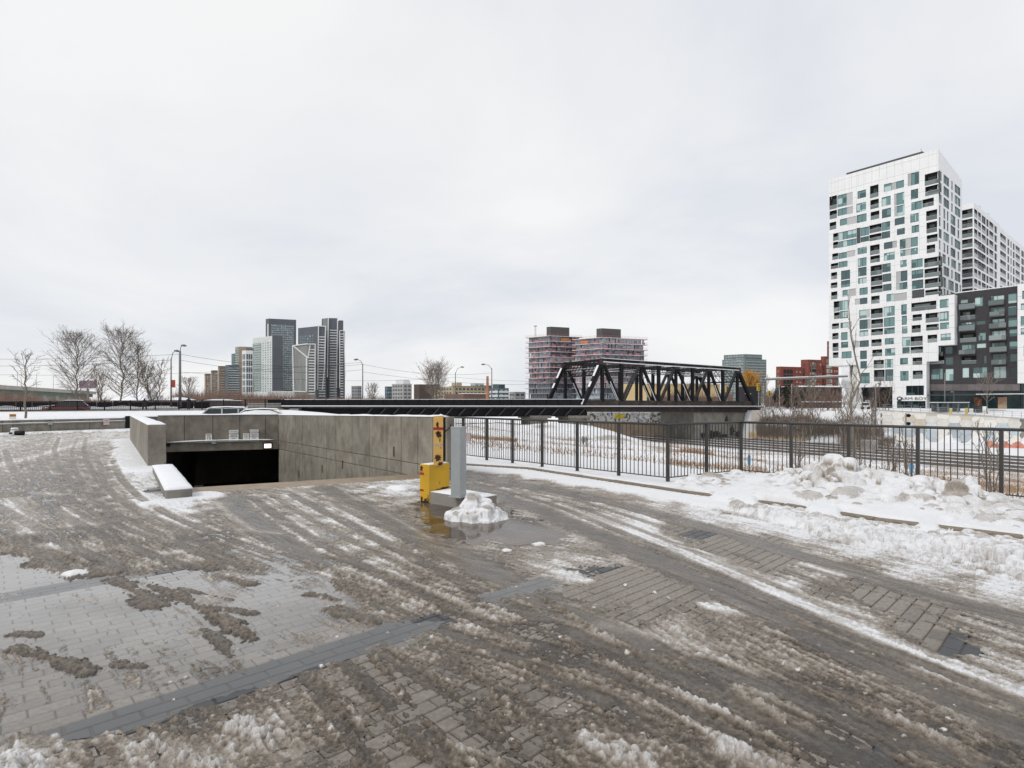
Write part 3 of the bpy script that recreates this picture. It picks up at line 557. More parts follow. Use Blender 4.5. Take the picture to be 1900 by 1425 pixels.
sV = np.stack([SX.ravel(), SY.ravel(), np.maximum(hgt, -0.008).ravel()], 1)
wetm = np.clip((1.15 - rough / (1 + 0.6 * sstep(12, 4, SY))) * 1.1 + .35 * st1 - .5 * np.maximum(blot, 0) - mk - .15, 0, .85) * sstep(.75, .35, wht)
wetm = np.maximum(wetm, .8 * sstep(.1, .45, -blot + .5 * st1 - .2) * sstep(.6, .3, wht) * (ridge < .008))
sF = grid_faces(NR, NC, kq); V_, F_, w_a, w_b = compact(sV, sF, np.clip(wht, 0, 1).ravel(), wetm.ravel())
so_ = npmesh('slush', V_, F_, SLUSH, True, {'white': w_a, 'wet': w_b}); tag(so_, 'dirty brown and white slush streaked with tyre tracks on the paving', 'slush', kind='stuff')
# meltwater lying on the paving
wet1 = [(-250,1050),(40,1022),(200,1062),(330,1072),(440,1012),(540,1000),(660,1060),(690,1110),(650,1150),(820,1150),(800,1185),(560,1250),(330,1330),(60,1400),(-250,1460)]
wet2 = [(760,925),(790,985),(870,1012),(960,1018),(1080,1005),(1030,982),(960,946),(930,940),(860,930),(810,925)]
wet3 = [(880,1110),(1010,1062),(1080,1075),(960,1125)]; wet5 = [(540,985),(660,960),(700,990),(600,1010)]
wet6 = [(-250,900),(60,870),(130,900),(150,960),(120,1005),(20,990),(-250,1030)]
wm = np.zeros(SX.shape, bool); jx, jy = PXX + 26 * fbm(SX * 2.5, SY * 2.5, 4, 97), PYY + 14 * fbm(SX * 2.5, SY * 2.5, 4, 98)
for P_ in (wet1, wet2, wet3, wet5, wet6): wm |= inpoly(jx, jy, P_)
wm &= ~bad & (blot < 0.75)
kw = (wm[:-1, :-1] & wm[1:, :-1] & wm[:-1, 1:] & wm[1:, 1:]).ravel() & ~((hgt[:-1, :-1] > .006).ravel())
deep = inpoly(jx, jy, wet2)
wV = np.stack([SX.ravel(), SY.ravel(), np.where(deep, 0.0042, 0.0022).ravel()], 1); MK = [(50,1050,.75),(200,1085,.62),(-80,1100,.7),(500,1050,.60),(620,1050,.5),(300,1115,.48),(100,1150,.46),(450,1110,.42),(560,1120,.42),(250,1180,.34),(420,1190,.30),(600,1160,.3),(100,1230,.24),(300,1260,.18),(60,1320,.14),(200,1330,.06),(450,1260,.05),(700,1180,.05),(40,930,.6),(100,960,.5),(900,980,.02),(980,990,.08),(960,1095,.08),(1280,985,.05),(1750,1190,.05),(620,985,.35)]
_cp = CP; CP = np.array([(a, b, 0, 0) for a, b, _ in MK], float); film_sheen = up(idw(cpx, cpy, [c for _, _, c in MK], 1.4)); CP = _cp
_wc = (SX * D2[0] + SY * D2[1] - B0) % (27 * CW); film_sheen = film_sheen * np.where(_wc < 3 * CW, .35, 1.0)
film_sheen = np.clip(film_sheen * .26 * (1 + .5 * blot + .5 * st1 + .3 * grain), 0, .75)  # painted sky brightness of the film, broken up by noise
V_, F_, mk_, dp_ = compact(wV, grid_faces(NR, NC, kw), film_sheen.ravel(), np.where(deep, np.clip(.75 + .5 * blot, 0, 1), 0.0).ravel())
wo_ = npmesh('puddle', V_, F_, WATER, True, {'film_sheen': mk_, 'depth': dp_}); tag(wo_, 'shallow meltwater puddles mirroring the sky on the paving', 'puddle', kind='stuff')
# ================================================================== parking ramp and walls
def wall_panel(mb, a, b, z0a, z0b, z1a, z1b, n, th, m=0):
    """slab from a to b (front face), thickness th along n (away)"""
    a = Vector(a); b = Vector(b); n = Vector(n)
    mb.prism([(a.x, a.y, z0a), (b.x, b.y, z0b), (b.x + n.x * th, b.y + n.y * th, z0b), (a.x + n.x * th, a.y + n.y * th, z0a)],
             [(a.x, a.y, z1a), (b.x, b.y, z1b), (b.x + n.x * th, b.y + n.y * th, z1b), (a.x + n.x * th, a.y + n.y * th, z1a)], m)
def snowcap(name, parent, P, wd, z, th, seed=0):
    """soft snow lying along a wall top: P polyline of centre points (x,y,z)"""
    mb = MB(); rows = []
    tot = 0; pts = []
    for i in range(len(P) - 1):
        a, b = Vector(P[i]), Vector(P[i + 1]); k = max(2, int((b - a).length / 0.25))
        for j in range(k + (i == len(P) - 2)): pts.append(a.lerp(b, j / k))
    n = len(pts); prof = [(-.5, 0), (-.47, .55), (-.3, .95), (0, 1), (.3, .95), (.47, .55), (.5, 0)]
    for i, p in enumerate(pts):
        d = (pts[min(i + 1, n - 1)] - pts[max(i - 1, 0)]); d.z = 0; d.normalize(); sdv = Vector((-d.y, d.x, 0))
        h = th * (0.75 + 0.5 * float(fbm(np.array(p.x * .9 + seed), np.array(p.y * .9), 3, 33))); e = 1 if 0 < i < n - 1 else 0.0
        for a, b in prof: mb.v.append(tuple(p + sdv * (a * wd) + Vector((0, 0, z + h * b * (0.3 + .7 * e)))))
    k = len(prof)
    for i in range(n - 1):
        for j in range(k - 1):
            a = i * k + j; mb.f.append((a, a + k, a + k + 1, a + 1)); mb.m.append(0)
    mb.f.append(tuple(range(k))); mb.m.append(0); mb.f.append(tuple(range(n * k - 1, (n - 1) * k - 1, -1))); mb.m.append(0)
    return mb.build(name, SNOW, parent, True)
FLOORZ = -3.35
RDn = RD.normalized(); RN = Vector((RDn.y, -RDn.x, 0))          # outward (away from pit) to the right
rampw = empty('parking_ramp_wall', (crr.x, crr.y, 0), 'long jointed grey concrete wall down the right side of the parking ramp', 'wall')
wa = crr - RDn * 1.25; wb = br
# joints measured in the photograph
jx_ = [830, 803, 775, 744, 718, 685, 653, 623, 606, 590, 575, 561, 548, 537, 527, 517]
jp = [ray_line(x, crr, br) for x in jx_]
def wtop(p): return np.interp(p.y, [crr.y - 1, br.y], [1.78, 1.58])
def level(x0y0, x1y1):
    a = ray_line(x0y0[0], crr, br); b = ray_line(x1y1[0], crr, br)
    return (zat(x0y0[1], a.y) + zat(x1y1[1], b.y)) / 2
zj1 = level((517, 818), (774, 861)); zj2 = level((517, 833), (741, 879))
for i in range(len(jp) - 1):
    a, b = jp[i], jp[i + 1]; g = (b - a).normalized() * 0.014
    a2, b2 = a + g, b - g
    for (z0, z1) in ((None, zj1), (zj1, None)):
        mb = MB()
        za0 = zb0 = FLOORZ if z0 is None else z0 + .014
        if z0 is None: segs = [(FLOORZ, zj2 - .014), (zj2 + .014, zj1 - .014)]
        else: segs = [(zj1 + .014, None)]
        for (s0, s1) in segs:
            mb = MB(); wall_panel(mb, a2, b2, s0, s0, wtop(a2) if s1 is None else s1, wtop(b2) if s1 is None else s1, RN, .25)
            bevel(mb.build('concrete_panel', CONC, rampw), .008, 1)
mb = MB(); wall_panel(mb, wa + RN * .03, wb + RN * .03, FLOORZ, FLOORZ, wtop(wa) - .02, wtop(wb) - .02, RN, .3); mb.build('wall_core', CONCD, rampw)
rnd = random.Random(3)
for (x, y) in ((731, 838), (636, 862), (598, 870), (555, 880)):     # rust and form-tie marks
    p = ray_line(x, crr, br); z = zat(y, p.y); mb = MB(); mb.obox(p - RN * .004, RDn, RN, .035, .01, z - .16, z + .16); mb.build('stain_recess', mat('tie_hole', (.05, .04, .035), .9, .4, 20), rampw)
snowcap('snow_cap', rampw, [wa + RN * .15 + Vector((0, 0, wtop(wa))), wb + RN * .15 + Vector((0, 0, wtop(wb)))], .34, 0, .06, 4)

# back wall with lintel over the garage mouth
BD = (br - bl).normalized(); BN = Vector((-BD.y, BD.x, 0))
zlb, zlt, zbt = zat(833, br.y), zat(818, br.y), zat(769, br.y)
backw = empty('garage_portal_wall', (bl.x, bl.y, 0), 'concrete wall above the dark garage mouth, carrying four white notices', 'wall')
bx_ = [292, 342, 395, 445, 493, 517]
bp = [ray_line(x, bl, br) for x in bx_]
for i in range(len(bp) - 1):
    g = BD * .012; mb = MB(); wall_panel(mb, bp[i] + g, bp[i + 1] - g, zlt + .01, zlt + .01, zbt, zbt, BN, .3); bevel(mb.build('concrete_panel', CONC, backw), .008, 1)
mb = MB(); wall_panel(mb, bp[0] - BN * .06, bp[-1] - BN * .06, zlb, zlb, zlt - .01, zlt - .01, BN, .4); bevel(mb.build('lintel', CONC, backw), .02, 2)
mb = MB(); wall_panel(mb, bp[0] + BN * .05, bp[-1] + BN * .05, zlb + .05, zlb + .05, zbt - .03, zbt - .03, BN, .3); mb.build('wall_core', CONCD, backw)
snowcap('snow_cap', backw, [bp[0] + BN * .15 + Vector((0, 0, zbt)), bp[-1] + BN * .15 + Vector((0, 0, zbt))], .36, 0, .07, 7)
# conduit with junction box along the lintel
pipe = empty('conduit', (bl.x, bl.y, 0), 'snow topped conduit pipe along the lintel of the garage mouth', 'pipe')
pa, pb = ray_line(311, bl, br) - BN * .12, ray_line(508, bl, br) - BN * .12
mb = MB(); mb.tube([pa + Vector((0, 0, zlt + .02)), pb + Vector((0, 0, zlt + .04))], .028, 8); mb.build('pipe_run', GALV, pipe, True)
pj = ray_line(398, bl, br) - BN * .12; mb = MB(); mb.tube([pj + Vector((0, 0, zlt - .06)), pj + Vector((0, 0, zlt + .09))], .11, 10); mb.build('junction_box', GALV, pipe)
pe = ray_line(313, bl, br) - BN * .14; mb = MB(); mb.obox(pe, BD, BN, .07, .09, zlt - .12, zlt + .03); mb.build('end_bracket', BLACKM, pipe)
snowcap('snow_cap', pipe, [pa + Vector((0, 0, zlt + .045)), pj + Vector((0, 0, zlt + .10)), pb + Vector((0, 0, zlt + .065))], .09, 0, .05, 9)
# lit bulkhead lamp
lamp = empty('wall_lamp', ray_line(497, bl, br), 'lit square bulkhead lamp beside the garage mouth', 'lamp')
EM = bpy.data.materials.new('lamp_glow'); EM.use_nodes = True; _b = EM.node_tree.nodes['Principled BSDF']; _b.inputs['Emission Color'].default_value = (1, .86, .72, 1); _b.inputs['Emission Strength'].default_value = 1.6
pl_ = ray_line(497, bl, br) - BN * .1; z_ = zat(827, pl_.y)
mb = MB(); mb.obox(pl_, BD, BN, .21, .05, z_ - .15, z_ + .15); mb.build('housing', mat('lamp_bronze', (.05, .035, .03), .5), lamp)
mb = MB(); mb.obox(pl_ - BN * .055, BD, BN, .15, .02, z_ - .10, z_ + .09); mb.build('lens', EM, lamp)
# notices with lettering
FONT = {}
INK = mat('sign_ink', (.02, .02, .022), .5); SIGNW = mat('sign_white', (.82, .82, .80), .45, .05, 6)
def text_on(parent, s, c, ud, nd, size, m=INK, sx=1.0, name='lettering', wd=None):
    cu = bpy.data.curves.new(name, 'FONT'); cu.body = s; cu.size = size; cu.align_x = 'CENTER'; cu.align_y = 'CENTER'; cu.extrude = 0.002
    oc = bpy.data.objects.new('tmp_text', cu); me = bpy.data.meshes.new_from_object(oc); bpy.data.objects.remove(oc); bpy.data.curves.remove(cu)
    me.name = name; me.materials.clear(); me.materials.append(m); o = link_mesh(name, me, parent)
    u = Vector(ud).normalized(); n = Vector(nd).normalized(); up_ = n.cross(u)
    M = Matrix((u, up_, n)).transposed().to_4x4(); M.translation = Vector(c) - ORG.get(parent, Vector((0, 0, 0)))
    o.matrix_basis = M @ Matrix.Diagonal((sx, 1, 1, 1))
    return o
def notice(x0, x1, y0, y1, lines, label, off=.03):
    a, b = ray_line(x0, bl, br), ray_line(x1, bl, br); c = (a + b) / 2 - BN * off; zt, zb_ = zat(y0, c.y), zat(y1, c.y); wdt, hh = (b - a).length, zt - zb_
    e = empty('notice', (c.x, c.y, (zt + zb_) / 2), label, 'sign'); ORG[e] = Vector((c.x, c.y, (zt + zb_) / 2))
    mb = MB(); mb.obox(c, BD, BN, wdt / 2, .012, zb_, zt); mb.build('sign_plate', SIGNW, e)
    for (t, fy, sz, sx) in lines: text_on(e, t, Vector((c.x, c.y, zt - hh * fy)) - BN * .016, BD, -BN, hh * sz, INK, sx)
    return e
notice(381.5, 393.5, 805, 821, [('MAXIMUM', .12, .13, 1.0), ('SPEED', .25, .11, 1), ('10', .52, .42, 1.15), ('KM/H', .85, .17, 1.1)], 'white speed notice reading 10 km/h on the portal wall')
notice(425, 442.5, 798, 820, [('PRIVATE PROPERTY', .12, .085, .85), ('AUTHORIZED', .28, .13, 1.0), ('VISITOR', .42, .14, 1.0), ('PARKING', .56, .14, 1.0), ('ONLY', .70, .14, 1.0), ('Unauthorized vehicles will be', .85, .05, 1), ('ticketed or towed away', .91, .05, 1)], 'white visitor parking only notice on the portal wall')
notice(451, 462, 804, 819.5, [('NOTICE', .14, .14, 1), ('CAMERA', .33, .12, 1), ('IN USE', .50, .12, 1), ('24 HR', .67, .1, 1), ('PARKING', .86, .13, 1)], 'small white notice beside the tenant parking notice')
notice(463.5, 480, 797, 820, [('PRIVATE PROPERTY', .11, .085, .85), ('AUTHORIZED', .25, .13, 1.0), ('TENANT', .40, .14, 1.0), ('PARKING', .54, .14, 1.0), ('ONLY', .68, .14, 1.0), ('Unauthorized vehicles will be', .85, .05, 1), ('ticketed or towed away', .91, .05, 1)], 'white tenant parking only notice nearest the lamp')
# left wall of the ramp
LD = Vector((-0.719, 1.0, 0)).normalized(); LN = Vector((-LD.y, LD.x, 0))   # LN points outward left
lw = empty('ramp_parapet', (lo.x, lo.y, 0), 'snow capped concrete parapet on the left of the ramp with a blunt end face', 'wall')
lth = 0.52; lend = (lo + li) / 2
lin = [li + LD * t for t in (0, 2.6, 5.2, 7.9, 10.6, 13.4, 16.6)]
def ltop(p): return np.interp(p.y, [lo.y, lo.y + 14], [1.44, 1.42])
for i in range(len(lin) - 1):
    g = LD * .014; mb = MB(); wall_panel(mb, lin[i] + g, lin[i + 1] - g, -3.4, -3.4, ltop(lin[i]), ltop(lin[i + 1]), LN, lth); bevel(mb.build('concrete_panel', CONC, lw), .012, 2)
mb = MB(); wall_panel(mb, lin[0] + LD * .06 + LN * .04, lin[-1] + LN * .04, -3.4, -3.4, 1.40, 1.39, LN, lth - .08); mb.build('wall_core', CONCD, lw)
snowcap('snow_cap', lw, [lin[0] + LN * lth / 2 + LD * .02 + Vector((0, 0, 1.44)), lin[-1] + LN * lth / 2 + Vector((0, 0, 1.42))], lth * 1.03, 0, .07, 2)
# snow covered kerb block running forward from it
kb = empty('ramp_kerb', (cl.x, cl.y, 0), 'low snow covered concrete kerb leading forward from the ramp parapet', 'kerb')
ka, kb0 = gp(307, 931), gp(283, 878)
kd = (kb0 - ka).normalized(); kn = Vector((kd.y, -kd.x, 0))
mb = MB(); c0 = ka; wkb = 0.52
mb.prism([c0, c0 + kn * wkb, kb0 + kn * wkb, kb0], [Vector((c0.x, c0.y, .25)), c0 + kn * wkb + Vector((0, 0, .25)), kb0 + kn * wkb + Vector((0, 0, .24)), kb0 + Vector((0, 0, .24))]); bevel(mb.build('kerb_block', CONCD, kb), .03, 2)
snowcap('snow_cap', kb, [c0 + kn * wkb / 2 + kd * .02 + Vector((0, 0, .245)), kb0 + kn * wkb / 2 + Vector((0, 0, .24))], wkb * 1.06, 0, .085, 1)
# apron strip, ramp floor and the garage inside
mb = MB(); CD = (crr - cl).normalized(); CNn = Vector((CD.y, -CD.x, 0))
p0, p1 = cl - CD * .1, crr + CD * .0
mb.prism([p0 + CNn * .95 + Vector((0, 0, -.05)), p1 + CNn * .95 + Vector((0, 0, -.05)), p1 - CNn * .12 + Vector((0, 0, -.05)), p0 - CNn * .12 + Vector((0, 0, -.05))], [p0 + CNn * .95 + Vector((0, 0, .008)), p1 + CNn * .95 + Vector((0, 0, .008)), p1 - CNn * .12 + Vector((0, 0, .008)), p0 - CNn * .12 + Vector((0, 0, .008))])
ap = mb.build('ramp_apron', TANC); tag(ap, 'tan concrete apron strip across the top of the ramp', 'apron', kind='structure')
mb = MB(); bk = 14 * BN
mb.quad([cl - CD * .0, crr, br + Vector((0, 0, FLOORZ)), bl + Vector((0, 0, FLOORZ))]); mb.quad([cl, bl + Vector((0, 0, FLOORZ)), lin[0] + Vector((0, 0, FLOORZ)), li + Vector((0, 0, -1.2))])
mb.quad([bl + Vector((0, 0, FLOORZ)), br + Vector((0, 0, FLOORZ)), br + bk + Vector((0, 0, FLOORZ)), bl + bk + Vector((0, 0, FLOORZ))])
mb.quad([cl + Vector((0, 0, -.0)), li + Vector((0, 0, 0)), li + Vector((0, 0, FLOORZ)), cl + Vector((0, 0, FLOORZ))])
rf = mb.build('ramp_floor', CONCD); tag(rf, 'concrete floor of the ramp running down into the garage', 'ramp', kind='structure')
mb = MB(); b0, b1, b2, b3 = bl - BD * .6, br + BD * .4, br + BD * .4 + bk, bl - BD * .6 + bk
for a, b in ((b1, b2), (b2, b3), (b3, b0)): mb.quad([a + Vector((0, 0, FLOORZ - .1)), b + Vector((0, 0, FLOORZ - .1)), b + Vector((0, 0, zlb + .3)), a + Vector((0, 0, zlb + .3))])
mb.quad([p + Vector((0, 0, zlb + .2)) for p in (b0 + BN * .2, b1 + BN * .2, b2, b3)])
gi = mb.build('garage_interior', CONCD); tag(gi, 'dark inside of the underground garage', 'garage', kind='structure')

# ================================================================== kerb and railing
kerbo = empty('granite_kerb', (KERB[2].x, KERB[2].y, 0), 'brown granite kerb stones between the drive and the snowy verge', 'kerb')
def along(P, step):
    out = []; acc = 0
    for i in range(len(P) - 1):
        a, b = Vector(P[i]), Vector(P[i + 1]); l_ = (b - a).length; t = -acc if out else 0
        while t + step <= l_ + 1e-6 or not out:
            out.append(a + (b - a) * (max(t, 0) / l_)); t += step
            if t > l_: break
        acc = l_ - t
    return out
kp = []
for i in range(1, len(KERB) - 1):
    a, b = KERB[i], KERB[i + 1]; n = max(1, int((b - a).length / 1.1))
    for j in range(n): kp.append(a.lerp(b, j / n))
for i in range(len(kp) - 1):
    a, b = kp[i], kp[i + 1]; d = (b - a).normalized(); n = Vector((-d.y, d.x, 0)); mb = MB()
    wall_panel(mb, a + d * .006, b - d * .006, -.2, -.2, KZ + rnd.uniform(-.006, .006), KZ + rnd.uniform(-.006, .006), n, .2); bevel(mb.build('kerb_stone', STONEK, kerbo), .025, 2)
# railing: one thing per straight run, posts and bars as parts
RH = 1.47
def railing(xs, label, p_end=None):
    P = [fence_at(x) for x in xs]
    e = empty('railing', (P[0].x, P[0].y, FZ), label, 'railing', 'dark steel railing along the embankment')
    pm = BAL
    a, b = P[0], P[-1]; d = (b - a).normalized(); n = Vector((-d.y, d.x, 0))
    mb = MB(); mb.tube([a - d * .05 + Vector((0, 0, RH)), b + d * .05 + Vector((0, 0, RH))], .034, 10); mb.build('top_rail', DARKM, e, True)
    mb = MB(); mb.beam(a + Vector((0, 0, .12)), b + Vector((0, 0, .12)), .025, .025); mb.build('bottom_rail', DARKM, e)
    for i, p in enumerate(P):
        mb = MB(); mb.obox(p, d, n, .035, .035, FZ - .1, FZ + RH - .02); mb.obox(p, d, n, .085, .07, FZ - .1, FZ + .015); mb.build('post', DARKM, e)
        if i < len(P) - 1:
            q = P[i + 1]; nb = 11
            for k in range(1, nb + 1):
                c = p.lerp(q, k / (nb + 1)); o = link_mesh('baluster', BAL, e); o.location = (c.x - P[0].x, c.y - P[0].y, 0); o.rotation_euler = (rnd.gauss(0, .004), rnd.gauss(0, .004), math.atan2(d.y, d.x))
    return e
mb = MB(); mb.box(-.008, .008, -.008, .008, .12, RH - .02); BAL = mb.mesh('baluster', DARKM)
railing(FENCE_X[:8], 'dark steel railing with thin bars behind the barrier, running to its corner post')
railing(FENCE_X[7:10], 'short dark steel railing run turning away at the corner, half behind snow')
railing(FENCE_X[9:], 'dark steel railing behind the large ploughed snow pile')
# small plate on the railing
p = fence_at(868) + Vector((0, 0, 0)); mb = MB(); mb.obox(p - Vector((0, .05, 0)), (1, -.6), (.6, 1), .13, .006, zat(818, p.y), zat(803, p.y)); tag(mb.build('railing_plate', mat('plate_pink', (.42, .34, .32), .6, .1, 6)), 'small pale plate fixed to the railing behind the grey post', 'plate')

# verge and ploughed snow bank: height field between kerb and railing
NX, NV = 620, 210
gx = np.linspace(705, 2250, NX); gv = np.concatenate([np.linspace(-.28, 1.0, NV - 30), np.linspace(1.02, 1.35, 30)])
KYp = np.array([FPX * (H - KZ) / (np.interp(x, [a for a, _ in KPX], [b for _, b in KPX]) - HY) for x in gx])
FYp = np.array([fence_at(x).y if x > 800 else fence_at(800).y for x in gx])
BY = KYp[None] + (FYp - KYp)[None] * gv[:, None]; BX = BY * ((gx - CX) / FPX)[None]
bz = KZ + 0.03 + 0.02 * fbm(BX * 2, BY * 2, 3, 101) + 0.0 * BX
rgh = np.full(BX.shape, .15); dirt = np.zeros(BX.shape)
def hill(px, py, Yd, rx, ry, dirty=0.0, lum=.5):
    global bz, rgh, dirt
    X0, Y0 = ray(px) * Yd, Yd; hh = zat(py, Yd) - KZ
    rx *= 1.25; ry *= 1.45; g = np.exp(-(((BX - X0) / rx) ** 2 + ((BY - Y0) / ry) ** 2) ** 1.1)
    bz = np.maximum(bz, KZ + hh * .9 * g + .1 * (bz - KZ) * g); rgh = np.maximum(rgh, lum * g); dirt = np.maximum(dirt, dirty * g)
for a in ((1292, 893, 13.6, .55, .5, .3, .7), (1335, 885, 14.1, .6, .6, .15, .5), (1385, 880, 14.6, .8, .7, .0, .2), (1430, 880, 14.0, .8, .8, .05, .3), (1490, 872, 13.6, .7, .7, .25, .6), (1545, 853, 13.0, .55, .5, .6, 1.1), (1515, 880, 12.6, .5, .4, .6, 1.1), (1585, 868, 13.0, .8, .7, .3, .6), (1640, 875, 12.8, .9, .8, .05, .25), (1700, 885, 12.0, .8, .8, .0, .2), (1745, 908, 11.4, .6, .5, .1, .8), (1785, 892, 11.3, .32, .28, .1, .8), (1815, 915, 11.2, .4, .38, .25, .9), (1840, 930, 10.9, .35, .3, .3, 1.0), (1770, 925, 10.9, .45, .4, .1, .6), (1790, 945, 10.4, .4, .3, .15, .7), (1880, 950, 10.6, .5, .45, .2, .7), (1600, 915, 11.2, .8, .6, .15, .3), (1680, 920, 11.0, .8, .6, .05, .25), (1450, 905, 12.4, .9, .6, .1, .35), (1360, 905, 12.9, .7, .5, .1, .35), (1950, 960, 10.2, .6, .5, .1, .5), (2080, 980, 9.6, .8, .6, .1, .4), (2200, 970, 9.2, .8, .6, .1, .4)):
    hill(*a)
for a in ((1400, 898, 13.0, .8, .6, .1, .4), (1475, 903, 12.1, .8, .6, .15, .5), (1560, 905, 11.7, .8, .6, .15, .5), (1650, 908, 11.3, .9, .6, .1, .4), (1735, 925, 10.7, .7, .5, .15, .6), (1830, 948, 10.2, .6, .45, .2, .7)): hill(*a)
w1, w2 = worley(BX * 2.9, BY * 2.9, 110); w3, w4 = worley(BX * 7, BY * 7, 111)
rel = np.clip((bz - KZ - .05) * 3, 0, 1)
f1 = fbm(BX * 3.0, BY * 3.0, 5, 112, .55)
bz = bz + rel * rgh * (0.30 * (0.5 - w1) + 0.10 * (0.5 - w3) + 0.16 * f1) + rel * .02 * fbm(BX * 9, BY * 9, 3, 113)
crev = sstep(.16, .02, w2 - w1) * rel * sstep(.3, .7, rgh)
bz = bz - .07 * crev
# broken chunks lying on the bank
bz_0 = bz.copy(); bk_ = np.random.default_rng(5); lumpw = np.full(BX.shape, -1.0)
XS_, VS_ = [], []
for _ in range(620):
    big = _ < 110; i = int(np.interp(bk_.choice([1290, 1330, 1500, 1520, 1545, 1560, 1600, 1750, 1780, 1810, 1840, 1880]) + bk_.normal(0, 26), gx, np.arange(NX))) if bk_.random() < .72 else int(bk_.uniform(220, NX - 1))
    if gx[i] < 1262: continue
    j = int(np.clip(bk_.normal(.58, .2), .06, .97) * (NV - 60) + 28); X0, Y0 = BX[j, i], BY[j, i]; r_ = bk_.uniform(.11, .24) if big else bk_.uniform(.03, .10)
    kx = int(r_ * 2.2 * FPX / Y0 / (gx[1] - gx[0])) + 2; cs = slice(max(0, i - kx), i + kx + 1); d = np.hypot((BX[:, cs] - X0) / bk_.uniform(.85, 1.3), BY[:, cs] - Y0) / r_; m_l = np.zeros(BX.shape, bool); m_l[:, cs] = d < 1.6
    dd = d[d < 1.6] * (1 + .30 * fbm(BX[m_l] * .8 / r_ + _, BY[m_l] * .8 / r_, 2, 130)); hb = bz_0[j, i] - r_ * .35 + r_ * bk_.uniform(.6, .95) * np.clip(1 - dd ** 2.6, 0, 1) ** .5
    t_ = np.where(dd < 1, np.maximum(bz[m_l], hb), bz[m_l]); ch = t_ > bz[m_l] + 1e-4; bz[m_l] = t_; lw_ = lumpw[m_l]; lw_[ch] = bk_.choice([.92, .88, .8, .66, .5, .4], p=[.26, .2, .2, .14, .12, .08]); lumpw[m_l] = lw_
# kerb showing through
gapx = [(720, 1320), (1405, 1495), (1560, 1700), (1745, 1900)]
vv = np.repeat(gv[:, None], NX, 1); dk = seg_dist(BX, BY, KERB)
for a, b in gapx:
    m = sstep(a - 12, a + 18, gx) * sstep(b + 14, b - 22, gx); m = m[None] * sstep(.36 if a == 1560 else .26, .12, dk + .04 * f1)
    bz = bz * (1 - m) + (KZ - .12) * m
tr_ = sstep(0.0, -.24, vv); bz = bz * (1 - tr_) - .06 * tr_ + .05 * np.clip(f1, -.3, 1) * tr_ * (1 - tr_)
# behind the railing the bank runs out to the embankment
tv = sstep(1.08, 1.33, vv); bz = bz * (1 - tv) + (terrain(BX, BY) - .08) * tv
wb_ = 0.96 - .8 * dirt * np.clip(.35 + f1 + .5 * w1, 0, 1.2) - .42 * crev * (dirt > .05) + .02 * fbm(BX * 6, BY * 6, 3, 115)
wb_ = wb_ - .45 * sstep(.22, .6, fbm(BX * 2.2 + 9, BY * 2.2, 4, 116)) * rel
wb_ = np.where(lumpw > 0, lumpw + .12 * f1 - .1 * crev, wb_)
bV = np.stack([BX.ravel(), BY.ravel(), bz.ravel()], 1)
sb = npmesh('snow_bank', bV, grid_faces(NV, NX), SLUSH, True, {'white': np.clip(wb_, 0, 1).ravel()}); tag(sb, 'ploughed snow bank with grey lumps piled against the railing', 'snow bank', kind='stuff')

# ================================================================== barrier island
ie = Vector((.76, -.65, 0)); ip = Vector((.65, .76, 0))
i0 = gp(797, 934)                                             # near corner of the yellow box
isl = empty('barrier_island', (i0.x, i0.y, 0), 'low concrete island with snow carrying the barrier box and grey post', 'island')
il = 1.42; iw = .62
q0 = i0 + ie * .0 + ip * .0
def rect(o_, a, b, c, d): return [o_ + ie * a + ip * c, o_ + ie * b + ip * c, o_ + ie * b + ip * d, o_ + ie * a + ip * d]
mb = MB(); r_ = rect(q0, .0, il, -.0, iw); mb.prism([p + Vector((0, 0, -.03)) for p in r_], [p + Vector((0, 0, .26)) for p in r_]); bevel(mb.build('island_block', CONCD, isl), .03, 3)
snowcap('snow_cap', isl, [q0 + ie * .03 + ip * iw / 2 + Vector((0, 0, .255)), q0 + ie * il + ip * iw / 2 + Vector((0, 0, .255))], iw * 1.02, 0, .055, 3)
YEL = mat('yellow_paint', (.62, .36, .012), .5, .14, 5, .15, 60, col2=(.50, .28, .01), c2scale=2.5, c2lo=.5, c2hi=.7)
TANP = mat('faded_yellow_paint', (.62, .38, .10), .55, .1, 6)
RUSTP = mat('rust_patch', (.045, .022, .014), .9, .5, 30); REDP = mat('red_tape', (.33, .02, .02), .5, .1, 8)
bar = empty('barrier_machine', (i0.x, i0.y, 0), 'yellow barrier box with a chipped tan upright arm stub', 'barrier')
BH = .835; bl_, bw_ = .32, .60
mb = MB(); r_ = rect(q0, -bl_, -.005, -.004, bw_); mb.prism([p + Vector((0, 0, .0)) for p in r_], [p + Vector((0, 0, BH)) for p in r_]); bevel(mb.build('cabinet', YEL, bar), .014, 2)
def blotch(name, o_, ux, uz, pts, m, parent, th=.0035):
    mb = MB(); f = [o_ + ux * a + Vector((0, 0, b)) for a, b in pts]; n = ux.cross(Vector((0, 0, 1))).normalized()
    mb.prism([p for p in f], [p + n * th for p in f]); return mb.build(name, m, parent)
def rag(cx0, cz0, rx, rz, seed, k=26):
    r2 = random.Random(seed); return [(cx0 + rx * math.cos(t) * (u := r2.uniform(.55, 1.25)), cz0 + rz * math.sin(t) * u) for t in [2 * math.pi * i / k for i in range(k)]]
lf = q0 - ie * bl_ - ip * .004                                     # left face: runs along ie, faces -ip
for (a0, a1, z0, z1) in ((.0, .14, .60, .655), (.0, .13, .24, .285)): blotch('red_mark', lf, ie, 0, [(a0, z0), (a1, z0), (a1, z1), (a0, z1)], REDP, bar)
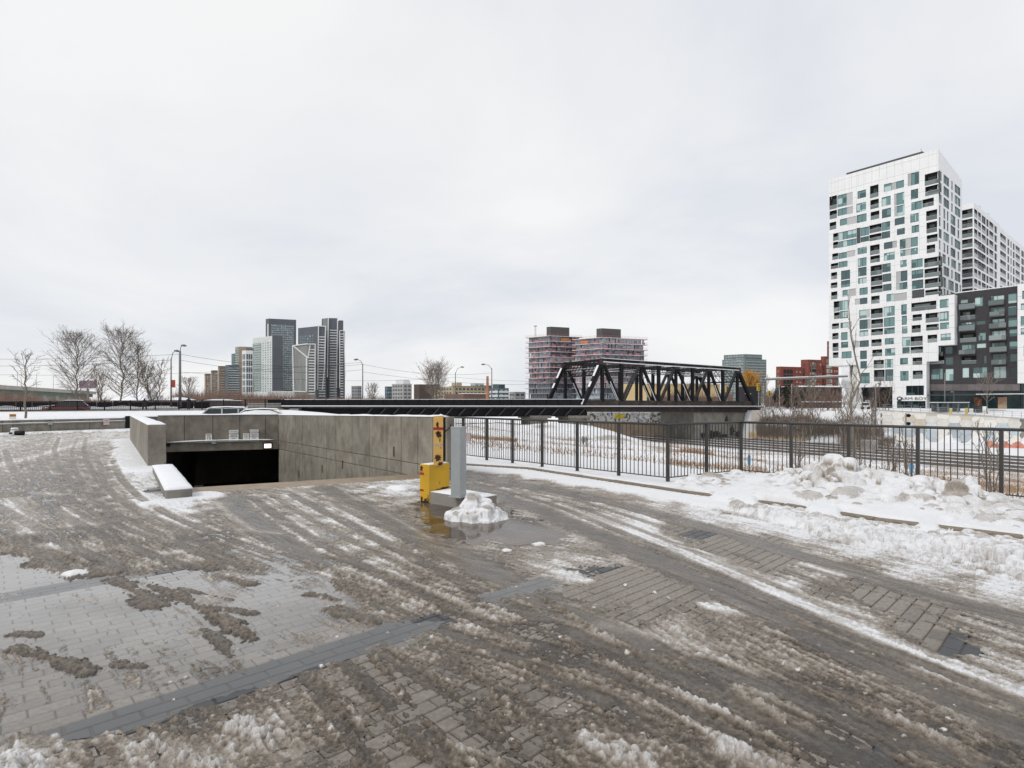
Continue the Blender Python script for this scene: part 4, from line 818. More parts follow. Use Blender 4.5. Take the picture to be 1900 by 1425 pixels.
for (a, z, rx, rz, sd_) in ((.06, .74, .05, .07, 1), (.20, .03, .07, .07, 2), (.07, .06, .04, .08, 3), (.28, .05, .03, .12, 4), (.16, .01, .15, .03, 14)): blotch('rust_patch', lf, ie, 0, rag(a, z, rx, rz, sd_), RUSTP, bar)
ef = q0 - ie * .001 - ie * .004                                                # end face: runs along ip, faces ie
for (a, z, rx, rz, sd_) in ((.45, .285, .14, .022, 5), (.30, .27, .12, .015, 6), (.3, .42, .008, .03, 7)): blotch('rust_patch', ef, ip, 0, rag(a, z, rx, rz, sd_), RUSTP, bar)
snowcap('snow_cap', bar, [q0 - ie * bl_ * .95 + ip * bw_ / 2 + Vector((0, 0, BH - .002)), q0 - ie * .01 + ip * bw_ / 2 + Vector((0, 0, BH - .002))], bw_ * .96, 0, .03, 6)
# upright arm
arm_c = dp(813, 800, i0.y + .1); AX = Vector((1, 0.06, 0)).normalized(); AY = Vector((-.06, 1, 0))
aw, ad = .108, .05; az0, az1 = BH - .03, zat(772, arm_c.y); ac = Vector((arm_c.x, arm_c.y + .06, 0))
mb = MB(); mb.obox(ac, AX, AY, aw, ad, az0, az1); arm = bevel(mb.build('barrier_arm', TANP, bar), .006, 1); ORG[arm] = ORG[bar]
fo = ac - AY * (ad + .0) - AX * aw + Vector((0, 0, 0))
for (a, fz, rx, rz, sd_) in ((.085, .83, .035, .06, 21), (.10, .78, .02, .05, 26), (.12, .63, .05, .085, 22), (.10, .66, .06, .04, 27), (.14, .52, .012, .05, 23), (.10, .16, .065, .08, 24), (.15, .04, .055, .045, 25), (.16, .36, .015, .012, 28)): blotch('rust_patch', fo, AX, 0, rag(a, az0 + (az1 - az0) * fz, rx, rz, sd_), RUSTP, bar)
blotch('red_band', fo, AX, 0, [(0, az0 + (az1 - az0) * .72), (2 * aw, az0 + (az1 - az0) * .72), (2 * aw, az0 + (az1 - az0) * .775), (0, az0 + (az1 - az0) * .775)], REDP, bar, .005)
blotch('worn_tape', fo, AX, 0, [(0.01, az0 + (az1 - az0) * .40), (2 * aw - .01, az0 + (az1 - az0) * .40), (2 * aw - .01, az0 + (az1 - az0) * .445), (0.01, az0 + (az1 - az0) * .445)], mat('worn_grey_tape', (.42, .36, .27), .7, .3, 30), bar, .004)
mb = MB(); mb.obox(ac + AX * (aw + .02) + AY * .02, AX, AY, .022, ad + .02, az0 + .1, az1 - .03); mb.build('side_bracket', BLACKM, bar)
mb = MB(); mb.tube([ac + AX * (aw + .03) + Vector((0, 0, az1 - .35)), ac + AX * (aw + .13) + Vector((0, 0, az1 - .27)), ac + AX * (aw + .17) + Vector((0, 0, az1 - .18))], .012, 6); mb.build('cable', BLACKM, bar, True)
snowcap('snow_cap', bar, [ac - AX * .02 + Vector((0, 0, az1)), ac + AX * .12 + Vector((0, 0, az1))], .11, 0, .05, 8)
# grey card-reader post
pc = gp(851, 921, .26); gpst = empty('card_reader_post', pc, 'plain square grey steel post on the barrier island', 'post')
z1 = zat(792, pc.y); px_ = Vector((.86, -.5, 0)).normalized(); py_ = Vector((.5, .86, 0)).normalized()
mb = MB(); mb.obox(pc, px_, py_, .115, .115, .26, z1); bevel(mb.build('post_body', GALV, gpst), .008, 2)
mb = MB(); mb.obox(pc, px_, py_, .16, .16, .255, .275); mb.build('base_plate', GALV, gpst)
mb = MB(); mb.obox(pc, px_, py_, .119, .119, z1 - .03, z1 + .004); mb.build('cap', GALV, gpst)
# snow heap thrown against the island end
hc = gp(884, 962); n_ = 150; ux = np.linspace(-1.1, 1.1, n_); HX, HYY = np.meshgrid(ux, ux)
hx, hy = hc.x + HX * .62, hc.y + .1 + HYY * .62
rad = np.hypot(HX / .98, HYY / .9) + .16 * fbm(HX * 2 + 3, HYY * 2, 3, 120)
hz = .34 * np.clip(1 - rad ** 2.4, -.3, 1); wk = worley(HX * 5, HYY * 5, 121)[0]
lean = np.exp(-(((HX + .12) / .42) ** 2 + ((HYY - .2) / .42) ** 2)); hz = hz * (.62 + .38 * lean)
hz = hz + sstep(-.02, .12, hz) * (.13 * fbm(HX * 2.0 + 1, HYY * 2.0, 3, 122) + .035 * fbm(HX * 7, HYY * 7, 3, 125)) + .01 * fbm(HX * 22, HYY * 22, 2, 124)
hz_0 = hz.copy(); hw_ = np.full(HX.shape, -1.0); hk = np.random.default_rng(8)
for _ in range(70):
    a_, rr0 = hk.uniform(0, 6.28), hk.uniform(.05, .92) ** .7; X0, Y0 = rr0 * math.cos(a_) * .9, rr0 * math.sin(a_) * .85; r_ = hk.uniform(.07, .24); d = np.hypot(HX - X0, HYY - Y0) / r_ * (1 + .3 * fbm(HX * .9 / r_, HYY * .9 / r_, 2, 140))
    b0 = hz_0[int((Y0 + 1.1) / 2.2 * (n_ - 1)), int((X0 + 1.1) / 2.2 * (n_ - 1))]; hb = max(b0, 0) - r_ * .12 + r_ * .34 * np.clip(1 - d ** 2.4, 0, 1) ** .5; t_ = np.where(d < 1, np.maximum(hz, hb), hz); hw_ = np.where(t_ > hz + 1e-4, hk.choice([.95, .92, .85, .7, .55]), hw_); hz = t_
kk = hz > -.02; kf = (kk[:-1, :-1] | kk[1:, :-1] | kk[:-1, 1:] | kk[1:, 1:]).ravel()
wv = .95 - .5 * sstep(.0, .6, fbm(HX * 3 + 7, HYY * 3, 4, 123)) - .25 * sstep(.45, .75, wk)
wv = np.where(hw_ > 0, hw_ + .1 * fbm(HX * 6, HYY * 6, 2, 141), wv)
V_, F_, a_ = compact(np.stack([hx.ravel(), hy.ravel(), np.maximum(hz, -.02).ravel()], 1), grid_faces(n_, n_, kf), np.clip(wv, 0, 1).ravel())
tag(npmesh('snow_heap', V_, F_, SLUSH, True, {'white': a_}), 'lumpy heap of snow thrown over the end of the barrier island', 'snow heap')
# ================================================================== rail corridor
RAILM = mat('rail_steel', (.10, .085, .075), .5, .3, 2); TIE = mat('sleeper', (.09, .07, .055), .9, .3, 2)
for ti, ts in enumerate(TR_S):
    base = NDIR * ts + TDIR * 60
    e = empty('railway_track', (base.x, base.y, -5.8), 'pair of dark rails %s in the snowy corridor' % ('nearest the railing', 'second nearest the railing', 'in the middle of the five tracks', 'second from the far retaining wall', 'closest to the far retaining wall')[ti], 'track', 'railway tracks in the corridor')
    for sgn in (-1, 1):
        a, b = NDIR * (ts + .72 * sgn) + TDIR * 5 + Vector((0, 0, -5.62)), NDIR * (ts + .72 * sgn) + TDIR * 190 + Vector((0, 0, -5.62))
        mb = MB(); mb.beam(a, b, .09, .2); mb.build('rail', RAILM, e)
# ================================================================== bridge
B0, BDir = Vector((16.7, 106, 0)), Vector((36.3, 23, 0)).normalized(); FO = Vector((-6.0, 9.6, 0)); FOn = FO.normalized()
def bpt(px, y=None, off=0.0):
    a = B0 + FOn * off; p = ray_line(px, a, a + BDir)
    return Vector((p.x, p.y, zat(y, p.y) if y is not None else 0))
ap_ = bpt(525)
brg = empty('truss_bridge', (B0.x, B0.y, -5.8), 'black steel through truss bridge with a plate girder approach over the tracks', 'bridge')
def slab(name, pa, pb, za0, zb0, za1, zb1, off, th, m, parent=brg):
    mb = MB(); a, b = bpt(pa), bpt(pb); a = a + FOn * off; b = b + FOn * off
    wall_panel(mb, a, b, za0, zb0, za1, zb1, FOn, th); return mb.build(name, m, parent)
def zb(px, y): return zat(y, bpt(px).y)
PA, PM, PE = 522, 1092, 1412
slab('girder_parapet', PA, PM, zb(PA, 753), zb(PM, 753), zb(PA, 741.5), zb(PM, 741), 0, .3, BLACKM)
slab('far_parapet', PA, PM - 70, zb(PA, 753), zb(PM, 753), zb(PA, 741.5), zb(PM, 741), 11, .3, BLACKM)
slab('deck_edge', PA, PE, zb(PA, 756.5), zb(PE, 756.5), zb(PA, 754), zb(PE, 754.3), -.75, .9, RUSTM)
o = slab('deck_snow', PA, PE, zb(PA, 754), zb(PE, 754.3), zb(PA, 752.3), zb(PE, 753), -.8, .85, SNOW)
slab('girder_web', PA, PM, zb(PA, 774), zb(PM, 772), zb(PA, 757), zb(PM, 757), .35, .3, BLACKM)
slab('bottom_flange', PA, PM, zb(PA, 774.5), zb(PM, 772.5), zb(PA, 773), zb(PM, 771.2), -.1, .8, BLACKM)
slab('deck', PA, PE, zb(PA, 757), zb(PE, 757), zb(PA, 755.2), zb(PE, 755.2), .2, 11.2, CONCD)
slab('truss_floor_beam', PM - 4, PE, zb(PM, 764.5), zb(PE, 765), zb(PM, 756.8), zb(PE, 757), .1, .5, RUSTM)
GREYD = mat('bracket_steel', (.05, .05, .052), .6, .2, 2)
for i, px in enumerate(np.linspace(690, 1085, 17)):
    a = bpt(px, 757.5); b = bpt(px - 12, 771); mb = MB(); mb.beam(a - FOn * .2, b - FOn * .05, .10, .16); mb.build('bracket', GREYD, brg)
for px in np.linspace(540, 1080, 26):
    a = bpt(px, 741.3); b = bpt(px, 752.8); mb = MB(); mb.beam(a - FOn * .05, b - FOn * .05, .16, .12, up=(1, 0, 0)); mb.build('stiffener', BLACKM, brg)
slab('parapet_snow', PA, PM - 8, zb(PA, 741.6), zb(PM, 741.1), zb(PA, 740.9), zb(PM, 740.3), -.02, .34, SNOW)
# trusses
BOT = [1081, 1153, 1222, 1285, 1341, 1397]; TOP = [1117, 1189, 1254, 1315, 1368]; VERT = [1117, 1153, 1189, 1222, 1254, 1285, 1315, 1341, 1368]
def ytop(px): return np.interp(px, [1117, 1370], [668, 684.5])
def tp(px, top, off): 
    p = bpt(px); z = zat(ytop(px), p.y) if top else zat(752.5, p.y); q = p + FOn * off; return Vector((q.x, q.y, z))
LACE = mat('laced_steel', (.03, .03, .032), .6, .3, 3)
def lattice(mb, p, q, wd, dep, n):
    """two flanges with zigzag lacing"""
    p, q = Vector(p), Vector(q); d = (q - p).normalized(); u = Vector((-d.z * BDir.x, -d.z * BDir.y, math.hypot(d.x, d.y) * (1 if d.xy.dot(BDir.xy) >= 0 else -1))).normalized()
    for s_ in (-1, 1): mb.beam(p + u * dep / 2 * s_, q + u * dep / 2 * s_, wd, .1, up=u)
    for k in range(n):
        a, b = p.lerp(q, k / n), p.lerp(q, (k + 1) / n); s_ = 1 if k % 2 else -1
        mb.beam(a + u * dep / 2 * s_, b - u * dep / 2 * s_, .05, .08, up=FOn)
for off, nm in ((0.0, ''), (11.3, '')):
    near = off == 0
    a, b = tp(1117, True, off), tp(1369, True, off)
    mb = MB(); mb.beam(a - BDir * .25, b + BDir * .25, .55, .62); mb.build('top_chord', BLACKM, brg)
    mb = MB(); mb.beam(a + Vector((0, 0, .34)), b + Vector((0, 0, .34)), .6, .10); mb.build('top_chord_snow', SNOW, brg)
    if near:
        mb = MB(); mb.beam(a - FOn * .32 + Vector((0, 0, -.34)), b - FOn * .32 + Vector((0, 0, -.34)), .12, .16); mb.build('flange_snow', SNOW, brg)
    mb = MB(); mb.beam(tp(1081, False, off), tp(1397, False, off), .5, .5); mb.build('bottom_chord', RUSTM, brg)
    for p, q in (((1081, False), (1117, True)), ((1368, True), (1397, False))):
        mb = MB(); mb.beam(tp(*p, off), tp(*q, off), .62, .70); mb.build('end_post', BLACKM, brg)
    for px in VERT:
        mb = MB(); mb.beam(tp(px, False, off), tp(px, True, off) - Vector((0, 0, .2)), .5, .62 if px in (1153, 1222, 1285, 1341) else .5, up=BDir); mb.build('vertical_post', BLACKM, brg)
    for i in range(len(TOP)):
        for bpx in (BOT[i], BOT[i + 1]):
            if (i == 0 and bpx == 1081) or (i == 4 and bpx == 1397): continue
            p, q = tp(TOP[i], True, off), tp(bpx, False, off); mb = MB()
            if bpx < TOP[i]: lattice(mb, p, q, .4, .45, 14); mb.build('laced_diagonal', LACE, brg)
            else:
                mb.beam(p, q, .42, .5); mb.build('diagonal', BLACKM, brg)
                d = (q - p).normalized(); mb = MB(); u = Vector((-BDir.x * d.z, -BDir.y * d.z, math.hypot(d.x, d.y))); mb.beam(p.lerp(q, .45) + u * -.27 - FOn * .1, q + u * -.27 - FOn * .1, .18, .05); 
                mb.build('diagonal_snow', SNOW, brg)
for off in (0, 11.3):
    for px in VERT:
        for top_ in (True, False):
            p = tp(px, top_, off) + Vector((0, 0, -.35 if top_ else .3)); big = (px in TOP) == top_
            mb = MB(); mb.obox(Vector((p.x, p.y, 0)) - FOn * .33, BDir, FOn, .8 if big else .45, .03, p.z - (.55 if big else .35), p.z + (.5 if big else .3)); mb.build('gusset_plate', RUSTM, brg)
# portal, sway frames and lateral bracing between the two trusses
for px in TOP + [1153, 1222, 1285, 1341]:
    a, b = tp(px, True, 0), tp(px, True, 11.3); dz = Vector((0, 0, -1.5)); mb = MB()
    mb.beam(a, b, .22, .3); mb.beam(a + dz, b + dz, .15, .18)
    for k in range(10):
        c, d = a.lerp(b, k / 10), a.lerp(b, (k + 1) / 10); mb.beam(c, d + dz, .05, .07); mb.beam(c + dz, d, .05, .07)
    mb.build('sway_frame', LACE, brg)
    mb = MB(); mb.beam(a + dz + Vector((0, 0, .12)), b + dz + Vector((0, 0, .12)), .16, .07); mb.build('sway_snow', SNOW, brg)
for ea, eb in ((1117, 1081), (1368, 1397)):
    t0, t1 = tp(ea, True, 0), tp(ea, True, 11.3); s0, s1 = t0.lerp(tp(eb, False, 0), .34), t1.lerp(tp(eb, False, 11.3), .34); mb = MB()
    mb.beam(t0, t1, .4, .45); mb.beam(s0, s1, .25, .3)
    for k in range(11):
        mb.beam(t0.lerp(t1, k / 11), s0.lerp(s1, (k + 1) / 11), .06, .1); mb.beam(s0.lerp(s1, k / 11), t0.lerp(t1, (k + 1) / 11), .06, .1)
    mb.build('portal_frame', BLACKM, brg)
for i in range(len(TOP) - 1):
    mb = MB(); mb.beam(tp(TOP[i], True, 0), tp(TOP[i + 1], True, 11.3), .14, .16); mb.beam(tp(TOP[i], True, 11.3), tp(TOP[i + 1], True, 0), .14, .16); mb.build('lateral_brace', BLACKM, brg)
mb = MB(); mb.beam(tp(1081, False, -.2) + Vector((0, 0, .55)), tp(1397, False, -.2) + Vector((0, 0, .55)), .06, .9); mb.build('rail_screen', RUSTM, brg)
# snow drifts lying on the end posts
for off in (0, 11.3):
    p, q = tp(1081, False, off), tp(1117, True, off)
    for f0, f1 in ((.0, .12), (.38, .5), (.62, .86)):
        mb = MB(); d = (q - p).normalized(); u = Vector((-BDir.x * d.z, -BDir.y * d.z, math.hypot(d.x, d.y))); mb.beam(p.lerp(q, f0) + u * .4, p.lerp(q, f1) + u * .4, .5, .16)
        bevel(mb.build('end_post_snow', SNOW, brg), .06, 2)
# piers and abutments
for x0, x1 in ((986, 1018), (1056, 1092)):
    a, b = bpt(x0), bpt(x1); mb = MB(); wall_panel(mb, a + FOn * .2, b + FOn * .2, -7, -7, zb(x0, 771.5), zb(x1, 771.5), FOn, 3.2); bevel(mb.build('pier', CONCD, brg), .1, 1)
    mb = MB(); wall_panel(mb, a - BDir * .4 - FOn * .3, b + BDir * .4 - FOn * .3, zb(x0, 776), zb(x1, 776), zb(x0, 771), zb(x1, 771), FOn, 4); mb.build('pier_cap', CONC, brg)
GRAF = mat('graffiti_wall', (.50, .49, .47), .85, .2, .4, col2=(.05, .05, .055), c2scale=1.1, c2lo=.53, c2hi=.56, detail=8)
GRAF2 = mat('dark_graffiti_wall', (.30, .29, .27), .85, .25, .4, col2=(.03, .03, .03), c2scale=1.6, c2lo=.5, c2hi=.52)
mb = MB(); a, b = bpt(1292), bpt(1408); wall_panel(mb, a + FOn * .6, b + FOn * .6, -7, -7, zb(1292, 764.8), zb(1408, 764.8), FOn, 9.5); mb.build('abutment', CONCD, brg)
for (cx0, cz, rx, rz, sd_) in ((1330, 806, 2.2, .9, 1), (1362, 800, 1.0, 1.2, 2), (1375, 806, 1.4, .8, 3), (1310, 808, 1.5, .6, 4), (1345, 809, 2.0, .5, 5), (1352, 778, .5, .9, 6)):
    c = bpt(cx0); z = zat(cz, c.y); blotch('spray_mark', c + FOn * .595, BDir, 0, [(x, z + y) for x, y in rag(0, 0, rx, rz, sd_ + 60, 36)], mat('spray_black', (.02, .02, .022), .8, .5, 1.5), brg, .012)
mb = MB(); a, b = bpt(512), bpt(560); wall_panel(mb, a + FOn * .3, b + FOn * .3, -3, -3, zb(512, 757), zb(560, 757), FOn, 10); mb.build('abutment', CONC, brg)
mb = MB(); a, b = bpt(536), bpt(552); wall_panel(mb, a - FOn * .6, b - FOn * .6, -3, -3, zb(536, 758), zb(552, 758), FOn, 2); mb.build('bearing_block', mat('pale_concrete', (.42, .41, .38), .85, .2, 1), brg)
# painted walls beyond the bridge
def farwall(name, x0, x1, yt, zb_, Y0, Y1, m, label, th=.5):
    mb = MB(); a, b = dp(x0, yt, Y0), dp(x1, yt, Y1); n = Vector((-(b - a).y, (b - a).x, 0)).normalized(); wall_panel(mb, a, b, zb_, zb_, a.z, b.z, n, th); return tag(mb.build(name, m, org=Vector((a.x, a.y, zb_)).copy()) if False else mb.build(name, m), label, 'wall')
g1 = farwall('graffiti_wall', 1090, 1206, 765, -6.2, 146, 158, GRAF, 'pale wall scrawled with graffiti seen under the truss')
g2 = farwall('graffiti_wall', 1207, 1294, 765, -6.2, 150, 152, GRAF2, 'wall covered in dense dark graffiti beside the truss abutment')
for (x0, x1, y0, y1, m) in ((1136, 1155, 768, 776, mat('graffiti_yellow', (.55, .42, .03), .8, .3, 2, col2=(.1, .08, .03), c2scale=1.5)), (1113, 1133, 766, 770, mat('graffiti_blue', (.03, .05, .16), .8, .3, 2, col2=(.5, .5, .5), c2scale=1.2, c2lo=.5, c2hi=.53)), (1172, 1196, 770, 780, mat('graffiti_grey', (.2, .2, .22), .8, .3, 2, col2=(.55, .55, .55), c2scale=1.3, c2lo=.48, c2hi=.52))):
    a, b = dp(x0, y0, 149.5 + (x0 - 1090) * .1), dp(x1, y0, 149.5 + (x1 - 1090) * .1); mb = MB(); zlo = zat(y1, a.y); mb.prism([(a.x, a.y - 3.2, zlo), (b.x, b.y - 3.2, zlo), (b.x, b.y - 3.17, zlo), (a.x, a.y - 3.17, zlo)], [(a.x, a.y - 3.2, a.z), (b.x, b.y - 3.2, a.z), (b.x, b.y - 3.17, a.z), (a.x, a.y - 3.17, a.z)]); mb.build('graffiti_piece', m, g1)
farwall('track_side_wall', 1100, 1300, 785, -6.2, 139, 131, mat('brown_wall', (.2, .155, .11), .9, .3, .5), 'low brown concrete wall beside the tracks under the truss')
tb = gp(1442, 815, -5.8); tst = empty('timber_stack', tb, 'long tan stack of squared timbers lying beside the tracks', 'timber')
TIMB = mat('timber', (.42, .31, .17), .8, .25, 1.5, objrand=.12)
td = (gp(1495, 818, -5.8) - gp(1390, 813, -5.8)).normalized(); tn = Vector((-td.y, td.x, 0))
for r_ in range(3):
    for k in range(3):
        for h in range(2):
            mb = MB(); c = tb + td * (h * 6.1 - 3) + tn * (k * .42); mb.obox(c, td, tn, 2.95, .2, -5.75 + r_ * .42, -5.36 + r_ * .42); mb.build('timber_baulk', TIMB, tst)

# ================================================================== far retaining wall of interlocking panels
WL = [Vector((77, 118, 0)), Vector((100, 110, 0)), Vector((140, 96, 0))]
rw = empty('panel_retaining_wall', (77, 118, -5.8), 'pale retaining wall of interlocking concrete panels below the street', 'wall')
PM_ = [mat('panel_cream', (.62, .60, .55), .85, .1, 1.5, objrand=.06), mat('panel_white', (.70, .68, .63), .85, .1, 1.5, objrand=.08), mat('panel_tan', (.55, .49, .40), .85, .1, 1.5, objrand=.1), mat('panel_slate', (.42, .46, .49), .85, .15, 1.5, objrand=.1), mat('panel_blue', (.52, .58, .61), .85, .15, 1.5, objrand=.1)]
w_, h_ = 1.95, 1.5; t_ = .13
def cross(h0, h1):
    a, b = w_ / 2 - t_ - .02, w_ / 2 + t_ - .02; c = .12; q = h_ / 4
    return [(-a, -h_ / 2), (a, -h_ / 2), (a, -q - c), (b, -q + c), (b, q - c), (a, q + c), (a, h_ / 2), (-a, h_ / 2), (-a, q + c), (-b, q - c), (-b, -q + c), (-a, -q - c)]
tot = 0
for si in range(2):
    a, b = WL[si], WL[si + 1]; d = (b - a).normalized(); n = Vector((d.y, -d.x, 0)); 
    if n.y > 0: n = -n
    k = 0; l_ = (b - a).length
    while (k + .5) * w_ < l_:
        c = a + d * (k + .5) * w_; tt = np.interp(c.x, [77, 100, 140], [.42, -1.1, -1.6]); zc = -5.8 + h_ / 2 + (k % 2) * h_ / 2 - h_ / 2
        while zc - h_ / 2 < tt - .1:
            pts = [(x, min(zc + y * .985, tt)) for x, y in cross(0, 0)]
            mb = MB(); f = [Vector((c.x + d.x * x, c.y + d.y * x, z)) for x, z in pts]; mb.prism([p for p in f], [p + n * .14 for p in f])
            fr = (zc + 5.8); m = rnd.choice([PM_[4], PM_[4], PM_[4], PM_[3], PM_[1]]) if fr < 2.4 else (rnd.choice([PM_[3], PM_[4], PM_[1]]) if fr < 3.4 else rnd.choice([PM_[0], PM_[1], PM_[1], PM_[1], PM_[2], PM_[0]]))
            mb.build('wall_panel', m, rw); zc += h_
        k += 1
    mb = MB(); wall_panel(mb, a - n * .05, b - n * .05, -7, -7, (.36 if si == 0 else -1.16), (-1.16 if si == 0 else -1.66), -n, .5); mb.build('wall_backing', CONCD, rw)
    mb = MB(); wall_panel(mb, a + n * .2, b + n * .2, (.40 if si == 0 else -1.12), (-1.12 if si == 0 else -1.62), (.62 if si == 0 else -.9), (-.9 if si == 0 else -1.4), -n, .7); mb.build('coping', mat('pale_concrete', (.42, .41, .38), .85, .2, 1), rw)
# ================================================================== buildings
def clad(name, col):
    m = mat(name, col, .5, .05, .35); t = m.node_tree; n = t.nodes; l = t.links.new; b = n['Principled BSDF']; src = b.inputs['Base Color'].links[0].from_socket
    g = n.new('ShaderNodeNewGeometry'); s_ = n.new('ShaderNodeSeparateXYZ'); l(g.outputs['Position'], s_.inputs[0]); cur = None
    dt = n.new('ShaderNodeVectorMath'); dt.operation = 'DOT_PRODUCT'; dt.inputs[1].default_value = (-.634, .773, 0); l(g.outputs['Position'], dt.inputs[0])
    for sock, per, w0 in ((s_.outputs['Z'], 2.98, .025), (dt.outputs['Value'], 1.86, .022)):
        d = n.new('ShaderNodeMath'); d.operation = 'DIVIDE'; d.inputs[1].default_value = per; l(sock, d.inputs[0]); f = n.new('ShaderNodeMath'); f.operation = 'FRACT'; l(d.outputs[0], f.inputs[0])
        c = n.new('ShaderNodeMath'); c.operation = 'LESS_THAN'; c.inputs[1].default_value = w0; l(f.outputs[0], c.inputs[0])
        if cur is None: cur = c.outputs[0]
        else: x = n.new('ShaderNodeMath'); x.operation = 'MAXIMUM'; l(cur, x.inputs[0]); l(c.outputs[0], x.inputs[1]); cur = x.outputs[0]
    mx_ = n.new('ShaderNodeMixRGB'); l(cur, mx_.inputs[0]); l(src, mx_.inputs[1]); mx_.inputs[2].default_value = (.42, .42, .42, 1); l(mx_.outputs[0], b.inputs['Base Color']); return m
WHITEP = clad('white_cladding', (.76, .76, .755))
WHITES = mat('white_cladding_plain', (.78, .78, .79), .6, .04, .35)
GREYP = mat('grey_panel', (.42, .42, .42), .6, .06, 1, objrand=.15)
DBRICK = mat('dark_brick', (.04, .037, .04), .8, .25, 2.5)
DPANEL = mat('dark_panel', (.06, .06, .065), .6, .15, 1)
FRAME = mat('window_frame', (.10, .11, .115), .5)
FRAMEL = mat('window_frame_light', (.45, .47, .48), .5)
RAILG = glassmat('rail_glass', (.10, .12, .12), (.16, .19, .19), (.26, .29, .29), .2, .1)
GLASS = glassmat('window_glass', (.05, .10, .105), (.13, .24, .24), (.44, .56, .54), .28)
GLASSD = glassmat('window_glass_dark', (.012, .02, .022), (.05, .09, .09), (.30, .38, .37), .2)
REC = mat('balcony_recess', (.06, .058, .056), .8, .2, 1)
class Face:
    """a vertical facade plane: origin corner, u along it (horizontal), n outward"""
    def __init__(s, o, u, n): s.o = Vector((o[0], o[1], 0)); s.u = Vector((u[0], u[1], 0)).normalized(); s.n = Vector((n[0], n[1], 0)).normalized()
    def q(s, px): r = ray(px); return (r * s.o.y - s.o.x) / (s.u.x - r * s.u.y)
    def Y(s, q): return s.o.y + q * s.u.y
    def z(s, px, py): return zat(py, s.Y(s.q(px)))
    def P(s, q, z, d=0.0): p = s.o + s.u * q + s.n * d; return Vector((p.x, p.y, z))
    def rect(s, x0, x1, yt, yb):
        a, b = s.q(x0), s.q(x1); xm = (x0 + x1) / 2; return (min(a, b), max(a, b), s.z(xm, yb), s.z(xm, yt))
def facade_wall(F, outline, opens, depth, mats, parent, name='wall'):
    qs = sorted({round(v, 3) for r in outline + opens for v in r[:2]}); zs = sorted({round(v, 3) for r in outline + opens for v in r[2:4]})
    qm = (np.array(qs[:-1]) + np.array(qs[1:])) / 2; zm = (np.array(zs[:-1]) + np.array(zs[1:])) / 2
    inside = np.zeros((len(qm), len(zm)), bool)
    for r in outline: inside |= ((qm > r[0]) & (qm < r[1]))[:, None] & ((zm > r[2]) & (zm < r[3]))[None]
    for r in opens: inside &= ~(((qm > r[0]) & (qm < r[1]))[:, None] & ((zm > r[2]) & (zm < r[3]))[None])
    mb = MB()
    for j in range(len(zm)):
        i = 0
        while i < len(qm):
            if inside[i, j]:
                k = i
                while k + 1 < len(qm) and inside[k + 1, j]: k += 1
                mb.quad([F.P(qs[i], zs[j]), F.P(qs[k + 1], zs[j]), F.P(qs[k + 1], zs[j + 1]), F.P(qs[i], zs[j + 1])]); i = k + 1
            else: i += 1
    for r in opens:
        a, b, c, d = r[:4]
        for p, q_ in (((a, c), (b, c)), ((b, c), (b, d)), ((b, d), (a, d)), ((a, d), (a, c))):
            mb.quad([F.P(p[0], p[1]), F.P(q_[0], q_[1]), F.P(q_[0], q_[1], -depth), F.P(p[0], p[1], -depth)])
    return mb.build(name, mats, parent)
def window(F, r, parent, glass, frame, rec=.22, cols=None, transom=None, name='window', fw=.07):
    a, b, c, d = r; wdt = b - a; cols = cols or max(1, int(round(wdt / 1.25))); mb = MB()
    mb.quad([F.P(a, c, -rec), F.P(b, c, -rec), F.P(b, d, -rec), F.P(a, d, -rec)], 0)
    def bar(q0, q1, z0, z1):
        mb.prism([F.P(q0, z0, -rec), F.P(q1, z0, -rec), F.P(q1, z0, -rec + .08), F.P(q0, z0, -rec + .08)], [F.P(q0, z1, -rec), F.P(q1, z1, -rec), F.P(q1, z1, -rec + .08), F.P(q0, z1, -rec + .08)], 1)
    for k in range(cols + 1):
        x = a + wdt * k / cols; bar(max(a, x - fw / 2), min(b, x + fw / 2), c, d)
    bar(a, b, c, c + fw); bar(a, b, d - fw, d)
    if transom: bar(a, b, c + (d - c) * transom - fw / 2, c + (d - c) * transom + fw / 2)
    return mb.build(name, [glass, frame], parent)
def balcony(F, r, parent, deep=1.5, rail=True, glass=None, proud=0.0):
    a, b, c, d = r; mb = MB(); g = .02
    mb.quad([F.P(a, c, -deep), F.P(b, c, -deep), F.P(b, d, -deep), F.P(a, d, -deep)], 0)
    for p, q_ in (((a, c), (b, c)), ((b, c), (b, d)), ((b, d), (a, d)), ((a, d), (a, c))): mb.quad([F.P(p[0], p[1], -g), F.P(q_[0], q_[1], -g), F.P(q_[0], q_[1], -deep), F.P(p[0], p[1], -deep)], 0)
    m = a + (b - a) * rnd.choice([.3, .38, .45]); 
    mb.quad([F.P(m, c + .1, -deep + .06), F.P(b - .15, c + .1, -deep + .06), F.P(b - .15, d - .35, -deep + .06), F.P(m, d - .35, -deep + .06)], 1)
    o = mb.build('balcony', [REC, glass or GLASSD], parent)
    if rail:
        mb = MB(); zt = c + min(1.07, (d - c) * .45)
        mb.prism([F.P(a, c + .06, -.06 + proud), F.P(b, c + .06, -.06 + proud), F.P(b, c + .06, -.03 + proud), F.P(a, c + .06, -.03 + proud)], [F.P(a, zt, -.06 + proud), F.P(b, zt, -.06 + proud), F.P(b, zt, -.03 + proud), F.P(a, zt, -.03 + proud)], 0)
        mb.prism([F.P(a, zt, -.08 + proud), F.P(b, zt, -.08 + proud), F.P(b, zt, -.01 + proud), F.P(a, zt, -.01 + proud)], [F.P(a, zt + .06, -.08 + proud), F.P(b, zt + .06, -.08 + proud), F.P(b, zt + .06, -.01 + proud), F.P(a, zt + .06, -.01 + proud)], 1)
        ob = mb.build('balustrade', [RAILG, FRAMEL], o)
    return o
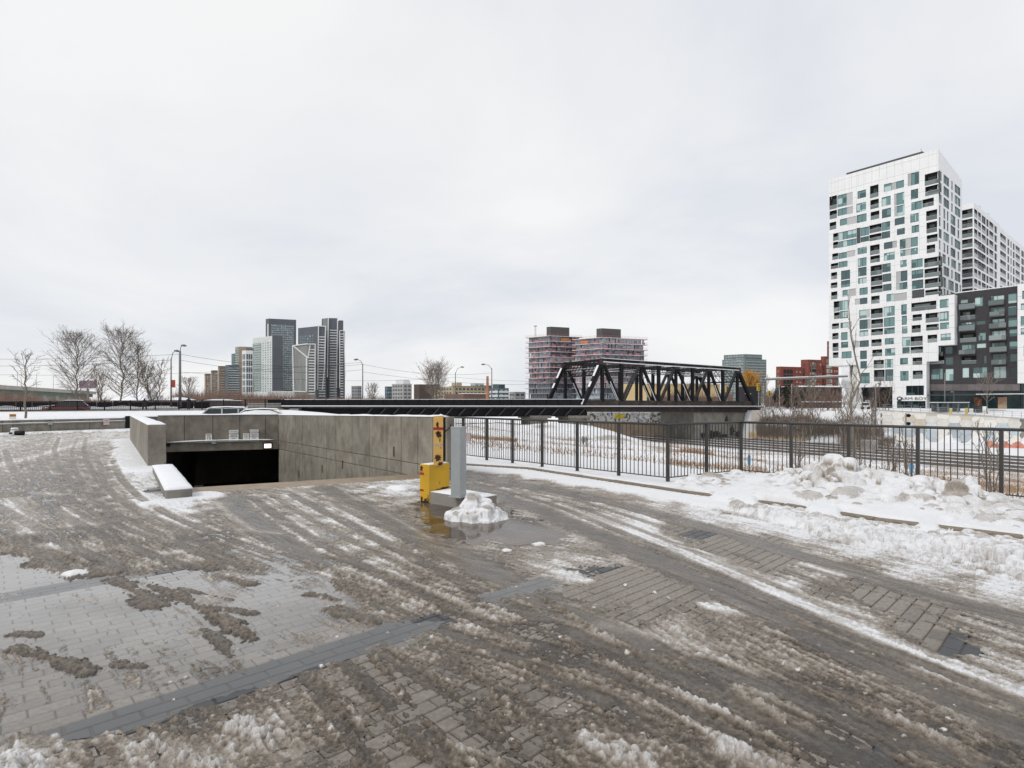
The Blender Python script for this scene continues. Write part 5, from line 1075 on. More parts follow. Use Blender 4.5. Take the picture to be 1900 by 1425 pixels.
def panel(F, r, parent, m, rec=.15, name='infill_panel'):
    a, b, c, d = r; mb = MB(); mb.prism([F.P(a, c, -rec), F.P(b, c, -rec), F.P(b, c, -rec - .1), F.P(a, c, -rec - .1)], [F.P(a, d, -rec), F.P(b, d, -rec), F.P(b, d, -rec - .1), F.P(a, d, -rec - .1)]); return mb.build(name, m, parent)
def place(F, specs, parent, wallm, outline, glass=GLASS, frame=FRAME, depth=.3):
    opens = [F.rect(*s[1:5]) for s in specs]
    facade_wall(F, outline, opens, depth, wallm, parent)
    for s, r in zip(specs, opens):
        t = s[0]
        if t == 'W': window(F, r, parent, glass, frame)
        elif t == 'K': window(F, r, parent, GLASSD, FRAME)
        elif t == 'B': balcony(F, r, parent)
        elif t == 'G': panel(F, r, parent, GREYP)
        elif t == 'D': panel(F, r, parent, DPANEL)

# ------------------------------------------------------------------ the white tower
def crop(ox, oy, s, L_): return [(t, ox + a * s, ox + b * s, oy + c * s, oy + d * s) for t, a, b, c, d in L_]
S1 = 200 / 1900.0
cA = crop(1530, 270, S1, [('B',85,218,890,1120),('B',88,218,1145,1290),('W',225,390,862,1075),('G',392,495,828,1050),('W',230,395,1105,1228),('G',397,500,1075,1205),('W',580,730,790,925),('B',800,950,700,915),('W',1045,1185,670,808),('G',1187,1258,650,780),('W',1260,1400,620,750),('G',1465,1518,495,715),('W',1520,1665,470,690),('W',560,730,1010,1165),('B',805,955,950,1110),('W',1005,1165,900,1060),('G',1225,1263,852,1060),('W',1265,1405,830,1040),('W',1520,1650,770,940),('W',270,395,1290,1405),('G',397,568,1255,1385),('W',570,740,1210,1350),('B',810,965,1160,1300),('W',1010,1170,1110,1270),('G',1230,1268,1072,1250),('W',1270,1410,1052,1240),('W',1530,1715,985,1130),('W',1235,1410,1272,1395),('W',1510,1660,1200,1350)])
cB = crop(1700, 270, S1, [('B',150,396,482,685),('B',158,396,705,870),('B',107,310,935,1075),('B',175,370,1140,1310)])
cC = crop(1530, 410, S1, [('B',88,205,20,150),('B',150,238,215,345),('B',150,238,368,478),('W',240,562,172,315),('W',240,562,335,445),('D',564,632,120,395),('W',634,785,110,258),('W',634,785,275,365),('B',790,1002,60,200),('B',790,1002,228,340),('W',1005,1155,15,165),('W',1005,1155,185,305),('W',1275,1415,130,240),('W',1535,1665,75,205),('B',135,240,570,680),('W',245,395,555,660),('G',400,540,520,630),('W',580,745,465,580),('B',800,970,420,590),('W',1045,1198,370,490),('G',1200,1275,350,470),('W',1325,1428,320,490),('G',1430,1518,300,480),('W',1520,1645,285,450),('W',1335,1427,510,620),('G',1430,1518,495,605),('W',1520,1645,475,590),('B',110,240,745,840),('W',245,405,710,815),('W',585,740,650,800),('B',805,975,610,730),('W',1045,1235,555,690),('B',115,220,905,1025),('W',290,450,870,1030),('W',590,740,815,970),('B',810,1010,780,950),('W',1013,1165,750,900),('W',1335,1450,690,810),('W',1530,1730,670,820),('B',110,225,1085,1180),('W',290,450,1045,1165),('W',590,740,1000,1100),('B',815,1018,965,1130),('W',1020,1175,930,1070),('G',1260,1338,890,1080),('W',1340,1460,875,1060),('W',1535,1740,860,1010),('B',115,225,1245,1380),('W',315,420,1215,1330),('G',422,550,1195,1325),('W',615,760,1175,1300),('B',815,1025,1142,1260),('W',1030,1180,1110,1230),('G',1260,1318,1085,1215),('W',1320,1460,1080,1205),('W',1540,1740,1040,1195),('D',1540,1758,1210,1355)])
cD = crop(1700, 410, S1, [('B',180,370,15,205),('B',185,378,240,370),('B',185,335,420,560),('B',140,430,640,800),('B',145,430,830,980),('B',150,430,1010,1170),('B',160,430,1205,1300)])
cE = crop(1530, 550, S1, [('G',535,618,40,145),('W',620,755,25,135),('B',820,970,-10,125),('W',1090,1218,-45,90),('G',1220,1450,-60,75),('B',160,263,85,265),('W',265,415,70,240),('B',165,268,280,395),('W',270,415,255,385),('W',610,740,235,385),('G',742,800,225,375),('B',815,1025,210,375),('W',1040,1235,175,345),('W',1350,1450,140,320),('B',130,255,475,570),('W',280,390,460,555),('G',392,480,445,545),('W',615,760,410,575),('G',762,812,400,570),('B',820,1030,400,550),('W',1045,1235,370,530),('W',1360,1450,340,500),('B',1550,1715,315,425),('B',135,245,645,755),('W',290,405,630,770),('W',615,770,595,700),('B',820,1030,570,680),('W',1050,1235,550,660),('W',1365,1460,530,655),('B',1535,1695,505,635),('B',140,245,820,960),('W',290,415,800,905),('G',510,605,785,900),('W',615,780,775,890),('B',825,1005,755,875),('W',1060,1220,735,845),('W',1365,1510,715,880),('B',1515,1730,700,868),('B',145,245,985,1080),('W',300,475,970,1090),('W',625,745,955,1105),('B',840,1015,935,1055),('W',1065,1245,915,1045),('W',1370,1500,895,1005),('B',1515,1735,885,995),('W',630,745,1140,1270),('B',865,1045,1120,1265),('W',1060,1210,1105,1255),('W',1330,1470,1085,1200),('B',1550,1720,1075,1205)])
cF = crop(1700, 540, S1, [('B',-85,355,190,340),('W',415,570,145,295),('B',165,400,385,550),('W',410,575,360,530),('B',175,400,585,690),('W',420,580,555,670),('B',200,370,770,905),('W',430,610,750,870)])
cG = crop(1540, 670, 180 / 1900.0, [('W',600,780,230,435),('B',860,1070,170,395),('W',1080,1240,160,390),('W',1375,1540,195,385),('B',1620,1815,185,345),('K',1490,1840,480,670)])
Zc = 144.0; TC = Vector((ray(1741) * Zc, Zc, 0)); UT = Vector((-.634, .773, 0)); NT = Vector((-.773, -.634, 0)); VT = Vector((.776, .631, 0)); NS = Vector((.631, -.776, 0))
FT = Face(TC, UT, NT)
tw = empty('white_tower', (TC.x, TC.y, .6), 'tall white apartment tower with scattered teal windows and recessed balconies', 'building')
ztop = zat(276, Zc); qL = FT.q(1538); q19 = FT.q(1719); qLB = FT.q(1771)
zblk_t, zblk_b = FT.z(1755, 548), FT.z(1745, 641); zcut = FT.z(1561, 678); q84 = FT.q(1590)
outl = [(0, qL, zcut, ztop), (qLB, 0.0, zblk_b, zblk_t), (q19, q84, FT.z(1640, 718), zcut + .01), (q19, FT.q(1656), .2, FT.z(1690, 717))]
specs = [s for s in cA + cB + cC + cD + cE + cF + cG]
outl.append((q19, 0.0, .2, zblk_b + .01)) if q19 < 0 else None
door = ('O',) + (1664, 1719 - 1.5, 744, 766)
opens = [FT.rect(*s[1:5]) for s in specs]
facade_wall(FT, outl, opens + [FT.rect(*door[1:])], .35, WHITEP, tw)
for s, r in zip(specs, opens):
    if s[0] == 'W': window(FT, r, tw, GLASS, FRAME)
    elif s[0] == 'K': window(FT, r, tw, GLASSD, FRAME)
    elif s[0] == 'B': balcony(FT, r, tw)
    elif s[0] == 'G': panel(FT, r, tw, GREYP)
    elif s[0] == 'D': panel(FT, r, tw, DPANEL)
window(FT, FT.rect(1664, 1717, 744, 766), tw, GLASSD, FRAME, .6, 4, name='entrance')
# cladding joints (thin recessed lines read as panels)
JNT = mat('cladding_joint', (.45, .45, .45), .8)
for k, f in enumerate(np.linspace(.04, .97, 15)):
    q_ = qL * f; mb = MB(); zz0 = FT.z(1741 + (1538 - 1741) * f, 1538 * 0 + 372 - 92 * (1 - f)); mb.prism([FT.P(q_, zz0, .004), FT.P(q_ + .05, zz0, .004), FT.P(q_ + .05, zz0, -.01), FT.P(q_, zz0, -.01)], [FT.P(q_, ztop, .004), FT.P(q_ + .05, ztop, .004), FT.P(q_ + .05, ztop, -.01), FT.P(q_, ztop, -.01)]); mb.build('panel_joint', JNT, tw)
# side face, roof and body
wS = 22.0; FS = Face(TC, VT, NS); so2 = []
stz = [ztop - 5.2 - 2.98 * k for k in range(16)]
rs = random.Random(11)
for k, z in enumerate(stz):
    pat = rs.choice([[(.5, 2.2), (3.6, 6.6), (8.4, 10), (11.6, 16.2), (18.2, 20.6)], [(.6, 2), (4.4, 6.2), (7.6, 9), (11, 15.6), (17.6, 19.2)], [(.8, 6.8), (9, 14), (15.2, 18.2), (19.6, 21)], [(.5, 3), (4.6, 9.6), (11.6, 13), (14.8, 20.4)]])
    for a, b in pat: so2.append((a, b, z - 2.35 if k not in (3, 9) else z - 2.6, z))
FS_out = [(0, wS, zblk_t, ztop - 3)]
facade_wall(FS, FS_out, so2, .3, WHITES, tw, 'side_wall')
for r in so2: window(FS, r, tw, GLASS, FRAME, .2)
mb = MB(); mb.quad([FS.P(0, ztop - 3), FS.P(wS, ztop - 3), FS.P(wS, ztop - 2.6), FS.P(0, ztop)])
mb.quad([FT.P(0, ztop - .6, -.01), FT.P(qL, ztop - .6, -.01), FS.P(wS, ztop - 3, 0) + UT * qL, FS.P(wS, ztop - 3)])
mb.quad([FT.P(qL, zcut), FT.P(qL, ztop), FT.P(qL, ztop - 2.6, -wS), FT.P(qL, zcut, -wS)]); mb.quad([FS.P(wS, zblk_t), FS.P(wS, ztop - 2.6), FS.P(wS, ztop - 2.6) + UT * qL, FS.P(wS, zblk_t) + UT * qL])
mb.quad([FT.P(0, zcut), FT.P(qL, zcut), FT.P(qL, zcut, -wS), FT.P(0, zcut, -wS)]); mb.quad([FS.P(wS, .2), FS.P(wS, zblk_t), FS.P(wS, zblk_t) + UT * qL, FS.P(wS, .2) + UT * qL])
mb.quad([FT.P(qLB, zblk_t), FT.P(0, zblk_t), FT.P(0, zblk_t, -8), FT.P(qLB, zblk_t, -8)]); mb.quad([FT.P(qLB, zblk_b), FT.P(qLB, zblk_t), FT.P(qLB, zblk_t, -8), FT.P(qLB, zblk_b, -8)]); mb.quad([FT.P(qLB, zblk_b), FT.P(0, zblk_b), FT.P(0, zblk_b, -8), FT.P(qLB, zblk_b, -8)])
mb.quad([FT.P(q19, .2), FT.P(q19, zblk_b), FT.P(q19, zblk_b, -3), FT.P(q19, .2, -3)])
mb.quad([FT.P(q84, .2, -6), FT.P(q84, zcut, -6), FT.P(q19, zcut, -6), FT.P(q19, .2, -6)])
mb.build('tower_body', WHITES, tw)
mb = MB(); mb.quad([FT.P(q84 + .5, .2, -7), FT.P(FT.q(1656), .2, -2.2), FT.P(FT.q(1656), zcut, -2.2), FT.P(q84 + .5, zcut, -2.2)]); mb.build('ground_floor_glazing', GLASSD, tw)
q0_, q1_ = FT.q(1560), FT.q(1703); mb = MB(); zt_ = zat(281, FT.Y(q1_)) + 1.2
mb.prism([FT.P(q0_, ztop - 2, -4), FT.P(q1_, ztop - 2, -4), FT.P(q1_, ztop - 2, -14), FT.P(q0_, ztop - 2, -14)], [FT.P(q0_, zt_, -4), FT.P(q1_, zt_, -4), FT.P(q1_, zt_, -14), FT.P(q0_, zt_, -14)]); mb.build('roof_plant_room', DPANEL, tw)
mb = MB(); mb.tube([FT.P(FT.q(1698), zt_, -5), FT.P(FT.q(1698), zt_ + 1.2, -5)], .05, 5); mb.build('mast', POLE, tw)
for x in (1765, 1776):
    p = FS.P(FS.q(x), ztop - 2.2, -.8); mb = MB(); mb.tube([p, p + Vector((0, 0, 1.1)), p + Vector((-.8, 0, 1.2))], .06, 5); mb.build('roof_davit', FRAMEL, tw)
# splayed columns under the raised corner
COLM = mat('column_white', (.62, .60, .56), .7, .12, .6)
for (xa, xb, y0) in ((1566, 1578, 678), (1588, 1577, 678)):
    t0, b0_ = FT.P(FT.q(xa), zcut + .1, -1.5), FT.P(FT.q(xb), .2, -1.5); mb = MB(); mb.beam(t0, b0_, 1.9, 1.6, up=NT); bevel(mb.build('splayed_column', COLM, tw), .25, 3)
mb = MB(); z3 = FT.z(1561, 720); mb.prism([FT.P(FT.q(1560), z3, -.5), FT.P(FT.q(1575), z3, -.5), FT.P(FT.q(1575), z3, -6), FT.P(FT.q(1560), z3, -6)], [FT.P(FT.q(1560), zcut, -.5), FT.P(FT.q(1575), zcut, -.5), FT.P(FT.q(1575), zcut, -6), FT.P(FT.q(1560), zcut, -6)]); mb.build('corner_pier', WHITES, tw)
# shop sign lettering on the facade
text_on(tw, 'FARM BOY', FT.P((FT.q(1674) + FT.q(1711)) / 2, FT.z(1692, 740), .06), -UT, NT, 1.05, INK, 1.3, 'shop_lettering')
mb = MB(); c = FT.P(FT.q(1669), FT.z(1669, 740), .05); mb.tube([c + NT * 0, c + NT * .06], .62, 14); mb.build('shop_emblem', INK, tw); mb = MB(); mb.obox(c + NT * .07, UT, NT, .28, .03, c.z - .12, c.z + .3); mb.build('shop_emblem_cutout', WHITES, tw)

# ------------------------------------------------------------------ dark brick podium block
FP = Face(TC - NT * 2.6, UT, NT)
pod = empty('dark_brick_block', (TC.x + 10, TC.y - 8, .6), 'dark brick apartment block with teal windows above a glazed shopfront', 'building')
pS = crop(1700, 540, S1, [('K',780,910,145,215),('W',1030,1180,100,270),('W',1310,1550,75,165),('W',1610,1770,40,215),('B',775,1040,335,510),('W',1310,1560,280,365),('W',1615,1770,260,430),('W',790,1040,545,640),('W',1055,1220,520,590),('W',1340,1560,490,572),('W',1620,1780,460,630),('B',770,1060,740,905),('W',1095,1225,730,870),('W',1330,1580,700,782),('W',1640,1780,670,800),('W',800,1040,940,1030),('W',1065,1230,920,1005),('W',1330,1570,910,985),('W',1640,1790,880,1020),('W',320,480,990,1100),('W',510,640,980,1110),('B',230,490,1160,1290),('W',515,650,1160,1300),('B',800,1060,1150,1290),('W',1190,1240,1130,1280),('K',1345,1590,1110,1260),('K',1650,1800,1100,1240)]) + crop(1710, 670, .1, [('W',175,395,140,340),('W',440,590,140,365),('W',755,880,120,310),('W',950,1215,110,310),('K',1330,1570,100,320),('K',1640,1790,110,310)])
qR = FP.q(1892); qp0 = FP.q(1716); zpt = FP.z(1830, 538)
GLASSP = glassmat('podium_glass', (.06, .11, .115), (.20, .32, .31), (.48, .62, .60), .4)
place(FP, pS, pod, DBRICK, [(qR, qp0, FP.z(1800, 725), zpt)], GLASSP)
for (a, b, c, d) in ((1290,1560,165,245),(1310,1570,368,445),(1300,1600,573,650),(1300,1600,783,865),(1310,1610,987,1070),(770,1050,230,320),(770,1050,610,700),(770,1060,1040,1110),(270,490,1080,1140),(1340,1600,1215,1290)):
    r = FP.rect(1700 + a * S1, 1700 + b * S1, 540 + c * S1, 540 + d * S1); mb = MB(); pr = 1.1
    mb.prism([FP.P(r[0], r[2], pr), FP.P(r[1], r[2], pr), FP.P(r[1], r[2], pr - .05), FP.P(r[0], r[2], pr - .05)], [FP.P(r[0], r[3], pr), FP.P(r[1], r[3], pr), FP.P(r[1], r[3], pr - .05), FP.P(r[0], r[3], pr - .05)], 0)
    mb.prism([FP.P(r[0], r[2] - .2, pr + .02), FP.P(r[1], r[2] - .2, pr + .02), FP.P(r[1], r[2] - .2, .0), FP.P(r[0], r[2] - .2, .0)], [FP.P(r[0], r[2], pr + .02), FP.P(r[1], r[2], pr + .02), FP.P(r[1], r[2], .0), FP.P(r[0], r[2], .0)], 1)
    mb.build('projecting_balcony', [RAILG, DPANEL], pod)
def strip(name, m, x0, x1, y0, y1, d0=0, th=.4, F=FP, parent=pod):
    r = F.rect(x0, x1, y0, y1); mb = MB(); mb.prism([F.P(r[0], r[2], d0), F.P(r[1], r[2], d0), F.P(r[1], r[2], d0 - th), F.P(r[0], r[2], d0 - th)], [F.P(r[0], r[3], d0), F.P(r[1], r[3], d0), F.P(r[1], r[3], d0 - th), F.P(r[0], r[3], d0 - th)]); return mb.build(name, m, parent)
for i in range(12):
    x0 = 1726 + i * 13.9; strip('fascia_panel', mat('fascia_brown', (.14, .12, .12), .7, .2, 1, objrand=.12), x0, x0 + 13.6, 713, 724.8, .02)
for i in range(9):
    x0 = 1726 + i * 19; strip('shop_glazing', mat('shop_glass', (.012, .035, .036), .06, .2, .3), x0, x0 + 18.6, 725, 764, -.5, .2)
strip('canopy', DPANEL, 1718, 1905, 732, 733.5, 2.2, 2.6); strip('canopy_snow', SNOW, 1815, 1905, 730.6, 732, 2.2, 2.4)
for k, (x0, x1, y0, y1, c1, c2) in enumerate(((1807, 1822, 737, 753, (.40, .10, .03), (.05, .04, .03)), (1851, 1868, 737, 758, (.45, .22, .14), (.32, .30, .2)))):
    strip('shop_poster', mat('poster_%d' % k, c1, .6, .4, 1.2, col2=c2, c2scale=.8, c2lo=.45, c2hi=.55), x0, x1, y0, y1, -.25, .05)
mb = MB(); mb.quad([FP.P(qR, zpt), FP.P(qp0, zpt), FP.P(qp0, zpt, -12), FP.P(qR, zpt, -12)]); mb.quad([FP.P(qR, .2), FP.P(qR, zpt), FP.P(qR, zpt, -12), FP.P(qR, .2, -12)]); mb.quad([FP.P(qR, .2, -6), FP.P(qp0, .2, -6), FP.P(qp0, zpt, -6), FP.P(qR, zpt, -6)]); mb.build('block_body', DBRICK, pod)
strip('parapet_snow', SNOW, 1775, 1890, 535.5, 537, .1, .5)
# white block at the picture's edge
FW = Face(TC - NT * .4, UT, NT); wb2 = empty('white_end_block', (FW.P(FW.q(1895), 0).x, FW.P(FW.q(1895), 0).y, .6), 'white clad end block beyond the dark brick block', 'building')
ws = crop(1700, 540, S1, [('W',1868,1990,-10,135),('W',1845,1960,215,330),('W',1840,1990,440,620),('W',1842,1980,650,765),('W',1895,2050,960,1150),('W',2060,2200,200,330),('W',2060,2200,640,780)])
qa, qb = FW.q(1960), FW.q(1888); place(FW, ws, wb2, WHITEP, [(qa, qb, FW.z(1900, 711), FW.z(1890, 527))])
mb = MB(); zt_ = FW.z(1890, 527); zl_ = FW.z(1900, 711)
mb.quad([FW.P(qb, zl_), FW.P(qb, zt_), FW.P(qb, zt_, -10), FW.P(qb, zl_, -10)]); mb.quad([FW.P(qa, zt_), FW.P(qb, zt_), FW.P(qb, zt_, -10), FW.P(qa, zt_, -10)]); mb.quad([FW.P(qa, zl_), FW.P(qb, zl_), FW.P(qb, zl_, -10), FW.P(qa, zl_, -10)]); mb.quad([FW.P(qa, zl_, -8), FW.P(qb, zl_, -8), FW.P(qb, zt_, -8), FW.P(qa, zt_, -8)]); mb.build('block_body', WHITES, wb2)
mb = MB(); mb.prism([FW.P(qa, .2, -3), FW.P(qb, .2, -3), FW.P(qb, .2, -9), FW.P(qa, .2, -9)], [FW.P(qa, zl_, -3), FW.P(qb, zl_, -3), FW.P(qb, zl_, -9), FW.P(qa, zl_, -9)]); mb.build('shopfront', GLASSD, wb2)

# ------------------------------------------------------------------ second white tower with balconies behind
def corner_building(name, label, xc, x0, x1, ytop, Z, ul, ur, zbase=.5, cat='building'):
    c = Vector((ray(xc) * Z, Z, 0)); nl = Vector((-ul[1], ul[0])); 
    if nl.y > 0: nl = -nl
    nr_ = Vector((ur[1], -ur[0]))
    if nr_.y > 0: nr_ = -nr_
    e = empty(name, (c.x, c.y, zbase), label, cat)
    A, B = Face(c, ul, nl), Face(c, ur, nr_); return e, A, B, (A.q(x0) if x0 is not None else 0), (B.q(x1) if x1 is not None else 0), zat(ytop, Z)
def body(A, B, la, lb, zt, m, e, zb_=.3, name='building_body', inset=.25):
    p = [A.P(0, 0), B.P(lb, 0), B.P(lb, 0) + A.u * la, A.P(la, 0)]; ctr = sum(p, Vector()) / 4
    p = [q + (ctr - q).normalized() * inset * 1.4 for q in p]; mb = MB()
    mb.prism([(q.x, q.y, zb_) for q in p], [(q.x, q.y, zt) for q in p]); return mb.build(name, m, e)
e2, A2, B2, la2, lb2, z2 = corner_building('balcony_tower', 'white tower with stacked dark corner balconies behind the main tower', 1807, 1780, 1856, 376, 170, UT, VT)
oa, ob = [], []
for k in range(15):
    z = z2 - 1.6 - 3.0 * k
    oa.append(('B', (.3, la2, z - 2.5, z)))
    for a, b, t in ((.4, 4.2, 'B'), (5.0, 8.4, 'B'), (9.4, 14.5, 'B' if k % 3 else 'W'), (15.3, 18.2, 'W'), (19, 24.6, 'B'), (26, 29.5, 'W')):
        if k in (3, 4, 5) and a < 9: 
            if a > 5: continue
            b = 12
        if b < lb2: ob.append((t, (a, b, z - 2.4, z)))
for F_, l_, os_ in ((A2, la2, oa), (B2, lb2, ob)):
    facade_wall(F_, [(0, l_, .5, z2)], [r for _, r in os_], .3, WHITES, e2)
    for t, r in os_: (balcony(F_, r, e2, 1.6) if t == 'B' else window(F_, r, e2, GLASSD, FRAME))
body(A2, B2, la2, lb2, z2 - .1, DPANEL, e2, inset=2.2)
mb = MB(); mb.quad([A2.P(0, z2 - .05), B2.P(lb2, z2 - .05), B2.P(lb2, z2 - .05) + UT * la2, A2.P(la2, z2 - .05)]); mb.build('roof', WHITES, e2)
for x in (1830, 1846):
    p = B2.P(B2.q(x), z2, -1.5); mb = MB(); mb.tube([p, p + Vector((0, 0, 2.6)), p + Vector((-1.6, -.4, 2.7))], .09, 5); mb.build('roof_davit', FRAMEL, e2)
e3, A3, B3, la3, lb3, z3 = corner_building('stepped_white_block', 'white block with deep shadowed balconies stepping down beyond the balcony tower', 1855, 1850, 1990, 421, 196, UT, VT)
os_ = []
for k in range(14):
    z = z3 - 1.8 - 3.05 * k
    for a, b, t in ((.3, 9.5, 'B'), (12, 15, 'W'), (17, 19, 'W'), (21, 24, 'W'), (25.5, 33, 'B'), (36, 41, 'W')): os_.append((t, (a, b, z - 2.4, z)))
os_ = [o for o in os_ if o[1][1] < lb3]
facade_wall(B3, [(0, lb3, .5, z3)], [r for _, r in os_], .3, WHITES, e3)
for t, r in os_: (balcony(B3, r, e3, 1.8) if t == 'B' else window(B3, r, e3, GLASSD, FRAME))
body(A3, B3, 6, lb3, z3 - .1, DPANEL, e3, inset=2.4); mb = MB(); mb.quad([A3.P(0, .5), A3.P(6, .5), A3.P(6, z3), A3.P(0, z3)]); mb.build('end_wall', WHITES, e3)

# ------------------------------------------------------------------ distant buildings: joined windows
def bands(F, L_, zt, zb_, pitch, parent, glass, slab_m=None, win=(0, 1.0), cols=None, slab=.35, first=.6, proud=.35, name='windows', gap=.3, frac=.62, skip=None):
    """rows of windows (one joined part) and, where given, floor slabs standing proud"""
    mb = MB(); k = 0; z = zt - first; ms = MB(); rr = random.Random(int(L_ * 10) + int(zt))
    while z - pitch > zb_:
        z0, z1 = z - pitch * (.5 + frac / 2), z - pitch * (.5 - frac / 2)
        n = cols or max(2, int(L_ / 3.0)); a0, a1 = win[0] * L_, win[1] * L_; stp = (a1 - a0) / n
        for i in range(n):
            if skip and rr.random() < skip: continue
            a = a0 + i * stp + gap * stp / 2; b = a + stp * (1 - gap); mb.prism([F.P(a, z0, .05), F.P(b, z0, .05), F.P(b, z0, -.2), F.P(a, z0, -.2)], [F.P(a, z1, .05), F.P(b, z1, .05), F.P(b, z1, -.2), F.P(a, z1, -.2)])
        if slab_m: ms.prism([F.P(a0, z - pitch, proud), F.P(a1, z - pitch, proud), F.P(a1, z - pitch, -.2), F.P(a0, z - pitch, -.2)], [F.P(a0, z - pitch + slab * pitch, proud), F.P(a1, z - pitch + slab * pitch, proud), F.P(a1, z - pitch + slab * pitch, -.2), F.P(a0, z - pitch + slab * pitch, -.2)])
        z -= pitch; k += 1
    if mb.f: o = mb.build(name, glass, parent); o['kind'] = 'stuff'
    if ms.f: o = ms.build('floor_slabs', slab_m, parent); o['kind'] = 'stuff'
def prismf(F, a, b, z0, z1, d0, d1, m, e, name):
    mb = MB(); mb.prism([F.P(a, z0, d0), F.P(b, z0, d0), F.P(b, z0, d1), F.P(a, z0, d1)], [F.P(a, z1, d0), F.P(b, z1, d0), F.P(b, z1, d1), F.P(a, z1, d1)]); return mb.build(name, m, e)
CGREY = mat('tower_charcoal', (.10, .11, .13), .5, .15, .1); CDK = mat('tower_dark_glass', (.075, .105, .125), .15, .3, .05); CTEAL = glassmat('far_teal', (.08, .13, .15), (.16, .24, .27), (.38, .47, .50), .3, .08)
CLT = mat('tower_pale', (.62, .65, .63), .6, .08, .1); CGR = mat('tower_greenish', (.42, .50, .47), .5, .1, .1); CBRN = mat('tower_brown', (.20, .14, .11), .8, .2, .15); CBRL = mat('tower_tan', (.36, .29, .22), .8, .2, .15); CW = mat('far_white', (.72, .73, .74), .6, .05, .1); CGM = mat('tower_mesh_grey', (.23, .24, .23), .6, .25, .25, streak=(1, 1, .2))
UL, UR = Vector((-.80, .60)), Vector((.94, .34))
def far(name, label, xc, x0, x1, yt, Z, m, ul=UL, ur=UR):
    e, A, B, la, lb, zt = corner_building(name, label, xc, x0, x1, yt, Z, ul, ur); body(A, B, la, lb, zt, m, e, inset=0.0); return e, A, B, la, lb, zt
e, A, B, la, lb, zt = far('charcoal_tower', 'tall charcoal tower with a frame around rows of dark balconies', 499, 493, 549.5, 591, 760, CGREY)
bands(B, lb, zt - 7, 18, 2.95, e, CTEAL, mat('rail_pale', (.30, .33, .34), .4, .2, .1), (.08, .92), 12, .3, .3, .5); prismf(A, la * .15, la * .45, zt - 60, zt - 7, .1, -.3, CW, e, 'white_strip')
e, A, B, la, lb, zt = far('pale_green_tower', 'pale green balcony tower with a dark wing on its right', 505, 469, 524, 623, 690, CLT)
bands(A, la, zt - 6, 12, 2.95, e, CTEAL, CGR, (.55, 1.0), 6, .4, .3, .9); bands(A, la, zt - 6, 12, 2.95, e, CTEAL, None, (.02, .52), 4, gap=.55); prismf(B, 0, lb, 8, zt, .12, -.3, CGREY, e, 'dark_wing'); bands(B, lb, zt - 8, 12, 2.95, e, CTEAL, None, (.05, .8), 4, gap=.4, name='wing_windows')
prismf(A, la * .45, la, zt - 8, zt + 0, -3, -20, CLT, e, 'roof_block') if False else None
e, A, B, la, lb, zt = far('white_frame_tower', 'rounded white tower with a grid of dark windows', 456, 449, 469, 650, 640, CW)
bands(B, lb, zt - 3, 8, 7.4, e, CDK, None, (.05, .98), 3, gap=.22, frac=.84, first=.5); bands(A, la, zt - 3, 8, 7.4, e, CDK, None, (.1, .9), 2, gap=.25, frac=.84, first=.5, name='side_windows'); prismf(B, lb * .05, lb, zt, zt + 2.5, -2, -12, CGREY, e, 'roof_drum')
e, A, B, la, lb, zt = far('beige_slab', 'beige slab tower with a plain end wall beside green glass', 444, 436.5, 470, 643, 720, CBRL); bands(A, la, zt - 1, 10, 2.95, e, CTEAL, CGR, (0, 1), 3, .3, .3, .5)
prismf(B, 0, lb, zt - 60, zt, .1, -.2, CBRL, e, 'end_wall')
e, A, B, la, lb, zt = far('blue_glass_block', 'blue glass block stepping down beside the beige slab', 424, 418, 444, 677, 700, CDK); bands(B, lb, zt - 1, 8, 2.95, e, CTEAL, CW, (0, 1), 7, .22, .3, .4)
e, A, B, la, lb, zt = far('green_glass_slab', 'narrow green glass slab rising behind the blue block', 434, 429.5, 440, 656, 740, mat('green_glass', (.10, .17, .18), .25, .2, .1)); bands(B, lb, zt - 1, 8, 2.95, e, CTEAL, CGR, (0, 1), 3, .25)
for i, (x0, x1, yt) in enumerate(((379.5, 391, 693), (391.5, 404, 687), (404.5, 418, 679))):
    e, A, B, la, lb, zt = far('brown_block', 'brown brick block with buff balcony stacks, %s of the three' % ('lowest', 'middle one', 'tallest')[i], x0 + 3, x0, x1, yt, 680, CBRN); e['group'] = 'brown apartment blocks'
    bands(B, lb, zt - 2, 5, 2.95, e, CTEAL, CBRL, (.15, .9), 3, .35, .4, .5); prismf(A, la * .2, la * .8, 5, zt - 3, .2, -.2, CBRL, e, 'balcony_stack')
# the angular white-framed group
e, A, B, la, lb, zt = far('faceted_tower', 'lower faceted tower edged with white frames and grey mesh', 571, 543, 585.5, 640, 600, CGM, Vector((-.93, .36)), Vector((.9, .43)))
zt2 = zt
def bar_px(F, x0, y0, x1, y1, wd, m, e, name='white_frame'):
    p, q = F.P(F.q(x0), F.z(x0, y0), .5), F.P(F.q(x1), F.z(x1, y1), .5); mb = MB(); mb.beam(p, q, 1.0, wd, up=F.n); o = mb.build(name, m, e); return o
for a in ((544, 641, 572, 664, .9), (544, 642, 546, 726, 1.2), (545, 726, 570, 727, .9), (570, 664, 569.5, 727, 1.6), (543.5, 641.5, 571, 638, 1.2)): bar_px(A, *a, CW, e)
for a in ((571.5, 664, 575, 641, 1.5), (571, 638.5, 585, 638.5, 1.2), (584.6, 638, 584, 725, 1.3)): bar_px(B, *a, CW, e)
bands(B, lb, zt - 2, 8, 2.95, e, CDK, CW, (.12, .88), 2, .4, .3, .5, gap=.02)
bands(A, la, zt - 2, 8, 2.95, e, CDK, CW, (.94, 1.0), 1, .4, .3, .5, gap=.02)
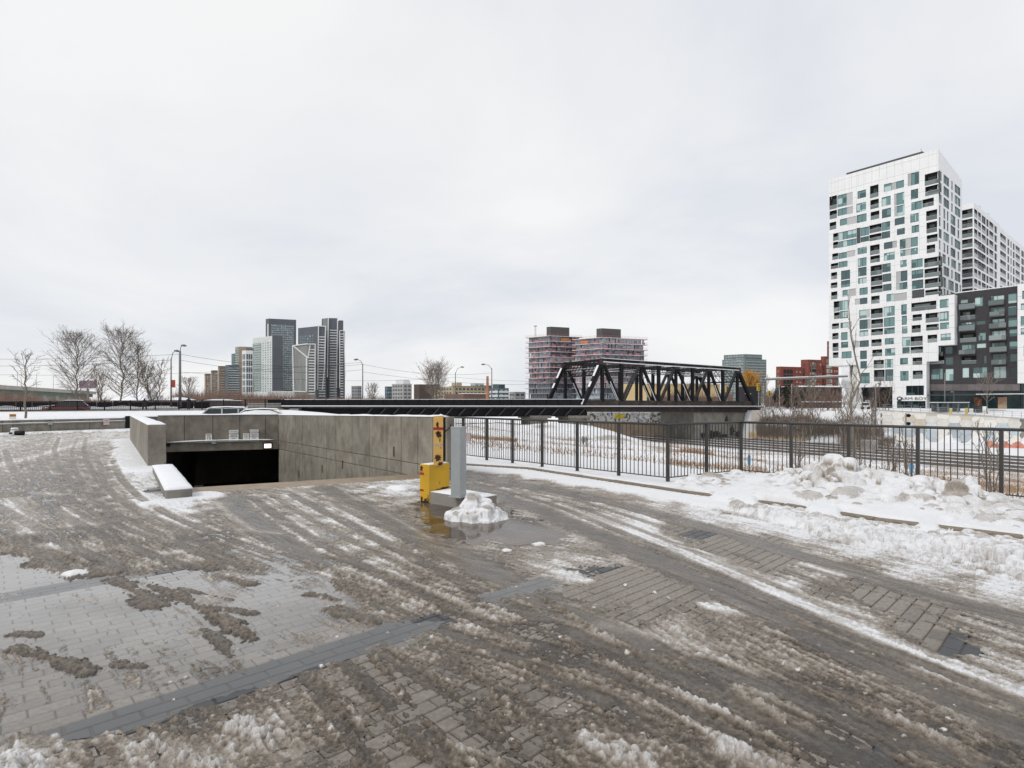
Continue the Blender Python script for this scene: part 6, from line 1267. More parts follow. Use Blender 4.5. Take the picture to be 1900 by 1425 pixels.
e, A, B, la, lb, zt = far('mid_framed_tower', 'middle charcoal tower with a white framed column of balconies', 590, 553, 605, 605, 620, CGREY, Vector((-.85, .52)), Vector((.96, .27)))
bands(B, lb, zt - 9, 8, 2.95, e, CDK, CW, (.08, .9), 2, .32, .3, .5, gap=.02)
for a in ((591, 605.5, 589.5, 723, 1.3), (604, 605.5, 602.5, 680, 1.3), (602.5, 680, 598, 723, 1.3), (590, 605, 605, 605.5, .8)): bar_px(B, *a, CW, e)
bands(A, la, zt - 8, 20, 2.95, e, CTEAL, None, (.2, .95), 6, gap=.55)
e, A, B, la, lb, zt = far('tall_framed_tower', 'tallest charcoal tower of the group with white edge strips', 610, 597, 627, 590, 640, CGREY, Vector((-.85, .52)), Vector((.97, .2)))
bands(B, lb, zt - 11, 6, 2.95, e, CDK, CW, (.1, .88), 2, .3, .3, .5, gap=.02)
for a in ((609.5, 590, 607.5, 700, 1.6), (626.5, 590, 624.5, 720, 1.0)): bar_px(B, *a, CW, e)
prismf(A, la * .1, la * .8, zt - 14, zt - .5, .2, -.2, CGM, e, 'mesh_screen')
e, A, B, la, lb, zt = far('side_framed_tower', 'slim tower edged in white at the right of the group', 630, 626, 640, 613.5, 640, CGREY, Vector((-.85, .52)), Vector((.9, .43)))
bands(B, lb, zt - 1, 6, 2.95, e, CDK, CW, (.1, .7), 1, .35, .3, .5, gap=.02)
for a in ((630, 614, 630, 720, .8), (638, 614, 640, 700, 1.2), (630, 613.5, 638, 613.5, .6)): bar_px(B, *a, CW, e)
prismf(B, 0, lb * .75, zt, zt + 12, -2, -14, CGREY, e, 'roof_plant')
e, A, B, la, lb, zt = far('low_podium', 'long low white roofed podium below the towers', 497, 470, 546, 727, 560, CLT); prismf(B, 0, lb, zt - .5, zt + .8, .5, -8, CW, e, 'roof_edge')
# low town beyond the girder
for (nm, lab, xc, x0, x1, yt, Z, m, gl, pal) in (
    ('grey_midrise', 'small dark grey block at the left end of the low skyline', 719, 714, 727, 717, 470, CDK, CTEAL, None),
    ('pale_midrise', 'pale grey gridded apartment block with roof pavilion', 748, 727, 764, 712, 450, mat('midrise_pale', (.38, .37, .36), .8, .1, .1), CDK, None),
    ('brown_midrise', 'dark brown flat roofed block behind the bare tree', 778, 768, 816, 713, 480, mat('midrise_brown', (.10, .075, .065), .8, .15, .1), None, None),
    ('tan_office', 'long tan masonry office block with rows of small windows', 840, 806, 903, 717, 430, mat('tan_masonry', (.42, .35, .24), .85, .12, .1), CDK, None),
    ('tan_stepped_block', 'tan stepped upper block rising over the office roof', 848, 838, 857, 710, 445, mat('tan_masonry', (.42, .35, .24)), None, None),
    ('pale_box', 'pale grey box building beyond the tan office', 880, 873, 898, 711, 480, mat('pale_box', (.50, .53, .55), .6, .1, .1), CTEAL, None),
    ('teal_stepped', 'stepped teal glass block with white floor bands beside the chimney', 925, 908, 944, 720, 420, mat('stepped_teal', (.09, .12, .14), .4, .2, .1), CTEAL, CW),
    ('teal_upper', 'dark upper storeys of the stepped teal block', 926, 914, 937, 713, 432, CDK, None, None),
    ('dark_hut', 'small dark rooftop block just left of the stepped teal block', 902, 890, 912, 715, 460, CGREY, None, None),
    ('far_grey_low', 'low grey building between the teal block and the construction site', 955, 945, 975, 727, 380, mat('far_low_grey', (.30, .29, .29), .8, .2, .1), CDK, None),
    ('low_brown_row', 'long low brick row with snowy roof behind the bridge girder', 860, 825, 908, 731, 330, mat('row_brick', (.16, .095, .075), .85, .2, .2), None, None),
    ('small_grey_tower', 'small grey apartment block right of the tall towers', 663, 652, 671, 716, 520, mat('sm_grey', (.25, .25, .26), .8, .1, .1), CDK, None),
    ('green_grey_block', 'grey green apartment block with balcony bands above the truss', 1382, 1340, 1422, 666, 620, mat('block_greygreen', (.17, .20, .20), .7, .15, .05), CTEAL, mat('band_grey', (.27, .31, .31), .6, .1, .1)),
    ('green_grey_penthouse', 'set-back top storeys on the grey green apartment block', 1382, 1343, 1414, 657, 626, mat('block_greygreen', (.17, .20, .20)), CTEAL, mat('band_grey', (.27, .31, .31)))):
    e, A, B, la, lb, zt = far(nm, lab, xc, x0, x1, yt, Z, m)
    if gl:
        pal_first = .5
        bands(A, la, zt, 1.5, 3.0, e, gl, pal, (.05, .95), max(2, int(la / 3)), .42, pal_first, .5, gap=.35, frac=.5); bands(B, lb, zt, 1.5, 3.0, e, gl, pal, (.05, .95), max(2, int(lb / 3)), .42, pal_first, .5, gap=.35, frac=.5, name='windows')
    if nm in ('low_brown_row', 'tan_office'): prismf(B, 0, lb, zt, zt + .5, .4, -12, CW if nm == 'low_brown_row' else CBRL, e, 'roof_edge')
    if nm == 'pale_midrise': prismf(A, la * .2, la * .9, zt, zt + 3.5, -3, -9, CW, e, 'roof_pavilion'); prismf(B, lb * .1, lb * .9, zt, zt + 2.5, -3, -9, CW, e, 'roof_pavilion')
# brick chimney
c = dp(904.5, 741, 300); mb = MB(); mb.tube([(c.x, c.y, .5), (c.x, c.y, zat(698, 300))], [1.0, .62], 12); o = mb.build('brick_chimney', mat('chimney_brick', (.36, .16, .09), .85, .2, .5)); tag(o, 'tall tapering orange brick chimney beyond the bridge', 'chimney')
# red brick apartments by the truss end
RB = mat('red_brick', (.23, .065, .045), .85, .2, .3); RBG = glassmat('brick_block_glass', (.04, .05, .05), (.20, .22, .20), (.50, .50, .42), .35, .1)
for i, (xc, x0, x1, yt, Z, lab) in enumerate(((1448, 1440, 1490, 680, 330, 'red brick apartment block with glazed bays, lowest step'), (1500, 1486, 1526, 667, 336, 'taller red brick block in the middle of the brick group'), (1530, 1523, 1556, 661, 342, 'red brick block with window columns beside the white tower'), (1537, 1534.5, 1556, 633, 350, 'narrow red brick stair tower peeping from behind the white tower'))):
    e, A, B, la, lb, zt = far('red_brick_block', lab, xc, x0, x1, yt, Z, RB); e['group'] = 'red brick apartments'
    bands(B, lb, zt - .8, 2, 3.0, e, RBG, None, (.12, .55), 3, gap=.12, frac=.8); bands(B, lb, zt - .8, 2, 3.0, e, RBG, None, (.65, .95), 2, gap=.6, frac=.4, name='small_windows'); bands(A, la, zt - .8, 2, 3.0, e, RBG, None, (.3, .8), 1, gap=.5, frac=.5, name='side_windows')
# two buildings under construction
CG = glassmat('site_glass', (.12, .13, .155), (.24, .29, .34), (.48, .55, .60), .3, .08); CSL = mat('raw_slab', (.50, .44, .42), .85, .1, .3); CRED = mat('site_red_mesh', (.46, .20, .21), .8, .3, .3); CPINK = mat('site_slab_edge', (.70, .56, .55), .8, .15, .3); CCORE = mat('mechanical_box', (.085, .08, .08), .7, .1, .2)
for (nm, lab, xc, x0, x1, yt, Z, bx0, bx1, byt) in (('construction_block', 'unfinished apartment block with red edge guards and a mast on its roof', 1021, 980, 1075, 623, 335, 1000, 1075, 606), ('construction_block', 'unfinished apartment block with red edge guards directly behind the truss', 1117.5, 1068, 1196, 626, 315, 1093, 1172, 609)):
    e, A, B, la, lb, zt = corner_building(nm, lab, xc, x0, x1, yt, Z, Vector((-.80, .60)), Vector((.93, .37))); e['group'] = 'buildings under construction'
    body(A, B, la, lb, zt - .3, CDK, e, inset=1.6)
    for F_, l_ in ((A, la), (B, lb)):
        z = zt; k = 0
        while z > 3:
            o = prismf(F_, -.6, l_ + 1.6, z - .28, z, 1.3, -2, CPINK if k < 9 else mat('lower_slab_grey', (.33, .33, .35), .8, .1, .3), e, 'floor_slab')
            mb = MB(); r3 = random.Random(k * 7 + int(l_)); a = .2
            while a < l_ - .4:
                b = a + r3.choice([1.4, 1.9, 2.6]); 
                if k > 0 or True: mb.prism([F_.P(a, z - 3.1, -.3), F_.P(min(b, l_) - .14, z - 3.1, -.3), F_.P(min(b, l_) - .14, z - 3.1, -.5), F_.P(a, z - 3.1, -.5)], [F_.P(a, z - .3, -.3), F_.P(min(b, l_) - .14, z - .3, -.3), F_.P(min(b, l_) - .14, z - .3, -.5), F_.P(a, z - .3, -.5)])
                a = b + (.0 if r3.random() < .8 else .5)
            o = mb.build('glazing', CG, e); o['kind'] = 'stuff'
            mb = MB()                                   # guard rails and mesh on each slab edge
            if k < 10:
                for hz in (.5, 1.05): mb.beam(F_.P(-.6, z + hz, 1.25), F_.P(l_ + 1.5, z + hz, 1.25), .06, .06)
                a = -.6
                while a < l_ + 1.5: mb.beam(F_.P(a, z, 1.25), F_.P(a, z + 1.15, 1.25), .06, .06); a += 2.4
                a = r3.uniform(0, 3)
                while a < l_ - 2 and k > 0:
                    b = a + r3.uniform(1.0, 2.6); mb.prism([F_.P(a, z, 1.2), F_.P(b, z, 1.2), F_.P(b, z, 1.16), F_.P(a, z, 1.16)], [F_.P(a, z + 1.0, 1.2), F_.P(b, z + 1.0, 1.2), F_.P(b, z + 1.0, 1.16), F_.P(a, z + 1.0, 1.16)]); a = b + r3.uniform(3, 9)
                o = mb.build('edge_guard', CRED, e); o['kind'] = 'stuff'
            z -= 3.1; k += 1
    for x in (bx0, bx1): pass
    p, q = A.P(A.q(bx0 + 6), 0), B.P(B.q(bx1 - 12), 0); a, b = A.q(bx0 + 8), B.q(bx1 - 8)
    c0 = A.P(0, 0) + A.u * 4 + B.u * 4; zt3 = zat(byt, c0.y); mb = MB(); pts = [c0, c0 + B.u * (b - 4), c0 + B.u * (b - 4) + A.u * (a - 2), c0 + A.u * (a - 2)]; mb.prism([(p.x, p.y, zt - .2) for p in pts], [(p.x, p.y, zt3) for p in pts]); mb.build('mechanical_box', CCORE, e)
    if x0 == 980:
        p = A.P(A.q(990), zt, -2); mb = MB(); hh = zat(605, p.y) - zt
        for sx_ in (-.35, .35):
            mb.beam(p + Vector((sx_, 0, 0)), p + Vector((sx_, 0, hh)), .12, .12)
        for k in range(10): mb.beam(p + Vector((-.35, 0, hh * k / 10)), p + Vector((.35, 0, hh * (k + 1) / 10)), .1, .1)
        mb.beam(p + Vector((-1, 0, hh)), p + Vector((1, 0, hh)), .3, .4); mb.build('hoist_mast', CCORE, e)
    for (xx, kk) in ((1047, 1),) if x0 == 980 else ((1086, 1),):
        F_ = B if x0 == 980 else A; prismf(F_, F_.q(xx) - 2.5, F_.q(xx) + 2.5, zt - 3.3, zt - 1.3, 1.0, .9, mat('orange_sheet', (.55, .22, .05), .7, .1, 1), e, 'orange_sheeting')
# low yellow building and hoardings seen through the truss
e, A, B, la, lb, zt = far('yellow_shop_row', 'low yellow building seen through the truss bars', 1200, 1150, 1336, 712, 205, mat('yellow_render', (.55, .42, .22), .8, .1, .2), Vector((-.95, .3)), Vector((.98, .2))); prismf(B, 0, lb, zt, zt + .4, .5, -1, CW, e, 'roof_edge')
prismf(B, 0, lb, .4, zt * .45, .15, -.1, mat('shop_front_dark', (.06, .05, .06), .5, .5, .4, col2=(.3, .08, .06), c2scale=.3, c2lo=.55, c2hi=.6), e, 'shop_front'); prismf(B, B.q(1240), B.q(1249), 1.5, zt * .5, .3, .1, mat('poster_violet', (.38, .30, .42), .7, .2, .6), e, 'poster')
# ================================================================== trees
def tz(x, y): return float(terrain(np.array([float(x)]), np.array([float(y)]))[0])
def grow(mbT, mbC, base, h, spread, seed, stems=1, lat=30, sub=7, twg=4, r0=.16, lo_=.22, lean=.0, el=48, prof='oval', tw_r=.012, r_tip=.02):
    rg = random.Random(seed)
    for s_ in range(stems):
        az0 = rg.uniform(0, 6.28); tilt = (0 if stems == 1 else rg.uniform(.08, .32)); hh = h * (1 if s_ == 0 else rg.uniform(.7, .98)) / (1 if stems == 1 else math.cos(tilt))
        top = Vector((math.cos(az0) * math.sin(tilt) * hh + lean, math.sin(az0) * math.sin(tilt) * hh, hh * math.cos(tilt)))
        n = 9; pts = []
        for i in range(n + 1):
            t = i / n; wob = Vector((rg.gauss(0, .012) * h, rg.gauss(0, .012) * h, 0)) * (t > 0)
            pts.append(base + Vector((top.x * (t ** .8), top.y * (t ** .8), top.z * t)) + wob)
        rb = r0 * (1 if stems == 1 else .62); rad = [rb * (1 - t / n) ** .75 + r_tip for t in range(n + 1)]
        mbT.tube(pts, rad, 7)
        nl = lat if stems == 1 else max(6, lat // stems + 3)
        for k in range(nl):
            t = lo_ + (0.97 - lo_) * (k + rg.random() * .8) / nl; f = t * n; i = min(int(f), n - 1); p = pts[i].lerp(pts[i + 1], f - i)
            u = (t - lo_) / (1 - lo_)
            pr = {'oval': math.sin(math.pi * min(1, u * .86 + .16)) ** .7, 'vase': .45 + .55 * (1 - abs(u - .55)), 'cone': 1.05 - u}[prof]
            ln = spread * pr * rg.uniform(.75, 1.1) * (1 if stems == 1 else .6); a = k * 2.4 + rg.uniform(-.5, .5); e_ = R(el + 22 * u + rg.uniform(-10, 10))
            d = Vector((math.cos(a) * math.cos(e_), math.sin(a) * math.cos(e_), math.sin(e_))); ln = ln / max(.35, math.cos(e_)) * .9
            if p.z + d.z * ln > base.z + h * 1.02: ln = max(.25, (base.z + h * 1.02 - p.z) / max(d.z, .1))
            q1 = p + d * ln * .5 + Vector((0, 0, -.03 * ln)); q2 = p + d * ln + Vector((rg.gauss(0, .06) * ln, rg.gauss(0, .06) * ln, .06 * ln)); rl = max(tw_r * 1.6, rad[i] * .36)
            mbC.tube([p, q1, q2], [rl, rl * .65, tw_r], 4, caps=False)
            for j in range(sub):
                tt = .22 + .76 * (j + rg.random() * .7) / sub; b = p.lerp(q1, tt * 2) if tt < .5 else q1.lerp(q2, tt * 2 - 1)
                d2 = (d + Vector((rg.gauss(0, .55), rg.gauss(0, .55), rg.gauss(.12, .4)))).normalized(); l2 = ln * .42 * rg.uniform(.6, 1.2) * (1.15 - tt * .5)
                e2_ = b + d2 * l2; mbC.tube([b, b + d2 * l2 * .5 + Vector((0, 0, .02)), e2_], [tw_r * 1.5, tw_r * 1.1, tw_r * .7], 3, caps=False)
                for m in range(twg):
                    t3 = .25 + .75 * (m + rg.random()) / twg; c = b.lerp(e2_, min(t3, 1)); d3 = (d2 + Vector((rg.gauss(0, .6), rg.gauss(0, .6), rg.gauss(.1, .45)))).normalized()
                    mbC.tube([c, c + d3 * l2 * rg.uniform(.3, .6)], [tw_r * .8, tw_r * .5], 3, caps=False)
def bare_tree(name, label, px, Y, ytop, wpx, seed, zb=None, group=None, m=None, **kw):
    X = ray(px) * Y; z0 = tz(X, Y) if zb is None else zb; base = Vector((X, Y, z0 - .15)); h = zat(ytop, Y) - z0 + .15
    e = empty(name, base, label, 'tree', group); a, b = MB(), MB()
    grow(a, b, base, h, wpx * Y / FPX / 2, seed, **kw)
    a.build('trunk', BARK, e, True); b.build('crown', m or TWIG, e); return e
G1 = 'bare trees beyond the roadside fence'
bare_tree('bare_tree', 'small bare sapling in the snowy planter behind the low wall', 47, 47, 657, 56, 1, zb=.86, lat=17, sub=5, twg=3, r0=.07, lo_=.35, el=30, prof='vase', tw_r=.011)
bare_tree('bare_tree', 'bare oval tree beside the billboard', 143, 80, 620, 88, 2, group=G1, lat=70, sub=9, twg=6, r0=.09, lo_=.14, tw_r=.011, el=34)
bare_tree('bare_tree', 'tallest bare tree behind the snowy roofed house', 226, 82, 615, 84, 3, group=G1, lat=74, sub=9, twg=6, r0=.10, lo_=.14, tw_r=.011, el=34)
bare_tree('bare_tree', 'dense bare tree between the house and the lamp posts', 255, 84, 640, 64, 4, group=G1, lat=34, sub=7, twg=4, r0=.08, lo_=.1, tw_r=.013)
bare_tree('bare_tree', 'low spreading many stemmed bare tree left of the lamp posts', 287, 80, 668, 64, 5, group=G1, stems=6, lat=54, sub=7, twg=4, r0=.08, lo_=.2, tw_r=.013)
bare_tree('bare_tree', 'thin many stemmed bare tree between the two tall bare trees', 187, 90, 680, 50, 6, group=G1, stems=5, lat=40, sub=6, twg=3, r0=.1, lo_=.2, tw_r=.012)
bare_tree('bare_tree', 'small far bare tree just right of the lamp posts', 350, 150, 703, 34, 7, group=G1, lat=26, sub=6, twg=4, r0=.18, lo_=.2, tw_r=.025)
bare_tree('bare_tree', 'wide many stemmed bare tree beyond the bridge girder', 808, 150, 676, 96, 8, stems=7, lat=70, sub=7, twg=4, r0=.17, lo_=.15, tw_r=.02, zb=.8)
bare_tree('bare_tree', 'faint bare tree right of the tall towers', 690, 210, 712, 36, 18, stems=4, lat=30, sub=6, twg=3, r0=.15, lo_=.15, tw_r=.03, zb=.8)
bare_tree('yellow_tree', 'golden yellow winter tree at the right end of the truss', 1398, 165, 693, 56, 9, zb=.6, m=mat('golden_twigs', (.50, .27, .06), .9, .3, .5), stems=4, lat=80, sub=10, twg=6, r0=.2, lo_=.12, tw_r=.035)
bare_tree('bare_tree', 'tall slender sapling behind the snow pile, rising over the white tower', 1581, 20, 545, 100, 10, lat=11, sub=2, twg=2, r0=.045, lo_=.22, el=52, prof='cone', tw_r=.006, r_tip=.008, m=mat('sapling_twig', (.13, .105, .075), .9, .2, 2))
bare_tree('bare_tree', 'young street tree before the shopfront posters', 1832, 122, 694, 44, 11, zb=-.3, lat=22, sub=5, twg=4, r0=.09, lo_=.3, tw_r=.018)
for i, (px, Y, yt, wp, sd_, lab) in enumerate(((1480, 24, 800, 46, 31, 'thin leafless shrub beyond the middle of the snow pile'), (1650, 21, 806, 60, 32, 'thin leafless shrub behind the snow pile near the tall sapling'), (1692, 19, 790, 50, 33, 'leafless shrub by the blue topped stake'), (1842, 17, 780, 60, 34, 'tall leafless shrub behind the railing near its thick end post'), (1600, 26, 770, 40, 35, 'wispy shrub beside the tall sapling'), (1085, 44, 812, 40, 36, 'small dark shrub on the snowy mound'), (1560, 30, 800, 60, 37, 'low tangle of bare stems left of the tall sapling'))):
    bare_tree('bare_shrub', lab, px, Y, yt, wp, sd_, group='bare shrubs on the embankment', stems=4, lat=22, sub=4, twg=3, r0=.03, lo_=.1, tw_r=.006, r_tip=.006)
# brush between the truss and the tower: individual thin trees
rb_ = random.Random(5)
where = ['beside the truss end', 'by the dark hedge', 'before the brown hall', 'below the snowy footbridge', 'left of the splayed columns', 'in front of the splayed columns', 'right of the splayed columns', 'left of the panel wall']
for i in range(16):
    px = 1415 + i * 14.5 + rb_.uniform(-5, 5); Y = rb_.uniform(100, 126); yt = rb_.uniform(694, 738)
    bare_tree('scrub_tree', '%s grey brown scrub tree %s' % (('thin', 'leaning')[i % 2], where[i // 2]), px, Y, yt, rb_.uniform(26, 46), 100 + i, group='scrub trees by the truss end', zb=-4.6 if px < 1600 else -5, stems=3, lat=26, sub=6, twg=3, r0=.09, lo_=.3, tw_r=.016, m=(TWIG, TWIGR)[i % 2])
def twigs(name, label, boxes, m, seed, cat='undergrowth', parent=None):
    """many thin upright stems filling low mounds: (x0,x1 px, depth0,depth1, height, base z, count, width)"""
    rg = np.random.default_rng(seed); Vs, Fs = [], []; n0 = 0
    for (x0, x1, Y0, Y1, hh, zb_, cnt, wd) in boxes:
        px = rg.uniform(x0, x1, cnt); Y = rg.uniform(Y0, Y1, cnt); X = (px - CX) / FPX * Y
        zb0 = terrain(X, Y) if zb_ is None else np.full(cnt, zb_)
        env = np.clip(.55 + .6 * fbm(X * .12, Y * .12, 3, seed), .15, 1.3); h = hh * env * rg.uniform(.35, 1.0, cnt); st_ = zb0 + hh * env * rg.uniform(0, .6, cnt) * (hh > 1.2)
        ln = h * rg.uniform(.3, .9, cnt); dx_, dy_ = rg.normal(0, .4, cnt) * ln, rg.normal(0, .4, cnt) * ln; wv = wd * rg.uniform(.6, 1.3, cnt)
        V = np.empty((cnt, 3, 3)); V[:, 0] = np.stack([X - wv, Y, st_], 1); V[:, 1] = np.stack([X + wv, Y, st_], 1); V[:, 2] = np.stack([X + dx_, Y + dy_, st_ + ln], 1)
        Vs.append(V.reshape(-1, 3)); Fs.append(np.arange(cnt * 3).reshape(-1, 3) + n0); n0 += cnt * 3
    o = npmesh(name, np.concatenate(Vs), np.concatenate(Fs), m, False, None, parent); return tag(o, label, cat, kind='stuff')
twigs('scrub', 'tangled brown scrub between the truss end and the white tower', [(1405, 1640, 104, 128, 4.2, -4.6, 16000, .022), (1410, 1640, 118, 140, 3.6, -2.4, 12000, .028), (1560, 1660, 90, 112, 3.2, -5.5, 5000, .018)], mat('scrub_twig', (.12, .09, .068), .9, .4, .3), 41)
twigs('dry_grass', 'tufts of dry tan grass on the snowy embankment', [(840, 1260, 24, 80, .6, None, 5200, .014), (1240, 1420, 22, 70, .7, None, 4600, .013), (1400, 1900, 20, 85, .75, None, 9000, .013), (1700, 2000, 16, 60, .9, None, 5600, .011), (860, 960, 34, 44, .8, None, 1200, .014), (1262, 1322, 38, 46, 1.1, None, 1400, .014)], DRY, 42)
twigs('far_woods', 'hazy brown leafless woods along the far streets', [(-120, 70, 90, 130, 4.5, .8, 7000, .035), (60, 330, 110, 160, 3.6, .8, 7000, .035), (320, 470, 170, 260, 7.5, .6, 8000, .06), (460, 570, 200, 320, 7.0, .6, 7000, .07), (560, 720, 200, 320, 5.5, .6, 6000, .07), (720, 860, 180, 260, 3.0, .6, 3000, .06), (1420, 1480, 150, 200, 8, .6, 3000, .05), (1230, 1360, 150, 190, 7, .5, 3500, .05)], TWIGR, 43)
# dark evergreen hedge clump
hd = empty('evergreen_shrub', dp(1462, 748, 140), 'dark evergreen shrub right of the traffic signals', 'shrub')
rg = np.random.default_rng(9); cnt = 5000; c0 = dp(1462, 735, 140); u = rg.normal(0, 1, (cnt, 3)); u /= np.linalg.norm(u, axis=1)[:, None]; rr3 = rg.uniform(.5, 1, cnt)[:, None] ** .5
P3 = np.array(c0) + u * rr3 * np.array([3.4, 3, 2.6]) * (1 + .25 * fbm(u[:, :1] * 3, u[:, 1:2] * 3, 2, 3)); V = P3[:, None] + rg.normal(0, .16, (cnt, 3, 3))
npmesh('foliage', V.reshape(-1, 3) - np.array(hd.location), np.arange(cnt * 3).reshape(-1, 3), mat('evergreen', (.018, .026, .018), .8, .4, 1), False, None, hd)
mb = MB(); mb.tube([(c0.x, c0.y, .2), (c0.x, c0.y, c0.z)], .15, 6); mb.build('stem', BARK, hd)

# ================================================================== roadside fence and things on the left
RX = [-90, -20, 38, 93, 144, 194, 242, 288, 332, 375, 415, 455, 492, 526]
rfn = empty('roadside_fence', (bpt(38).x, bpt(38).y, 1.15), 'black metal fence along the raised road behind the car park', 'fence')
def rz(px, top): return zat(np.interp(px, [0, 540], [745.5, 741.5]) if top else np.interp(px, [0, 540], [763.5, 757.5]), bpt(px).y)
for px in RX:
    p = bpt(px); mb = MB(); mb.obox(p, BDir, FOn, .07, .07, rz(px, False) - .3, rz(px, True) + .08); mb.build('post', BLACKM, rfn)
for i in range(len(RX) - 1):
    a, b = bpt(RX[i]), bpt(RX[i + 1]); za, zb2 = rz(RX[i], True), rz(RX[i + 1], True); wa_, wb2_ = rz(RX[i], False), rz(RX[i + 1], False)
    mb = MB(); mb.beam((a.x, a.y, za), (b.x, b.y, zb2), .06, .07); mb.build('top_rail', BLACKM, rfn)
    mb = MB(); mb.beam((a.x, a.y, wa_ + .12), (b.x, b.y, wb2_ + .12), .05, .05); mb.build('bottom_rail', BLACKM, rfn)
    mb = MB(); mb.beam((a.x, a.y, za * .45 + wa_ * .55), (b.x, b.y, zb2 * .45 + wb2_ * .55), .05, .06); mb.build('middle_rail', BLACKM, rfn)
    mb = MB(); n = int((b - a).length / .16)
    for k in range(1, n):
        t = k / n; p = a.lerp(b, t); zt_, zl_ = za + (zb2 - za) * t, wa_ + (wb2_ - wa_) * t; mb.box(p.x - .012, p.x + .012, p.y - .012, p.y + .012, zl_ + .12, zt_)
    o = mb.build('pickets', BLACKM, rfn); o['kind'] = 'stuff'
mb = MB(); a, b = bpt(-140), bpt(526); wall_panel(mb, a - FOn * .3, b - FOn * .3, -.5, -.5, rz(-90, False) - .02, rz(526, False) - .02, FOn, .6); o = mb.build('road_edge_wall', CONC); tag(o, 'long low concrete edge under the black roadside fence', 'wall')
a, b = bpt(-160), bpt(530); mb = MB(); mb.quad([a + FOn * 2.5 + Vector((0, 0, 1.25)), b + FOn * 2.5 + Vector((0, 0, 1.3)), b + FOn * 13 + Vector((0, 0, 1.3)), a + FOn * 13 + Vector((0, 0, 1.25))]); o = mb.build('road', mat('wet_road', (.09, .085, .08), .45, .4, .6, col2=(.5, .5, .5), c2scale=.5)); tag(o, 'slushy raised road behind the black fence', 'road', kind='structure')
mb = MB(); a, b = bpt(460, None, 3), bpt(536, None, 3); wall_panel(mb, a, b, .5, .5, zat(748.5, a.y), zat(747.5, b.y), FOn, .3); o = mb.build('road_barrier', mat('pale_concrete', (.42, .41, .38)));  tag(o, 'pale concrete road barrier at the bridge approach', 'barrier')
frf = empty('far_road_fence', (bpt(60).x, bpt(60).y + 12, 1.2), 'dense dark fence along the far side of the raised road', 'fence')
for i in range(-3, 13):
    a, b = bpt(60 + i * 30 - 60, None, 13.5), bpt(60 + i * 30 - 31, None, 13.5); mb = MB(); wall_panel(mb, a, b, 1.2, 1.2, zat(746.3, a.y), zat(746, b.y), FOn, .06); mb.build('fence_panel', BLACKM, frf)
mb = MB()
for i in range(60):
    a, b = bpt(-150 + i * 8, None, 12.9), bpt(-142 + i * 8, None, 12.9); wall_panel(mb, a, b, 1.1, 1.1, 1.62 + .12 * math.sin(i * .7), 1.62 + .12 * math.sin((i + 1) * .7), FOn, .5)
tag(mb.build('road_snow_ridge', SNOW), 'ridge of ploughed snow along the far side of the raised road', 'snow ridge', kind='stuff')
# low wall at the edge of the car park with pipe rail
lwl = empty('planter_wall', LW1, 'low concrete planter wall with a snowy pipe rail along its face', 'wall')
LWd = (LW1 - LW0).normalized(); LWn = Vector((-LWd.y, LWd.x, 0)); lwx = [-60, 5, 24, 93, 166, 232]
for i in range(len(lwx) - 1):
    a, b = ray_line(lwx[i], LW0, LW1), ray_line(lwx[i + 1], LW0, LW1); g = LWd * .012; mb = MB(); wall_panel(mb, a + g, b - g, -.2, -.2, .98, .98, LWn, .3); bevel(mb.build('concrete_panel', CONC, lwl), .012, 1)
snowcap('snow_cap', lwl, [LW0 + LWn * .25 + Vector((0, 0, .97)), LW1 + LWn * .25 + Vector((0, 0, .97))], .6, 0, .10, 12)
pr0, pr1 = ray_line(-60, LW0, LW1) - LWn * .12, ray_line(231, LW0, LW1) - LWn * .12; pzz = zat(784, 41)
mb = MB(); mb.tube([pr0 + Vector((0, 0, pzz)), pr1 + Vector((0, 0, pzz + .03))], .035, 8); mb.build('pipe_rail', GALV, lwl, True)
snowcap('pipe_snow', lwl, [pr0 + Vector((0, 0, pzz + .03)), pr1 + Vector((0, 0, pzz + .06))], .10, 0, .05, 13)
pj = ray_line(92, LW0, LW1) - LWn * .14; mb = MB(); mb.tube([pj + Vector((0, 0, pzz - .1)), pj + Vector((0, 0, pzz + .12))], .16, 9); mb.build('junction_box', GALV, lwl)
p = ray_line(195.5, LW0, LW1) - LWn * .2; e = empty('wall_notice', p, 'small pale red lettered notice on the planter wall', 'sign'); mb = MB(); mb.obox(p, LWd, LWn, .19, .015, zat(788, p.y), zat(777, p.y)); mb.build('sign_plate', mat('notice_pink', (.55, .45, .44), .6, .15, 8), e)
text_on(e, 'NO', Vector((p.x, p.y, zat(780.5, p.y))) - LWn * .018, LWd, -LWn, .16, REDP); text_on(e, 'PARKING', Vector((p.x, p.y, zat(784.5, p.y))) - LWn * .018, LWd, -LWn, .085, REDP)
p = ray_line(24.5, LW0, LW1) + LWn * .15; e = empty('warning_sign', (p.x, p.y, .9), 'orange and white warning sign on a thin post above the planter wall', 'sign'); mb = MB(); mb.tube([(p.x, p.y, .5), (p.x, p.y, zat(778, p.y))], .025, 6); mb.build('post', POLE, e)
mb = MB(); mb.obox(p - LWn * .04, LWd, LWn, .18, .012, zat(779.5, p.y), zat(768, p.y)); mb.build('sign_plate', SIGNW, e); mb = MB(); mb.obox(p - LWn * .056, LWd, LWn, .17, .004, zat(773, p.y), zat(768.3, p.y)); mb.build('orange_band', mat('sign_orange', (.55, .25, .05), .5, .1, 5), e)
text_on(e, 'CAUTION', Vector((p.x, p.y, zat(770.8, p.y))) - LWn * .064, LWd, -LWn, .07)
